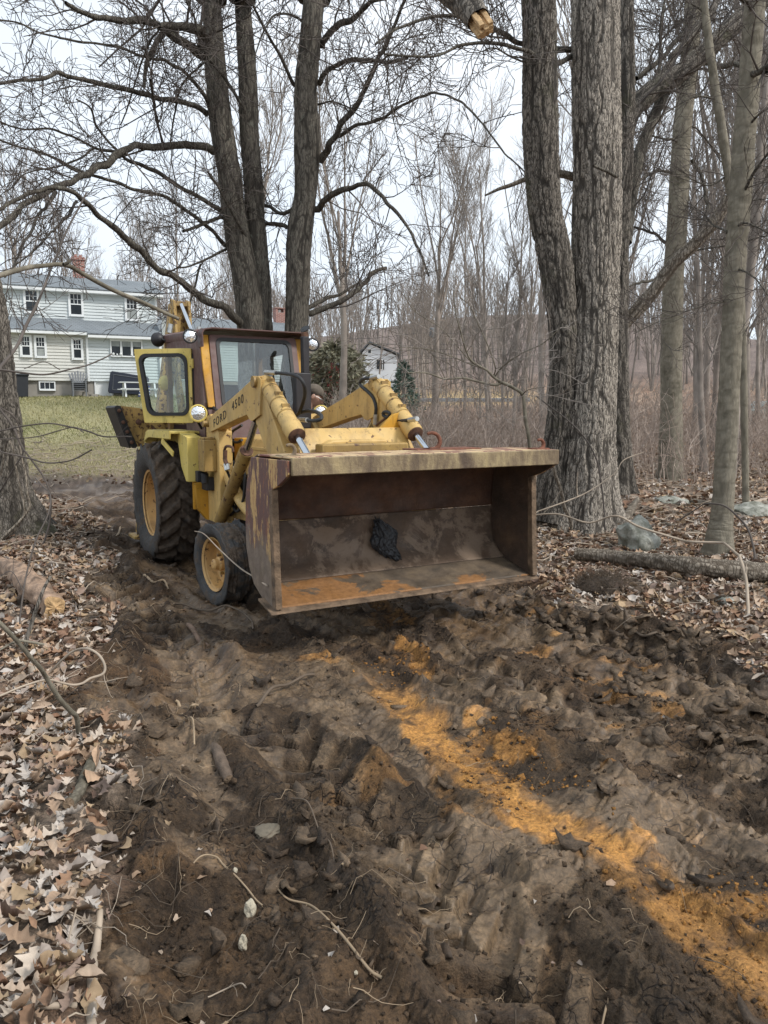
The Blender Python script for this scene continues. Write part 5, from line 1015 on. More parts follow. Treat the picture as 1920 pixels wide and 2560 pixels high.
# front face: golden strips, maroon frame, rubber gasket, glass
slab([(-.535,2.24),(-.452,2.24),(-.452,1.56),(-.52,1.56),(-.535,1.9)],-.02,.0).build('front_post',MT['gold'],cab,.006)
slab([(.535,2.24),(.44,2.24),(.44,1.56),(.52,1.56),(.535,1.9)],-.02,.0).build('front_post',MT['gold'],cab,.006)
go=rrect(-.452,.44,1.50,2.245,.03); gi=rrect(-.375,.365,1.565,2.205,.05)
ring(go,gi,lambda p,s:(fx(p[1])+(.012 if s else -.03),p[0],p[1])).build('windshield_frame',MT['maroon'],cab,.004)
gk=rrect(-.39,.38,1.55,2.22,.06); gk2=rrect(-.358,.348,1.582,2.188,.05)
gs=ring(gk,gk2,lambda p,s:(fx(p[1])+(.022 if s else .004),p[0],p[1])).build('gasket',MT['rubber'],cab)
slab(rrect(-.365,.355,1.575,2.195,.05),.006,.010).build('windshield',MT['wglass'],cab)
slab([(-.53,1.54),(.53,1.54),(.50,1.26),(-.50,1.26)],-.03,.0).build('lower_front_panel',MT['maroon'],cab,.008)
slab([(-.53,1.42),(-.36,1.44),(-.36,1.30),(-.51,1.28)],.002,.006).build('paint_patch',MT['gold'],cab)
for s in (-1,1):
    # side panel ahead of the door with its narrow window
    so_=[(.13,1.05),(fx(1.05)-.03,1.05),(fx(1.56)-.02,1.56),(fx(2.24)-.02,2.24),(.13,2.24)]
    q=MB(); y0,y1=sorted((s*.52,s*.545)); wx0,wx1,wz0,wz1=.21,.42,1.60,2.06
    q.prism([(.13,1.05),(.76,1.05),(.75,1.6),(.13,1.6)],y0,y1); q.prism([(.13,2.06),(.66,2.06),(.62,2.24),(.13,2.24)],y0,y1); q.box(.13,wx0,y0,y1,wz0,wz1); q.prism([(wx1,wz0),(.75,wz0),(.66,wz1),(wx1,wz1)],y0,y1)
    sp=q.build('side_panel',MT['maroon'],cab,.004)
    o_=rrect(wx0-.02,wx1+.02,wz0-.02,wz1+.02,.04); i_=rrect(wx0+.012,wx1-.012,wz0+.012,wz1-.012,.03)
    ring(o_,i_,lambda p,t:(p[0],s*(.556 if t else .515),p[1])).build('window_gasket',MT['rubber'],sp); MB().box(wx0+.005,wx1-.005,*sorted((s*.53,s*.534)),wz0,wz1).build('side_window',MT['glass'],sp)
    MB().box(-.64,-.55,*sorted((s*.49,s*.54)),1.05,2.29).build('rear_post',MT['amber'],cab,.006)
    MB().box(-.55,.13,*sorted((s*.50,s*.545)),2.12,2.24).build('door_header',MT['maroon'],cab,.004)
    MB().box(-.64,.13,*sorted((s*.50,s*.545)),.98,1.32).build('lower_side_panel',MT['lemon'],cab,.006)
MB().box(-.66,-.63,-.50,.50,1.05,1.38).box(-.66,-.63,-.50,.50,2.30,2.33).build('rear_panel',MT['maroon'],cab,.004)
MB().box(-.655,-.65,-.48,.48,1.38,2.30).build('rear_window',MT['glass'],cab)
MB().box(-.6,.75,-.5,.5,1.0,1.05).build('floor',MT['darkmetal'],cab,.004)
MB().box(-.35,.05,-.22,.22,1.20,1.32).build('seat',MT['seat'],cab,.03); MB().prism([(-.38,1.30),(-.30,1.30),(-.38,1.82),(-.46,1.80)],-.2,.2).build('backrest',MT['seat'],cab,.03)
q=MB(); cc_=np.array([.36,0,1.62]); ax_=norm(np.array([-.5,0,.86])); A_=norm(np.cross(ax_,[0,1,0])); B_=np.cross(ax_,A_); q.tube([cc_+.19*(math.cos(t)*A_+math.sin(t)*B_) for t in np.linspace(0,2*math.pi,33)],.014,8); q.tube([cc_,(.55,0,1.25)],.02,8); q.obox(cc_-A_*.18,cc_+A_*.18,.02,.012); q.build('steering_wheel',MT['rubber'],cab)
MB().prism([(.45,1.05),(.62,1.05),(.70,1.5),(.50,1.52)],-.3,.3).build('dashboard',MT['darkmetal'],cab,.02)
# open door
hg=np.array([.42,-.555,0]); dv=norm(np.array([-.66,-.75,0])); pv=np.array([-dv[1],dv[0],0])
def dp(p,s,th=.028): return tuple(hg+dv*p[0]+np.array([0,0,p[1]])-pv*(th*.5 if s else -th*.5))
def dl(w0,w1,z0,z1,sl,r):  # rounded, free edge leans in at the foot
    return [(x-(sl*(z1-z)/(z1-z0))*(x/w1 if w1 else 0),z) for x,z in rrect(w0,w1,z0,z1,r)]
do=dl(.0,.60,1.41,2.125,.085,.012); di=dl(.055,.545,1.495,2.065,.085,.075)
door=ring(do,di,lambda p,s:dp(p,s)).build('door',MT['lemon'],cab,.003)
dg0=dl(.040,.560,1.480,2.080,.085,.085); dg1=dl(.072,.528,1.512,2.048,.085,.07)
ring(dg0,dg1,lambda p,s:dp(p,s,.05)).build('gasket',MT['rubber'],door)
dd_=dl(.06,.54,1.50,2.06,.085,.075); q=MB(); n_=len(dd_); q.add([dp(p,0,.004) for p in dd_]+[dp(p,1,.004) for p in dd_],[tuple(range(n_)),tuple(range(n_,2*n_))[::-1]]); q.build('door_glass',MT['glass'],door,smooth=0)
for z in (1.50,1.98): MB().lathe([(.014,-.06),(.014,.06)],(.415,-.565,z),(0,0,1),10).box(.37,.46,-.565,-.548,z-.045,z+.045).build('hinge',MT['lemon'],door,.003)
# lamps
def lamp(c,ax,r,mat,parent,ringm,stem=None,name='work_lamp'):
    ax=norm(np.array(ax,float)); l=MB().lathe([(r*.25,-r*.95),(r*.6,-r*.8),(r*.93,-r*.35),(r*1.02,0),(r*1.04,.012),(r*.9,.016)],c,ax,28).build(name,mat,parent)
    MB().lathe([(r*.9,.006),(r*.86,.016),(r*.5,.03),(.003,.036)],c,ax,28).build('lens',MT['lens'],l)
    rg_=MB(); rg_.lathe([(r*.9,.006),(r*1.06,.004),(r*1.07,.02),(r*.92,.024)],c,ax,28,closed=True); rg_.build('lamp_ring',ringm,l)
    if stem is not None: MB().tube(stem,.012,8).build('lamp_bracket',MT['darkmetal'],l)
fw=(.96,-.22,0)
lamp((.78,-.615,1.505),fw,.078,MT['lemon'],cab,MT['lemon'],[(.70,-.60,1.43),(.66,-.55,1.36)],'headlamp')
lamp((.78,.64,1.505),fw,.078,MT['lemon'],cab,MT['lemon'],[(.70,.60,1.43),(.66,.55,1.36)],'headlamp')
lamp((.66,-.635,2.215),(.97,-.2,.02),.064,MT['black'],cab,MT['rubber'],[(.60,-.62,2.22),(.5,-.55,2.28)])
lamp((.60,.64,2.195),fw,.064,MT['black'],cab,MT['rubber'],[(.55,.62,2.2),(.45,.55,2.28)])
lamp((-.66,-.60,2.29),(-.98,-.2,-.05),.072,MT['black'],cab,MT['rubber'],[(-.60,-.58,2.29),(-.55,-.54,2.27)])
MB().ell((-.62,-.545,1.825),(.06,.085,.085)).build('rear_lamp',MT['lemon'],cab)
# exhaust stack with flap
sx_=MB().box(1.02,1.12,.23,.385,1.36,1.885).build('exhaust_guard',MT['black'],tr,.01)
MB().box(1.03,1.10,.315,.38,1.88,2.225).build('exhaust_pipe',MT['black'],tr,.008)
MB().lathe([(.032,0),(.032,.04)],(1.065,.35,2.225),(0,0,1),14).build('pipe_collar',MT['rust'],tr)
MB().lathe([(.046,-.004),(.046,.004)],(1.05,.36,2.30),(.35,-.55,.75),20).obox((1.065,.33,2.26),(1.05,.34,2.29),.02,.02).build('rain_flap',MT['rubber'],tr)
# hoses, placed where the photograph shows them
def hose(pts,y,r=.014,fit=None,parent=None,nm='hydraulic_hose'):
    L=[loc(u,v,y=yy) for (u,v),yy in zip(pts,np.linspace(y[0],y[1],len(pts)))]; h=MB().tube(L,r,10,len(pts)*6).build(nm,MT['rubber'],parent or tr)
    for a,b in (fit or []): MB().tube([loc(*a,y=y[0]),loc(*b,y=y[0])],r*1.35,8).build('hose_fitting',MT['zinc'],h)
    return h
hose([(688,932),(712,934),(736,938),(752,948),(761,966),(762,988),(756,1012),(748,1032)],(-.48,-.30),.014,[((664,931),(690,932))])
hose([(734,1043),(746,1034),(768,1027),(788,1029),(801,1037),(804,1044),(797,1050),(780,1052),(768,1050)],(-.25,-.43),.014,[((741,1048),(768,1050))])
hose([(929,946),(915,946),(905,950),(900,958),(904,966),(916,976),(930,990),(937,1005),(940,1020),(939,1036)],(.45,.45),.0145,[((928,946),(947,941)),((939,1036),(938,1062))])
hose([(1023,1050),(1005,1052),(985,1049),(966,1043),(958,1037),(960,1031),(968,1030),(975,1034),(973,1041),(966,1044)],(.45,.43),.0145,[((1023,1050),(1043,1047))])
MB().tube([loc(966,1044,y=.44),loc(950,1056,y=.44),loc(941,1064,y=.44)],.010,8).build('hydraulic_pipe',MT['rust'],tr)
hose([(604,1155),(611,1180),(612,1210),(610,1240),(603,1265),(594,1278),(586,1272),(580,1255)],(-.50,-.48),.013,[((608,1148),(608,1160))])
hose([(590,1215),(594,1235),(593,1255),(584,1280),(570,1292),(555,1295)],(-.46,-.45),.013)
hose([(565,1170),(571,1185),(580,1205)],(-.58,-.5),.012,[((563,1160),(566,1176)),((569,1160),(571,1174))])
hose([(514,1020),(520,1014),(530,1016),(540,1024),(552,1032)],(-.5,-.45),.013); hose([(520,1034),(530,1028),(545,1034)],(-.48,-.43),.013); hose([(536,1014),(545,1008),(556,1012),(560,1018)],(-.4,-.35),.012)
hose([(577,1090),(582,1078),(594,1070),(605,1063)],(-.42,-.36),.012); hose([(577,1090),(580,1102),(592,1106),(605,1100)],(-.42,-.36),.012)
MB().tube([loc(576,1050,y=-.43),loc(576,1115,y=-.43)],.010,8).build('hydraulic_pipe',MT['tan'],tr)
MB().tube([loc(561,1125,y=-.56),loc(566,1116,y=-.58),loc(580,1118,y=-.56),loc(583,1130,y=-.56)],.012,8,12).tube([loc(563,1126,y=-.57),loc(563,1150,y=-.57),loc(568,1162,y=-.57)],.02,8,8).build('valve_lever',MT['rust'],tr)
# ---- backhoe folded at the rear
bh=thing('backhoe',None,None); bh.parent=tr
MB().box(-1.05,-.72,-.75,.75,.45,.60).box(-1.0,-.75,-.22,.22,.55,1.15).build('frame',MT['backhoe'],bh,.012)
for s in (-1,1): MB().obox((-1.0,s*.78,.15),(-.95,s*.72,1.1),.12,.12,(1,0,0)).box(-1.15,-.85,s*.78-.12,s*.78+.12,.10,.14).build('outrigger',MT['backhoe'],bh,.01)
boo=MB()
for o_ in (-.095,.075): boo.prism([(-1.02,.95),(-.80,.95),(-1.18,1.9),(-1.30,2.80),(-1.42,2.83),(-1.40,1.9)],-.16+o_,-.16+o_+.035)
boo.prism([(-1.40,1.9),(-1.42,2.80),(-1.40,2.80),(-1.38,1.9)],-.225,-.085).box(-1.41,-1.31,-.235,-.075,2.74,2.80)
bo=boo.build('boom',MT['backhoe'],bh,.008)
MB().tube([(-1.29,-.165,2.76),(-1.02,-.055,2.25)],.024,14).build('piston_rod',MT['chrome'],bo)
MB().tube([(-1.02,-.055,2.25),(-.85,.0,1.4)],.05,14).build('boom_cylinder',MT['backhoe'],bo)
MB().tube([(-1.22,-.33,2.42),(-1.22,-.31,2.52)],.03,10).tube([(-1.2,.0,2.42),(-1.22,.02,2.50)],.03,10).build('hose_fitting',MT['zinc'],bo)
dpx=MB().obox((-1.46,-.18,2.78),(-1.42,-.43,1.28),.14,.16,(1,0,0)).build('dipper',MT['backhoe'],bh,.01)
# digging bucket seen edge on with black cutter strip
bpf=[(-.945,1.57),(-.90,1.585),(-.70,1.56),(-.52,1.48),(-.42,1.34),(-.45,1.20),(-.58,1.12),(-.74,1.115),(-.80,1.13)]
gb=MB().prism(bpf,-1.30,-1.28,'x').prism(bpf,-1.80,-1.78,'x').prism([bpf[i] for i in (2,3,4,5,6)]+[(y*.97-.015,z) for y,z in [bpf[i] for i in (6,5,4,3,2)]],-1.79,-1.29,'x').build('digging_bucket',MT['backhoe'],bh,.006)
stp=[(-.975,1.565),(-.95,1.59),(-.905,1.585),(-.83,1.36),(-.735,1.125),(-.76,1.10),(-.80,1.105),(-.875,1.29)]
MB().prism(stp,-1.278,-1.25,'x').prism([(-.975,1.565),(-.95,1.59),(-.80,1.105),(-.82,1.10)],-1.80,-1.28,'x').build('bucket_cutter',MT['darkmetal'],gb,.006)
for y,z in ((-.925,1.53),(-.885,1.40),(-.845,1.29),(-.80,1.17)): MB().lathe([(.022,0),(.022,.012),(.012,.018)],(-1.25,y,z),(1,0,0),8).build('bolt',MT['rust'],gb)
MB().prism([(-.62,1.46),(-.45,1.50),(-.36,1.42),(-.25,1.47),(-.10,1.36),(-.30,1.22),(-.45,1.28),(-.58,1.33)],-1.27,-1.22,'x').obox((-1.2,-.42,1.44),(-1.2,.1,1.18),.03,.09,(1,0,0)).obox((-1.2,-.62,1.28),(-1.2,-.40,1.16),.03,.12,(1,0,0)).build('bucket_linkage',MT['backhoe'],gb,.006)
for y,z in ((-.72,1.40),(-.42,1.41),(-.55,1.3)): MB().lathe([(.034,0),(.034,.02),(.024,.024),(.024,.04)],(-1.225,y,z),(1,0,0),12).build('pivot_pin',MT['rust'],gb)
# plastic bag hanging in the bucket
# bag
rb=np.random.default_rng(5); bm=bmesh.new(); bmesh.ops.create_icosphere(bm,subdivisions=5,radius=1); me=bpy.data.meshes.new('plastic_bag'); bm.to_mesh(me); bm.free()
V=np.zeros(len(me.vertices)*3); me.vertices.foreach_get('co',V); V=V.reshape(-1,3)
cr=np.abs(fbm3(V[:,0]*2.2,V[:,1]*3.2,V[:,2]*1.6,4,12)); F1,F2,_=wor3(V[:,0]*3.4,V[:,1]*3.4,V[:,2]*2,4)
r=.86+.34*cr-.22*np.clip(.3-(F2-F1),0,.3)/.3; V=V*r[:,None]
zt=V[:,2]; wdt=np.where(zt>.35,lerp(1,.42,np.clip((zt-.35)/.5,0,1)),1.)
lx=V[:,0]*.045; ly=V[:,1]*.105*wdt+.055*(-zt)+.02*np.sin(zt*5); lz=zt*.17
lx=lx+3.205+.05*(zt<-.3)*(-.3-zt)
wp=np.stack([lx,ly+.0,lz+.615],1); me.vertices.foreach_set('co',wp.astype(np.float32).ravel()); me.shade_smooth(); me.update()
m,n,b=newmat('black_plastic'); b.inputs['Base Color'].default_value=(.022,.024,.028,1); b.inputs['Roughness'].default_value=.38; bumpn(n,b,noise(n,26,6,.6,dist=.8),.8,.02); MT['bag']=m
cb=(math.cos(-(math.pi/2-TH)),math.sin(-(math.pi/2-TH))); Rm=np.array([[cb[0],-cb[1],0],[cb[1],cb[0],0],[0,0,1]])
w=wp@Rm.T+np.array([TX,TY,0]); c0=w.mean(0); c0[2]=w[:,2].min(); me.vertices.foreach_set('co',(w-c0).astype(np.float32).ravel()); me.update()
tag(link('plastic_bag',me,MT['bag'],None,tuple(c0)),'crumpled black plastic bag stuck to the inside back of the loader bucket','bag')
def tl2w(p): return np.asarray(p)@Rm.T+np.array([TX,TY,0])
# ---------------------------------------------------------------- person behind the machine
pw=np.array([-1.19,9.9]); pz=gz(pw[0],pw[1]); pe=thing('person','man in brown cap and glasses bowing his head behind the far side of the cab','person',(pw[0],pw[1],pz)); pe.scale=(1.04,1.04,(1.71-pz)/1.615)
MT['skin']=simple('skin',(.50,.29,.21),.55,0,.08,10); MT['jacket']=simple('dark_jacket',(.045,.045,.05),.85,0,.2,20); MT['jeans']=simple('work_trousers',(.06,.07,.10),.85,0,.2,20); MT['cap']=simple('brown_cap',(.13,.105,.08),.85,0,.25,40); MT['hair']=simple('dark_hair',(.02,.014,.01),.7); MT['boot']=simple('boots',(.08,.055,.035),.8)
def skin(name,J,E,R,mat,parent,lv=2):
    me=bpy.data.meshes.new(name); me.from_pydata(J,E,[]); o=link(name,me,None,parent); me.materials.append(mat)
    mo=o.modifiers.new('skin','SKIN'); 
    for i,r in enumerate(R): me.skin_vertices[0].data[i].radius=(r,r) if np.isscalar(r) else r
    me.skin_vertices[0].data[0].use_root=True; sb=o.modifiers.new('sub','SUBSURF'); sb.levels=lv; sb.render_levels=lv; return o
# facing +x (to the right of the picture), upper body leaning forward
J=[(0,0,.95),(.02,0,1.1),(.08,0,1.25),(.15,0,1.40),(.19,0,1.47),(.23,0,1.53), (.01,.10,.90),(.03,.11,.50),(-.02,.11,.09),(.10,.12,.04), (.01,-.10,.90),(.03,-.11,.50),(-.02,-.11,.09),(.10,-.12,.04), (.14,.19,1.37),(.20,.25,1.12),(.38,.20,.98), (.14,-.19,1.37),(.20,-.25,1.12),(.38,-.20,.98)]
E_=[(0,1),(1,2),(2,3),(3,4),(4,5),(0,6),(6,7),(7,8),(8,9),(0,10),(10,11),(11,12),(12,13),(3,14),(14,15),(15,16),(3,17),(17,18),(18,19)]
R_=[.14,.13,.15,.15,.065,.055,.09,.062,.045,.045,.09,.062,.045,.045,.065,.05,.032,.065,.05,.032]
skin('body',J,E_,R_,MT['jacket'],pe)
skin('trousers',[(0,0,.97),(.01,.095,.86),(.03,.11,.50),(-.02,.11,.12),(.01,-.095,.86),(.03,-.11,.50),(-.02,-.11,.12)],[(0,1),(1,2),(2,3),(0,4),(4,5),(5,6)],[.155,.10,.078,.065,.10,.078,.065],MT['jeans'],pe)
for s in (1,-1):
    bb=MB().ell((.05,s*.115,.045),(.14,.05,.05)).build('boot',MT['boot'],pe)
    hb=(.40,s*.195,.965); J=[hb,(.46,s*.19,.95)]; E_=[(0,1)]; R_=[.030,.036]
    for q in range(4):
        a=(.49,s*.19+(q-1.5)*.020,.945); i0=len(J); ln=(.030,.036,.034,.026)[q]; J+=[a,(a[0]+ln,a[1],a[2]-.012),(a[0]+ln*1.5,a[1],a[2]-.035)]; E_+=[(1,i0),(i0,i0+1),(i0+1,i0+2)]; R_+=[.010,.009,.008]
    i0=len(J); J+=[(.43,s*.155,.955),(.465,s*.14,.945),(.49,s*.14,.93)]; E_+=[(0,i0),(i0,i0+1),(i0+1,i0+2)]; R_+=[.012,.010,.009]
    skin('hand',J,E_,R_,MT['skin'],pe)
# head: built facing +x then tilted down
def headmesh():
    k,m=40,30; V=[];F=[]
    for i in range(m+1):
        ph=math.pi*i/m
        for j in range(k):
            th=2*math.pi*j/k; x,y,z=math.sin(ph)*math.cos(th),math.sin(ph)*math.sin(th),math.cos(ph)
            X,Y,Z_=x*.100,y*.078,z*.122
            if z<-.1: f=1-.34*(-.1-z)/.9; Y*=f; X*=(1 if x>0 else .72)*(1-.08*(-z)); X+=.012*(-z)
            fr_=max(0,x)**2
            g=lambda a,b,sy,sz:math.exp(-((y-a)/sy)**2-((z-b)/sz)**2)*fr_
            X+=.030*g(0,-.20,.16,.17)+.012*g(0,.02,.10,.22)-.016*(g(.38,.05,.18,.12)+g(-.38,.05,.18,.12))+.010*(g(0,.22,.6,.10))+.010*g(0,-.50,.28,.07)-.006*g(0,-.56,.3,.03)+.008*g(0,-.62,.26,.05)+.012*g(0,-.85,.3,.12)
            V.append((X,Y,Z_))
    for i in range(m):
        for j in range(k): F.append((i*k+j,(i+1)*k+j,(i+1)*k+(j+1)%k,i*k+(j+1)%k))
    q=MB(); q.add(V,F); return q
hdp=Vector((.30,0,1.615)); TL=Matrix.Rotation(math.radians(28),3,'Y')
def hb_(q,name,mat,par,**k):
    q.v=[tuple(TL@Vector(v)+hdp) for v in q.v]; return q.build(name,mat,par,**k)
hd=hb_(headmesh(),'head',MT['skin'],pe,smooth=60)
for s in (1,-1):
    hb_(MB().ell((-.005,s*.079,-.008),(.022,.010,.034),12,8),'ear',MT['skin'],hd); hb_(MB().ell((.080,s*.031,.008),(.012,.014,.010),12,8),'eye',MT['white'],hd)
hb_(MB().ell((-.022,0,.022),(.092,.084,.105)),'hair',MT['hair'],hd)
cp_=MB().ell((-.012,0,.060),(.108,.090,.080)); cp_.prism([(.06,-.07),(.10,-.072),(.165,-.05),(.185,0),(.165,.05),(.10,.072),(.06,.07)],.050,.058,'z'); hb_(cp_,'cap',MT['cap'],hd,smooth=60)
gl=MB()
for s in (1,-1): gl.tube([(.104,s*.034+.024*math.cos(a),.006+.018*math.sin(a)) for a in np.linspace(0,2*math.pi,15)],.0025,6); gl.tube([(.100,s*.058,.012),(.05,s*.082,.014),(0,s*.084,.010)],.0025,6)
gl.tube([(.106,-.012,.008),(.108,0,.012),(.106,.012,.008)],.0025,6); hb_(gl,'glasses',MT['zinc'],hd)
nk=skin('neck',[(.19,0,1.44),(.25,0,1.54),(.275,0,1.58)],[(0,1),(1,2)],[.06,.055,.055],MT['skin'],pe)
# ---------------------------------------------------------------- white house
HA=math.radians(25); HC=np.array([-12.2,42.6]); he=np.array([-math.cos(HA),-math.sin(HA)]); hn=np.array([math.sin(HA),-math.cos(HA)])
def HP(s,z,d=0): p=HC+he*s+hn*d; return (p[0],p[1],z)
def HS(u,v,d=0):
    r=ray(u,v); C=HC+hn*d; t,s=np.linalg.solve(np.array([[r[0],-he[0]],[r[1],-he[1]]]),C); return s,CH+t*r[2]
hs=thing('house','white clapboard two-storey house with grey shingle roofs and brick chimney up the lawn','house',(HC[0],HC[1],2.))
ho=np.array([HC[0],HC[1],2.])
class HB(MB):
    """boxes in facade coordinates s,z,d"""
    def hbox(q,s0,s1,z0,z1,d0,d1):
        c=[np.array(HP(s,z,d))-ho for d in (d0,d1) for s,z in ((s0,z0),(s1,z0),(s1,z1),(s0,z1))]
        return q.add(c,[(3,2,1,0),(4,5,6,7),(0,1,5,4),(1,2,6,5),(2,3,7,6),(3,0,4,7)])
    def hquad(q,pts,t=.06):
        c=[np.array(HP(*p))-ho for p in pts]; n_=norm(np.cross(c[1]-c[0],c[2]-c[0])); k=len(c)
        if n_[2]<0: n_=-n_
        return q.add([p+n_*t for p in c]+[p for p in c],[tuple(range(k)),tuple(range(k,2*k))[::-1]]+[(i,(i+1)%k,k+(i+1)%k,k+i) for i in range(k)])
MT['siding']=simple('white_clapboard',(.57,.61,.61),.6,0,.07,1.2); MT['cream']=simple('cream_clapboard',(.58,.575,.53),.6,0,.07,1.2); MT['trim']=simple('white_trim',(.76,.78,.78),.5,0,.04,2)
m,n,b=newmat('grey_shingles'); c=ramp(n,noise(n,.8,8,.7),[(.3,(.15,.17,.185)),(.7,(.23,.25,.265))]); br_=N(n,'ShaderNodeTexBrick',Scale=1.); br_.inputs['Brick Width'].default_value=.3; br_.inputs['Row Height'].default_value=.13; br_.inputs['Mortar Size'].default_value=.012; br_.inputs['Color1'].default_value=(.95,.95,.95,1); br_.inputs['Color2'].default_value=(1.1,1.1,1.1,1); br_.inputs['Mortar'].default_value=(.6,.6,.6,1)
tc=N(n,'ShaderNodeTexCoord'); n.links.new(tc.outputs['Object'],br_.inputs['Vector']); mm=N(n,'ShaderNodeMix',data_type='RGBA',blend_type='MULTIPLY'); mm.inputs[0].default_value=1; n.links.new(c,mm.inputs[6]); n.links.new(br_.outputs[0],mm.inputs[7]); n.links.new(mm.outputs[2],b.inputs['Base Color']); b.inputs['Roughness'].default_value=.9; MT['shingle']=m
m,n,b=newmat('red_brick'); br_=N(n,'ShaderNodeTexBrick',Scale=1.); br_.inputs['Brick Width'].default_value=.22; br_.inputs['Row Height'].default_value=.075; br_.inputs['Mortar Size'].default_value=.011; br_.inputs['Color1'].default_value=(.22,.06,.045,1); br_.inputs['Color2'].default_value=(.33,.11,.08,1); br_.inputs['Mortar'].default_value=(.45,.40,.36,1)
tc=N(n,'ShaderNodeTexCoord'); mp_=N(n,'ShaderNodeMapping'); mp_.inputs['Rotation'].default_value=(math.radians(90),0,0); n.links.new(tc.outputs['Object'],mp_.inputs[0]); n.links.new(mp_.outputs[0],br_.inputs['Vector']); n.links.new(br_.outputs[0],b.inputs['Base Color']); b.inputs['Roughness'].default_value=.9; MT['brick']=m
MT['concrete']=simple('concrete',(.30,.28,.25),.9,0,.15,1.5); MT['curtain']=simple('curtain',(.30,.32,.31),.9,0,.2,6); MT['greyplastic']=simple('grey_plastic',(.17,.18,.19),.6,0,.1); MT['darkplastic']=simple('dark_plastic',(.02,.022,.026),.5,0,.1); MT['blueplastic']=simple('navy_plastic',(.015,.02,.035),.5,0,.1)
def boards(s0,s1,z0,z1,d,mat,parent,ex=.155):
    z=z0
    while z<z1-.02:
        t=min(ex,z1-z); q=MB(); c=[np.array(HP(s,zz,dd))-ho for s in (s0,s1) for zz,dd in ((z,d),(z,d+.045),(z+t,d+.008),(z+t,d))]
        q.add(c,[(0,1,2,3),(7,6,5,4),(0,4,5,1),(1,5,6,2),(2,6,7,3),(3,7,4,0)]); q.build('clapboard',mat,parent,smooth=0); z+=ex
HB().hbox(-.05,11.5,2.2,7.75,-7,-.02).build('wall',MT['siding'],hs,smooth=0); wl=[o for o in hs.children][-1]
boards(0,8.2,6.15,7.62,0,MT['siding'],wl)
HB().hbox(3.72,11.5,3.0,5.35,-.02,1.46).build('lower_wall',MT['cream'],hs,smooth=0); lw1=list(hs.children)[-1]; boards(3.72,8.2,3.02,5.30,1.46,MT['cream'],lw1)
HB().hbox(.12,3.68,3.0,5.25,-.02,1.56).build('lower_wall',MT['siding'],hs,smooth=0); lw2=list(hs.children)[-1]; boards(.12,3.68,3.02,5.22,1.56,MT['siding'],lw2)
HB().hbox(3.72,11.5,1.6,3.0,-.02,1.36).hbox(-.1,3.68,1.2,3.0,-.1,1.40).hbox(3.45,3.72,1.4,3.0,1.40,1.5).build('foundation',MT['concrete'],hs,smooth=0)
q=HB().hquad([(-.35,7.62,.35),(11.6,7.62,.35),(11.6,8.55,-2.2),(-.15,8.55,-2.2)],.1).hquad([(-.35,7.7,-5.2),(11.6,7.7,-5.2),(11.6,8.55,-2.2),(-.15,8.55,-2.2)],.1); rf=q.build('roof',MT['shingle'],hs,smooth=0)
HB().hbox(3.32,3.9,8.3,9.72,-2.6,-2.1).build('chimney',MT['brick'],rf,smooth=0); HB().hbox(3.26,3.96,9.55,9.68,-2.66,-2.04).hbox(3.4,3.55,9.68,9.85,-2.45,-2.25).hbox(3.65,3.8,9.68,9.85,-2.45,-2.25).build('chimney_cap',MT['brick'],rf,smooth=0)
HB().hbox(-.35,11.6,7.52,7.64,.28,.38).hbox(-.3,11.5,7.50,7.53,-.02,.36).build('gutter',MT['trim'],hs,smooth=0)
HB().hquad([(3.66,5.38,1.85),(11.5,5.38,1.85),(11.5,6.15,0),(3.66,6.15,0)],.06).build('porch_roof',MT['shingle'],hs,smooth=0)
HB().hquad([(.02,5.26,1.95),(3.66,5.30,1.95),(3.66,6.12,0),(.02,6.12,0)],.06).build('porch_roof',MT['shingle'],hs,smooth=0)
HB().hbox(3.66,11.5,5.26,5.38,1.80,1.9).hbox(3.66,11.5,5.25,5.28,1.4,1.88).build('gutter',MT['trim'],hs,smooth=0); HB().hbox(.02,3.64,5.15,5.27,1.9,2.0).hbox(.02,3.64,5.13,5.16,1.5,1.95).build('gutter',MT['trim'],hs,smooth=0)
HB().hbox(3.62,3.72,3.0,5.3,1.5,1.62).hbox(.04,.14,2.9,5.2,1.5,1.64).hbox(.10,.18,1.6,5.2,1.64,1.72).hbox(-.05,.06,2.2,7.6,-.02,.05).hbox(7.9,8.05,5.3,7.6,-.02,.06).build('corner_trim',MT['trim'],hs,smooth=0)
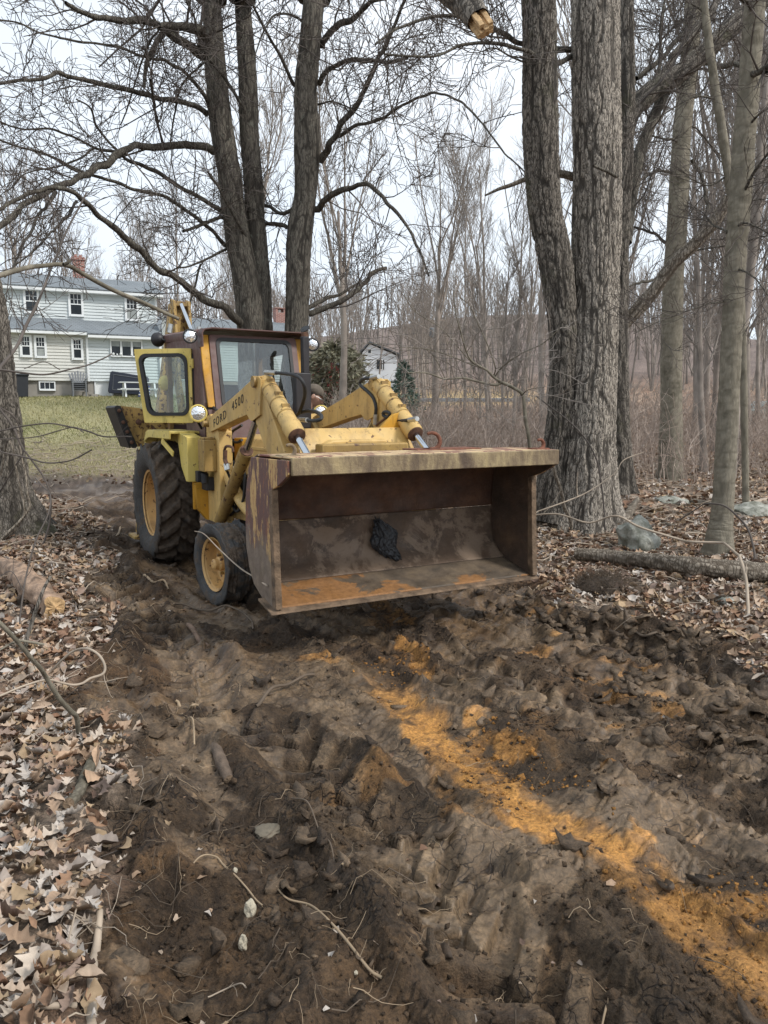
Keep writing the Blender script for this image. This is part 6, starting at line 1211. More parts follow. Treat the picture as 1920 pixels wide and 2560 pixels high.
# receding side walls with slanted-looking clapboards
sw=thing('side_wall',None,None); sw.parent=hs
sd2=norm(np.array([-.22,.975])); 
z=2.95
while z<6.6:
    q=MB(); c0=np.array(HP(-.05,0,1.4)); c1=c0+np.array([sd2[0],sd2[1],0])*7; nn=np.array([sd2[1],-sd2[0],0]); c=[p+nn*dd+np.array([0,0,zz])-ho for p in (c0,c1) for zz,dd in ((z,0),(z,.03),(z+.15,.006),(z+.15,0))]
    for p in c: p[2]+=0
    q.add(c,[(0,1,2,3),(7,6,5,4),(0,4,5,1),(1,5,6,2),(2,6,7,3),(3,7,4,0)]); q.build('clapboard',MT['siding'],sw,smooth=0); z+=.155
def window(s0,s1,z0,z1,d,cols=3,rows=2,split=.5,fr=.11,curtain=0,parent=None):
    w=HB().hbox(s0-fr,s0,z0-fr,z1+fr,d,d+.09).hbox(s1,s1+fr,z0-fr,z1+fr,d,d+.09).hbox(s0,s1,z1,z1+fr,d,d+.09).hbox(s0-.03,s1+.03,z0-fr,z0,d,d+.12).build('window',MT['trim'],parent or hs,smooth=0)
    zm=z0+(z1-z0)*split; HB().hbox(s0,s1,z0,z1,d+.03,d+.045).build('pane',MT['hglass'],w,smooth=0)
    q=HB().hbox(s0,s1,zm-.025,zm+.025,d+.045,d+.08)
    for i in range(1,cols): ss_=s0+(s1-s0)*i/cols; q.hbox(ss_-.012,ss_+.012,zm if rows>1 else z0,z1,d+.045,d+.06)
    for j in range(1,rows): zz=zm+(z1-zm)*j/rows; q.hbox(s0,s1,zz-.012,zz+.012,d+.045,d+.058)
    q.build('sash',MT['trim'],w,smooth=0)
    if curtain: HB().hbox(s0+.02,s1-.02,z0+(z1-z0)*curtain[0],z0+(z1-z0)*curtain[1],d+.046,d+.050).build('curtain',MT['curtain'],w,smooth=0)
for (u0,v0,u1,v1,d,cur) in ((63,727,94,779,.03,0),(175,735,204,787,.03,0),(316,748,342,798,.03,(.02,.48)),(54,842,75,888,1.49,0),(90,844,112,890,1.49,(.02,.4)),(183,850,203,895,1.49,0)):
    a=HS(u0,v0,d); c=HS(u1,v1,d); window(c[0],a[0],c[1],a[1],d,curtain=cur)
a=HS(275,850,1.6); c=HS(356,891,1.6); s0,s1,z0,z1=c[0],a[0],c[1],a[1]; w3=(s1-s0)/3
for i in range(3): window(s0+i*w3+.05,s0+(i+1)*w3-.05,z0,z1,1.6,cols=1,rows=1,split=.97,fr=.06,curtain=(.6,.97))
for i,(ss_,r_) in enumerate(((2.42,.05),(2.3,.035),(2.18,.055),(1.75,.05),(1.5,.04))): pass
q=HB(); 
for ss_,r_ in ((s1-.12,.07),(s1-.30,.05),(s1-.48,.075),(s1-1.0,.05)): p=np.array(HP(ss_,z0+r_,1.72))-ho; q.ell(tuple(p),(r_,.04,r_),10,8)
q.build('window_plates',MT['white'],hs)
a=HS(100,956,1.4); c=HS(136,974,1.4); window(c[0],a[0],c[1],a[1],1.37,cols=3,rows=1,split=.02,fr=.06)
a=HS(240,951,1.5); c=HS(280,1018,1.5); q=HB().hbox(c[0],a[0],c[1]-.1,a[1],1.42,1.48); dr_=q.build('door',MT['trim'],hs,smooth=0); HB().hbox(a[0],a[0]+.09,2.2,3.0,1.44,1.54).hbox(c[0]-.09,c[0],1.6,3.0,1.44,1.54).build('door_frame',MT['trim'],dr_,smooth=0); p=np.array(HP(a[0]-.1,2.35,1.5))-ho; MB().ell(tuple(p),(.04,.04,.04)).build('door_knob',MT['zinc'],dr_)
# right wing running behind the cab
d0=-4.; wr=[HS(u,v,d0) for u,v in ((412,832),(760,858),(470,803),(715,830))]; ze=wr[0][1]; 
sE=HS(742,900,d0)[0]; HB().hbox(sE,-.6,2.6,ze,-9,d0-.02).build('wing_wall',MT['siding'],hs,smooth=0); ww=list(hs.children)[-1]; boards(sE,-.6,3.35,ze,d0,MT['siding'],ww); HB().hbox(sE,-.6,1.2,3.3,d0-.05,d0+.01).build('wing_foundation',MT['concrete'],hs,smooth=0)
HB().hquad([(sE-.2,ze,d0+.4),(-.3,ze,d0+.4),(-.3,ze+1.15,d0-2.6),(sE-.2,ze+1.15,d0-2.6)],.08).hquad([(sE-.2,ze,d0-6),(-.3,ze,d0-6),(-.3,ze+1.15,d0-2.6),(sE-.2,ze+1.15,d0-2.6)],.08).build('wing_roof',MT['shingle'],hs,smooth=0); HB().hbox(sE-.3,-.3,ze-.1,ze,d0+.33,d0+.43).build('gutter',MT['trim'],hs,smooth=0)
a=HS(686,772,d0-2.8); c=HS(712,835,d0-2.8); HB().hbox(c[0],a[0],c[1]-.8,a[1]-.25,d0-3.1,d0-2.5).build('chimney',MT['brick'],hs,smooth=0); HB().hbox(c[0]-.05,a[0]+.05,a[1],a[1]+.06,d0-3.15,d0-2.45).hbox(c[0],c[0]+.15,a[1]-.25,a[1],d0-3.1,d0-2.5).hbox(a[0]-.15,a[0],a[1]-.25,a[1],d0-3.1,d0-2.5).build('chimney_cap',MT['brick'],hs,smooth=0)
# things by the house
def hz(s,d): p=HP(s,0,d); return float(base_h(np.array([p[0]]),np.array([p[1]]))[0])
def hthing(name,label,cat,s,d,group=None): p=HP(s,0,d); return thing(name,label,cat,(p[0],p[1],hz(s,d)),math.atan2(he[1],he[0])+math.pi,group)
s_=HS(54,965,1.9)[0]; t=hthing('trash_bin','tall black wheeled trash bin against the house wall','trash bin',s_,1.9); MB().prism([(-.26,.04),(.26,.04),(.32,1.05),(-.32,1.05)],-.3,.3).build('bin_body',MT['darkplastic'],t,.02); MB().box(-.35,.35,-.36,.34,1.05,1.13).build('lid',MT['darkplastic'],t,.02)
s_=HS(198,975,2.2)[0]; 
t=hthing('lawn_chair','stack of grey plastic adirondack chairs beside the white cellar door','chairs',s_,2.2)
for i in range(5): MB().box(-.32,.32,-.35,.25,.30+i*.09,.325+i*.09).box(-.36,-.28,-.4,.3,.48+i*.09,.50+i*.09).box(.28,.36,-.4,.3,.48+i*.09,.50+i*.09).build('seat',MT['greyplastic'],t,.004)
for i in range(7):
    a=(i-3)*.11; MB().obox((a*.6,.2,.35),(a*1.25,.42,1.28-abs(i-3)*.045),.085,.02,(0,1,0)).build('slat',MT['greyplastic'],t)
for x in (-.3,.3):
    for y in (-.35,.25): MB().box(x-.03,x+.03,y-.04,y+.04,0,.8).build('leg',MT['greyplastic'],t)
s_=HS(322,980,2.0)[0]; t=hthing('tub_cover','dark navy spa cover leaning on the foundation behind the picnic table','cover',s_,1.9); q=MB().prism([(-.95,.15),(-1.0,.25),(-.85,1.2),(-.75,1.25),(.95,1.0),(1.02,.9),(1.05,.12),(.95,.05)],-.12,.0); q.build('cover_shell',MT['blueplastic'],t,.03); MB().tube([(-.78,-.135,.32),(-.70,-.135,1.08),(.82,-.135,.88),(.86,-.135,.26),(-.78,-.135,.32)],.012,6).build('piping',MT['greyplastic'],t)
s_=HS(348,995,3.2)[0]; t=hthing('picnic_table','white picnic table on the lawn in front of the dark spa cover','picnic table',s_,3.3); 
for i in range(4): MB().box(-.95,.95,-.34+i*.17,-.19+i*.17,.70,.745).build('tabletop_plank',MT['white'],t)
for y in (-.72,.60): MB().box(-.95,.95,y,y+.14,.38,.42).build('bench',MT['white'],t)
for x in (-.7,.7): MB().obox((x,-.28,.70),(x,-.62,.0),.05,.08,(1,0,0)).obox((x,.28,.70),(x,.62,.0),.05,.08,(1,0,0)).obox((x,-.72,.36),(x,.72,.36),.05,.08).build('leg_frame',MT['white'],t)
s_=HS(361,1022,3.9)[0]; t=hthing('beach_chair','folded blue and white striped chair on the grass by the picnic table','chair',s_,3.95)
for i in range(7): MB().box(-.28+i*.02,.28+i*.0,-.02-i*.02,.0-i*.02,.05+i*.075,.11+i*.075).build('stripe',MT['white'] if i%2 else simple('blue_fabric',(.02,.05,.22),.8) if 'blue_fabric' not in bpy.data.materials else bpy.data.materials['blue_fabric'],t)
s_=HS(262,1010,2.1)[0]
st=hthing('concrete_steps','small grey concrete blocks at the foot of the cellar door','steps',HS(226,1005,1.9)[0],1.9); MB().box(-.35,.1,-.2,.2,0,.22).box(-.1,.35,-.2,.2,-.1,.12).build('block',MT['concrete'],st,.01)
# ---------------------------------------------------------------- far things
def bz(x,y): return float(base_h(np.array([x]),np.array([y]))[0])
def faru(u,Y): return (u-960)/FPX*Y
MT['fwhite']=simple('far_white_siding',(.74,.78,.82),.7,0,.05,.5); MT['fred']=simple('red_barn_paint',(.26,.035,.035),.7,0,.2,1)
Y=105; x=faru(955,Y); z=bz(x,Y); t=thing('house','small distant white gabled house with grey roof seen through the branches','house',(x,Y,z)); S0=Y/FPX
def fz(v): return CH+(1027-v)/FPX*Y-z
g0,g1=faru(907,Y)-x,faru(992,Y)-x; ga=faru(925,Y)-x
MB().prism([(g0,fz(1010)),(g1,fz(1010)),(g1,fz(893)),(ga,fz(864)),(g0,fz(885))],0,9).build('wall',MT['fwhite'],t,smooth=0)
MB().prism([(g0-.3,fz(885)),(ga,fz(862)),(g1+.4,fz(891)),(g1+.4,fz(888)),(ga,fz(858)),(g0-.3,fz(881))],-.4,9.4).build('roof',MT['shingle'],t,smooth=0)
for u0,u1,v0,v1 in ((942,955,903,925),(921,928,878,886)):
    wq=MB().box(faru(u0,Y)-x-.1,faru(u1,Y)-x+.1,-.06,-.02,fz(v1)-.1,fz(v0)+.1).build('window',MT['trim'],t,smooth=0); MB().box(faru(u0,Y)-x,faru(u1,Y)-x,-.09,-.06,fz(v1),fz(v0)).build('pane',MT['hglass'],wq,smooth=0)
MB().box(faru(955,Y)-x+.15,faru(960,Y)-x,-.08,-.02,fz(926),fz(902)).build('shutter',MT['darkplastic'],t,smooth=0)
Y=70; x=faru(800,Y); z=bz(x,Y); t=thing('shed','low red painted shed half hidden behind the evergreen','shed',(x,Y,z)); MB().prism([(-2.4,0),(2.2,0),(2.2,2.6),(-.1,4.0),(-2.4,2.6)],0,5).build('wall',MT['fred'],t,smooth=0); MB().box(-.9,.5,-.06,0,.9,1.8).build('window',MT['fwhite'],t,smooth=0); MB().prism([(-2.7,2.5),(-.1,4.05),(2.5,2.5),(2.5,2.7),(-.1,4.25),(-2.7,2.7)],-.3,5.3).build('roof',MT['shingle'],t,smooth=0)
MT['ever']=simple('evergreen_needles',(.19,.18,.12),.8,0,.5,2); MT['spruce']=simple('blue_spruce_needles',(.09,.13,.10),.8,0,.4,2)
def evergreen(label,u,Y,w,h,n,mat,seed,conic=False):
    rg=np.random.default_rng(seed); x=faru(u,Y); z=bz(x,Y); t=thing('evergreen_tree',label,'tree',(x,Y,z)); MB().tube([(0,0,0),(0,0,h*.9)],[.18,.03],8).build('trunk',MT['bgbark'],t)
    a=rg.random(n); th=rg.uniform(0,6.283,n); lob=1+.22*np.sin(th*3+a*9)+.2*rg.normal(size=n); zz=h*(.08+.92*a); rad=w/2*((1-a)**.8 if conic else np.sqrt(np.clip(1-(2*a-.85)**2*.9,0.02,1)))*lob*np.sqrt(rg.random(n)*.75+.25)
    c=np.stack([np.cos(th)*rad,np.sin(th)*rad,zz],1); d=norm(np.stack([np.cos(th),np.sin(th),rg.uniform(-.5,.35,n)],1)+.5*rg.normal(size=(n,3))); sd=norm(np.cross(d,rg.normal(size=(n,3)))); L=rg.uniform(.3,.9,n)[:,None]*w/5; W_=.09*L
    V=np.stack([c-sd*W_,c+d*L*.5+sd*W_*1.3,c+d*L,c+d*L*.5-sd*W_*1.3],1).reshape(-1,3); F=np.arange(n*4).reshape(-1,4); o=link('crown',mesh_np('crown',V,F,smooth=False),mat,t); o['kind']='stuff'
evergreen('broad dull green evergreen in front of the red shed behind the cab',838,58,4.2,4.9,5200,MT['ever'],1)
evergreen('small blue green spruce between the loader arms and the utility pole',1008,40,2.0,3.4,2200,MT['spruce'],2,True)
Y=72; x=faru(1087,Y); z=bz(x,Y); t=thing('utility_pole','pale wooden utility pole with grey transformer beyond the thicket','utility pole',(x,Y,z)); hp=CH+(1027-795)/FPX*Y-z; MB().tube([(0,0,0),(0,0,hp)],[.16,.11],10).build('pole',MT['fwhite'] if False else simple('weathered_pole',(.33,.31,.26),.9,0,.15,2),t); MB().lathe([(.22,0),(.24,.05),(.24,.8),(.18,.88)],(-.36,0,hp-2.0),(0,0,1),16).build('transformer',MT['greyplastic'],t); MB().box(-.9,.9,-.06,.06,hp-.5,hp-.4).build('crossarm',MT['bgbark'],t)
for i,(va,vb) in enumerate(((838,852),(872,880),(885,893),(895,903),(907,915))):
    p0=at(700,va-6,66.); p1=at(1087,vb-20,72.); p2=at(1500,vb-8,80.); pm=(p0+p1)/2; pm[2]-=.5
    w_=thing('power_line',('topmost','second highest','middle','second lowest','lowest')[i]+' of the five thin black overhead lines by the utility pole','power line',tuple(p0),0,'overhead lines by the road'); MB().tube([p0-p0,pm-p0,p1-p0,(p1+p2)/2-p0-np.array([0,0,.4]),p2-p0],.016,5,30).build('wire',MT['rubber'],w_)
Y=63.; gr_=thing('guardrail','low grey metal guardrail along the far road edge','guardrail',(faru(1180,Y),Y,bz(faru(1180,Y),Y)));
z0=gr_.location.z; xs_=[(faru(u,Y)-gr_.location.x) for u in (1080,1115,1150,1185,1220,1255,1290)]
for i,xx in enumerate(xs_): MB().box(xx-.09,xx+.09,-.09,.09,-.2,.75).build('post',simple('rail_post',(.16,.13,.11),.9) if 'rail_post' not in bpy.data.materials else bpy.data.materials['rail_post'],gr_)
MB().prism([(-.03,.45),(-.10,.50),(-.05,.55),(-.10,.62),(-.05,.67),(-.10,.72),(-.03,.75)],xs_[0]-1,xs_[-1]+1,'x').build('rail',simple('galvanised_rail',(.34,.35,.36),.5,.3),gr_,smooth=0)
# car at the right edge
Y=48.; x=faru(1915,Y); z=bz(x,Y); t=thing('parked_car','pale teal car parked among the trees at the far right edge','car',(x,Y,z)); MT['teal']=simple('pale_teal_paint',(.33,.46,.46),.35,0,.05)
MB().prism([(-2.1,.35),(-2.15,.7),(-1.9,.85),(-1.1,.95),(-.6,1.42),(.8,1.45),(1.5,.98),(2.1,.9),(2.15,.4)],-.85,.85).build('body',MT['teal'],t,.05)
MB().prism([(-.98,.98),(-.55,1.36),(.10,1.38),(.10,.98)],-.862,.862).prism([(.18,.98),(.18,1.38),(.75,1.38),(1.32,1.0)],-.862,.862).build('window',MT['hglass'],t)
for xx in (-1.35,1.35):
    for yy in (-.8,.8): wq=MB().lathe([(.2,-.09),(.32,-.09),(.34,0),(.32,.09),(.2,.09)],(xx,yy,.34),(0,1,0),20).build('wheel',MT['rubber'],t)
for yy in (-.6,.6): MB().ell((-2.12,yy,.66),(.06,.14,.08)).build('headlight',MT['lens'],t)
MT['cut']=simple('weathered_cut_wood',(.20,.14,.09),.85,0,.35,30,.4)
# ---------------------------------------------------------------- logs, rocks, sticks, foreground stems
def ground_log(name,label,cat,uv,w,mat,lift=.5,k=20,n=60,seed=0,cellx=20,depth=.006,extra=None,taper=None,raw=False,group=None):
    """uv: pixel track along the ground, w: pixel width; the log rests on the ground"""
    P=[]; R=[]
    for i,(u,v) in enumerate(uv):
        p=gp(u,v); ww=w if np.isscalar(w) else w[i]; r=ww*p[1]/FPX/2; P.append(p+np.array([0,0,r*lift+(extra[i] if extra else 0)])); R.append(r)
    P=np.array(P); o=P[0].copy(); t=thing(name,label,cat,o,0,group); q=resample(P-o,n) if len(P)>2 else np.linspace(P[0]-o,P[-1]-o,n)
    Rr=np.interp(np.linspace(0,1,n),np.linspace(0,1,len(R)),R)*(1+.05*vn2(np.linspace(0,9,n),np.zeros(n)+seed,seed))
    T=norm(np.gradient(q,axis=0)); A=norm(np.cross(T,np.array([[0,0,1.]]))); B=np.cross(T,A); th=np.arange(k)*2*np.pi/k; s=np.concatenate([[0],np.cumsum(np.linalg.norm(np.diff(q,axis=0),axis=1))]); TT,SS=np.meshgrid(th,s); rr=Rr[:,None]+0*TT
    m=rr.mean(); F1,F2,_=wor3((np.cos(TT)*rr*cellx/m*.09).ravel()*1,(np.sin(TT)*rr*cellx/m*.09).ravel(),(SS*cellx/m*.025).ravel(),seed); bark=np.clip((F2-F1)*2,0,1).reshape(SS.shape)
    d=depth*(bark-.6)+rr*.08*fbm3(np.cos(TT)*1.5,np.sin(TT)*1.5,SS/m*.5,2,seed); V=q[:,None,:]+(rr+d)[...,None]*(np.cos(TT)[...,None]*A[:,None]+np.sin(TT)[...,None]*B[:,None]); V=V.reshape(-1,3)
    i=np.arange(n-1)[:,None]*k; a=np.arange(k)[None]; b=(a+1)%k; F=np.stack([i+a,i+b,i+k+b,i+k+a],-1).reshape(-1,4); link('bark',mesh_np('bark',V,F,attrs={'bark':bark.ravel()}),mat,t)
    for row,sg in ((0,-1),(n-1,1)):
        e=MB(); ringv=[V[row*k+j] for j in range(k)]; c=np.mean(ringv,0)+T[row]*sg*rr.mean()*.15; inner=[(c+(v-c)*.5)+T[row]*sg*rr.mean()*.1*random.uniform(-1,1) for v in ringv]; e.add(ringv+inner+[c],[(j,(j+1)%k,k+(j+1)%k,k+j) for j in range(k)]+[(k+j,k+(j+1)%k,2*k) for j in range(k)])
        e.build('cut_end',MT['rawwood'] if raw else MT['cut'],t,smooth=0)
    return t
# deadwood materials take bark attr; give cut ends a plain one
ground_log('log','long furrowed grey log lying on the leaves below the slender tree','log',[(1440,1405),(1560,1425),(1700,1445),(1830,1462),(1960,1480),(2100,1500)],[32,40,46,52,56,58],MT['deadwood'],1.5,28,110,3,26,.010)
ground_log('log','short orange-brown barkless log with broken end among leaves at the left','log',[(-10,1425),(40,1460),(90,1505),(140,1545)],[38,62,70,60],simple('bare_orange_log',(.30,.20,.135),.85,0,.65,11,1.),.95,26,60,4,14,.028,raw=True)
ground_log('log','sawn grey branch section lying at the mud edge lower left','log',[(238,1895),(222,1935),(196,1985),(172,2020)],[26,30,31,30],MT['bark_smooth'],.8,20,50,5,22,.0015)
ground_log('stick','thick pale peeled stick pointing at the viewer at the bottom left','stick',[(250,2283),(240,2340),(232,2430),(230,2520),(228,2600)],[18,24,28,30,32],MT['palestick'],.9,16,50,6,22,.0005)
ground_log('log','muddy buried log in the soil left of the tracks','log',[(530,1850),(545,1885),(560,1930),(572,1955)],[26,32,32,26],simple('muddy_wood',(.12,.085,.06),.85,0,.4,20,.6),.5,18,40,7,22,.003)
ground_log('log','short muddy brown stick lying in front of the front wheel','stick',[(448,1560),(475,1580),(500,1600),(522,1612)],[12,14,14,11],simple('brown_wood',(.17,.11,.075),.85,0,.4,20,.5),.8,12,30,8,22,.003)
ground_log('log','bleached thin log crossing the leaves behind the slender tree','log',[(1640,1258),(1730,1262),(1850,1275),(1960,1262),(2060,1240)],[14,18,22,22,20],MT['deadwood'],.7,14,50,9,22,.004)
ground_log('log','old grey log end lying at the foot of the oak by the bucket','log',[(1300,1320),(1350,1318),(1412,1330)],[26,30,28],MT['deadwood'],.6,16,40,10,22,.006)
ground_log('branch','rotting branch running right from the oak foot','branch',[(1580,1290),(1640,1310),(1720,1330),(1780,1345)],[10,14,14,10],MT['deadwood'],.8,10,30,11,22,.003)
ground_log('branch','pale branch crossing the leaves at the far right','branch',[(1830,1290),(1900,1268),(1990,1250)],[11,12,12],MT['palestick'],1.2,10,30,12,22,.002,extra=[.03,.05,.05])
ground_log('stick','grey weathered stick ending at the mud in the left leaves','stick',[(108,1428),(150,1440),(200,1465),(242,1477)],[9,12,12,9],MT['deadwood'],.9,10,30,13,22,.002)
ground_log('stick','bleached hollow stick half sunk in the left leaves','stick',[(40,1660),(80,1685),(120,1710),(150,1725)],[20,26,26,18],MT['palestick'],.6,14,30,14,22,.002)
ground_log('stick','short reddish stick in the bottom left corner of leaves','stick',[(60,2518),(120,2525),(190,2520)],[18,20,16],MT['palestick'],.9,12,30,15,22,.001)
def rock(label,u,v,w,h,col,seed,name='rock',cat='rock',sq=(1,1),lift=.35):
    p=gp(u,v); s=p[1]/FPX; me=bpy.data.meshes.new(name); bm=bmesh.new(); bmesh.ops.create_icosphere(bm,subdivisions=4,radius=1); bm.to_mesh(me); bm.free()
    V=np.zeros(len(me.vertices)*3); me.vertices.foreach_get('co',V); V=V.reshape(-1,3); r=1+.30*fbm3(V[:,0]*1.2+seed,V[:,1]*1.2,V[:,2]*1.2,3,seed); F1,F2,_=wor3(V[:,0]*1.6,V[:,1]*1.6,V[:,2]*1.6,seed); r=r*(1-.25*F1)+.03*fbm3(V[:,0]*7,V[:,1]*7,V[:,2]*7,3,seed)
    V=V*r[:,None]*np.array([w*s/2*sq[0],w*s/2*sq[1],h*s/1.25]); me.vertices.foreach_set('co',V.astype(np.float32).ravel()); me.shade_smooth(); me.update(); me.set_sharp_from_angle(angle=math.radians(30))
    return tag(link(name,me,col,None,(p[0],p[1],p[2]+h*s*lift)),label,cat)
m,n,b=newmat('lichen_rock'); c=ramp(n,noise(n,9,8,.7),[(.32,(.09,.09,.06)),(.45,(.20,.20,.165)),(.6,(.36,.355,.31)),(.75,(.48,.46,.40))]); n.links.new(c,b.inputs['Base Color']); b.inputs['Roughness'].default_value=.9; bumpn(n,b,noise(n,40,8,.7),.7,.01); MT['rock']=m
MT['pebble']=simple('pale_stone',(.42,.37,.28),.85,0,.3,30,.5)
rock('grey-green lichen covered boulder at the foot of the massive oak',1592,1378,112,74,MT['rock'],3)
rock('flat pale grey rock in the leaves behind the boulder',1680,1262,110,20,MT['rock'],5)
rock('flat grey rock beyond the slender tree at the right',1880,1290,120,30,MT['rock'],6)
rock('small mossy flat stone by the fallen log at the right',1815,1500,46,16,MT['rock'],7)
for i,(u,v,w,h,l) in enumerate(((626,2285,36,34,'cream stone on the bare soil, upper one of the pair by the pale root'),(607,2345,26,34,'cream stone on the bare soil, lower one of the pair'),(588,2178,16,12,'tiny ochre stone by the pale root'),(890,2440,14,8,'tiny pale pebble in the trodden mud'))): rock(l,u,v,w,h,MT['pebble'],20+i,'stone','stone')
rock('flat slab of smooth grey stone in the mud',670,2035,84,22,simple('muddy_stone',(.15,.125,.09),.8,0,.25,12,.4),31,'stone','stone')
# root mound: soil lump full of fibres
p=gp(1512,1478); mo=rock('dark mound of torn fibrous roots and soil at the mud edge',1512,1478,150,44,simple('root_mound_soil',(.075,.055,.04),.95,0,.4,40,1.),41,'root_mound','soil mound',lift=.1)
rg=np.random.default_rng(9); M=700; a=rg.uniform(0,6.28,M); rr=np.sqrt(rg.random(M)); Wm=150*p[1]/FPX/2; c=np.stack([np.cos(a)*rr*Wm,np.sin(a)*rr*Wm,(1-rr**2)*Wm*.55],1); d=norm(c+rg.normal(size=(M,3))*.25*Wm/ .2*.2); P=np.zeros((M,5,3)); P[:,0]=c
for j in range(1,5): d=norm(d+rg.normal(size=(M,3))*.5+np.array([0,0,-.12])); P[:,j]=P[:,j-1]+d*.03
V,F=tubes(P,np.full((M,5),.0013),3); o=link('root_fibres',mesh_np('root_fibres',V,F),MT['rootd'],mo); o['kind']='stuff'
# splintered wood piece by the oak
ground_log('wood_fragment','splintered bark chunk leaning at the right foot of the oak','wood',[(1545,1335),(1565,1305),(1592,1272)],[30,26,12],MT['deadwood'],.7,12,30,16,22,.004,extra=[0,.02,.12])
# stems that cross in front, each its own thing
def stems(name,label,cat,defs,mat,k=8,tw=None,seed=0):
    """defs: list of (points (u,v), depth list or pair, w0,w1)"""
    pp=[]; t=None
    for i,(q,Ys_,w0,w1) in enumerate(defs):
        Yl_=np.linspace(Ys_[0],Ys_[1],len(q)); W_=np.linspace(w0,w1,len(q)); p=np.array([at(u,v,y) for (u,v),y in zip(q,Yl_)]); r=W_*Yl_/FPX/2
        if t is None: t=thing(name,label,cat,p[0]); o=p[0].copy()
        pp.append((p-o,r)); limb_obj(p-o,r,t,mat,k=k,n=max(20,len(q)*7),name='stem',seed=seed+i)
    if tw: P0,R0=rs_stack(pp,20); crown(P0,R0,tw,'twigs',t,mat)
    return t
TW=[dict(per=3,L=(.05,.22),ang=(25,60),n=5,rmin=.0012,up=.05,t0=.2,rs=.5,wig=.3)]
def gd(u,v): return gp(u,v)[1]
stems('overhanging_branch','smooth grey branch close to the viewer arching across the house at upper left','branch',[([(-60,705),(0,692),(60,674),(100,666),(160,661),(205,682),(280,722),(360,757),(445,797)],(2.6,3.3),14,9),([(160,661),(172,655),(174,648)],(2.85,2.85),9,7)],MT['bark_smooth'],10)
stems('branch','thin dark twig with buds hanging before the white siding','branch',[([(-30,932),(0,926),(50,932),(115,937),(180,922),(215,914),(260,895),(280,884)],(3.5,3.8),6,3),([(60,922),(110,905),(150,925)],(3.5,3.6),2,2)],MT['twig'],8)
stems('branch','long dark shoot slanting from the old trunk up past the chimney','branch',[([(0,925),(35,880),(62,820),(100,740),(120,690),(135,650),(160,590),(215,480)],(6,7.5),9,4)],MT['twig'],8,[dict(per=12,L=(.2,.7),ang=(25,60),n=6,rmin=.0025,up=.0,t0=.1,rs=.5,wig=.3),dict(per=3,L=(.1,.35),ang=(25,60),n=5,rmin=.002,up=.0,t0=.2,rs=.6,wig=.3)])
Yf=gd(192,1845)
stems('sapling','grey sapling stem bending over the leaves at the lower left','sapling',[([(-50,1520),(0,1558),(43,1602),(77,1645),(100,1672),(117,1698),(150,1748),(176,1778),(190,1795),(195,1845)],(Yf-.5,Yf),12,13),([(40,1600),(80,1606),(110,1612)],(Yf-.35,Yf-.3),7,6),([(43,1602),(0,1625),(-30,1650)],(Yf-.35,Yf-.5),6,5)],MT['bark_smooth'],10,TW)
stems('stick','broken dark upright stick beside the bending sapling','stick',[([(66,1615),(80,1570),(98,1510),(112,1470),(127,1441)],(3.9,4.0),11,8)],MT['bark_dark'],10)
stems('vine','pale looping vine over the leaves beside the bending sapling','vine',[([(118,1700),(140,1670),(180,1632),(214,1622),(245,1636),(262,1662),(258,1684),(225,1696),(205,1708),(180,1712),(150,1706),(115,1700),(60,1715),(0,1740)],(4.2,3.6),7,6)],MT['palestick'],8,TW)
stems('shoot','tall thin brown shoot rising through the left leaves','shoot',[([(50,1560),(60,1480),(70,1420),(90,1350),(118,1290),(126,1240),(105,1215),(88,1195)],(4.5,5.2),5,3),([(60,1480),(30,1430),(0,1440)],(4.6,4.6),3,2)],MT['twig'],6,TW)
Yr=gd(1868,1560)
stems('sapling','arched pale sapling bowing to the ground at the right side','sapling',[([(1870,1590),(1874,1545),(1872,1500),(1866,1440),(1852,1395),(1842,1385),(1815,1362),(1798,1357),(1725,1354),(1700,1348),(1600,1318),(1540,1290),(1470,1305),(1395,1284),(1335,1286)],(Yr,Yr+1.6),10,3.5)],MT['palestick'],8,TW)
stems('sapling','dark arched sapling curving beside the slender smooth tree','sapling',[([(1892,1420),(1888,1380),(1872,1325),(1840,1285),(1805,1262),(1765,1260),(1742,1272),(1700,1300)],(gd(1892,1420),gd(1892,1420)+.8),7,3)],MT['twig'],8,TW)
stems('stick','stick leaning against the left side of the oak foot','stick',[([(1382,1148),(1392,1190),(1404,1225),(1414,1270),(1426,1300),(1428,1325)],(8.6,8.9),8,9),([(1404,1225),(1380,1260),(1350,1290)],(8.6,8.5),4,3)],MT['deadwood'],8)
stems('stick','thin pale forked twig stuck across the lower bark of the oak','stick',[([(1340,1282),(1400,1260),(1460,1235),(1500,1210),(1540,1180),(1560,1150),(1610,1130)],(8.2,8.6),4,2),([(1445,1240),(1442,1210),(1444,1180)],(8.3,8.3),3,2)],MT['palestick'],6)
stems('stick','dark thin stem leaning diagonally over the oak trunk','stick',[([(1515,1325),(1512,1280),(1504,1210),(1492,1150),(1462,1095),(1420,1050),(1380,1020),(1340,990)],(8.5,8.7),5,3)],MT['twig'],6,TW)
def gst(label,uv,w0,w1,mat='root',seed=0,name='root',lift=.006,extra=0):
    P=[gp(u,v) for u,v in uv]; W_=np.linspace(w0,w1,len(uv)); r=np.array([w*p[1]/FPX/2 for w,p in zip(W_,P)]); P=np.array(P); P[:,2]+=r*.8+lift+extra*np.sin(np.linspace(0,math.pi,len(P))); o=P[0].copy(); t=thing(name,label,name,o); limb_obj(P-o,r,t,MT[mat],k=8,n=len(uv)*8,name='stem',seed=seed)
    P0,R0=rs_stack([(P-o,r)],16); crown(P0,R0,[dict(per=5,L=(.02,.09),ang=(25,70),n=4,rmin=.0007,up=.1,t0=.1,rs=.5,wig=.4)],'rootlets',t,MT[mat]); return t
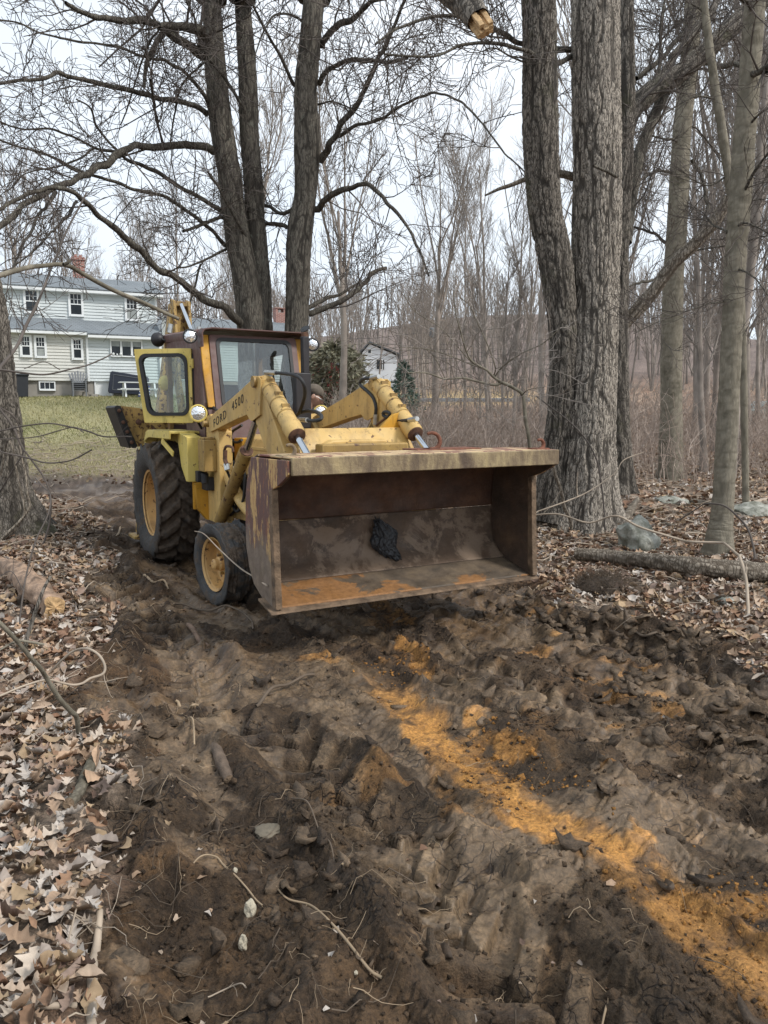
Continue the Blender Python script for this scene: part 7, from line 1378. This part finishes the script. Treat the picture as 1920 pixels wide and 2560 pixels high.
gst('long pale root curving over the soil below the two cream stones',[(690,2222),(720,2240),(770,2268),(800,2290),(840,2330),(880,2380),(920,2420),(950,2450)],5,8,seed=1)
gst('pale branching root on bare soil beside the small ochre stone',[(458,2158),(500,2152),(538,2150),(560,2168),(590,2190),(618,2222),(640,2255),(657,2270)],4,5,seed=2)
gst('thin brown root running down through the middle of the mud',[(730,2005),(770,2040),(800,2085),(826,2125),(838,2180),(845,2230),(852,2265)],5,4,'rootd',seed=3)
gst('dark bent branch across the soil in front of the front wheel',[(320,1558),(345,1535),(390,1518),(450,1516),(520,1532),(560,1522),(590,1530),(630,1555),(636,1575)],6,5,'rootd',seed=4,extra=.02)
gst('curved brown root standing out of the mud in the middle distance',[(640,1770),(680,1735),(720,1725),(760,1705),(785,1675)],9,6,'rootd',seed=5,extra=.03)
gst('short pale broken stick on the left soil bank',[(440,1760),(458,1778),(480,1790),(495,1787)],8,7,seed=6,extra=.01)
gst('thin pale root poking up left of the buried log',[(440,1800),(460,1815),(482,1838),(486,1845)],5,5,seed=7,extra=.015)
gst('pale twig lying beside the rear tyre on the dark soil',[(290,1345),(300,1310),(308,1295)],6,4,seed=8,extra=.01)
gst('light curved twig on the soil left of the front wheel',[(360,1442),(385,1450),(410,1458),(425,1462)],6,5,seed=9)
gst('long brown stick crossing the leaves right of the root mound',[(1560,1530),(1600,1580),(1640,1585),(1680,1570),(1715,1550)],5,9,'rootd',seed=10,extra=.02,name='stick')
gst('bleached stick at the mud edge under the bucket corner',[(1290,1490),(1330,1492),(1380,1512),(1400,1530)],6,5,seed=11,name='stick')
gst('orange-brown root at the bottom edge of the mud',[(1505,2570),(1512,2530),(1525,2490),(1540,2450)],6,9,'root',seed=12)
gst('pale stick among leaves at the lower left edge',[(150,2440),(170,2380),(190,2300),(196,2260)],7,5,'palestick',seed=13,name='stick',extra=.02)
gst('thin twig across the small clods at the bottom',[(520,2500),(560,2480),(600,2470),(615,2466)],4,4,'palestick',seed=14,name='stick')
# stem lying against the front wheel
wps=[loc(487,1328,y=-.99),loc(510,1335,y=-1.0),loc(550,1375,y=-1.0),loc(600,1420,y=-1.0),loc(640,1445,y=-1.0),loc(668,1465,y=-1.03)]
wps=[tl2w(p) for p in wps]; t=thing('stem','long pale dry stem caught between the front wheel and bucket','stem',tuple(wps[0])); MB().tube([p-wps[0] for p in wps],[.0035,.006],6,24).build('stalk',MT['palestick'],t)
# broken branch hanging in at the top
q=[(1085,-75,62),(1125,-25,62),(1158,5,60),(1182,32,60),(1197,52,54)]; p,r=pxpath(q,5.2,5.0); o=p[0].copy(); hb2=thing('broken_branch','broken branch with fresh pale splintered end hanging in at the top','branch',o); trunk('bark',p-o,r,hb2,MT['bark_dark'],k=40,n=60,depth=.008,cell=(30,12),seed=71)
rg=np.random.default_rng(3); e0=p[-1]-o; dr_=norm(p[-1]-p[-2]); sd_=norm(np.cross(dr_,[0,1,0])); 
for i in range(15):
    a=rg.uniform(0,6.28); rr_=.066*math.sqrt(rg.random()); off=sd_*math.cos(a)*rr_+np.array([0,1,0])*math.sin(a)*rr_; L_=rg.uniform(.04,.15); MB().obox(e0+off-dr_*.05,e0+off*.9+dr_*L_,.030,.022,(0,1,0)).build('splinter',MT['rawwood'],hb2,.003,smooth=0)
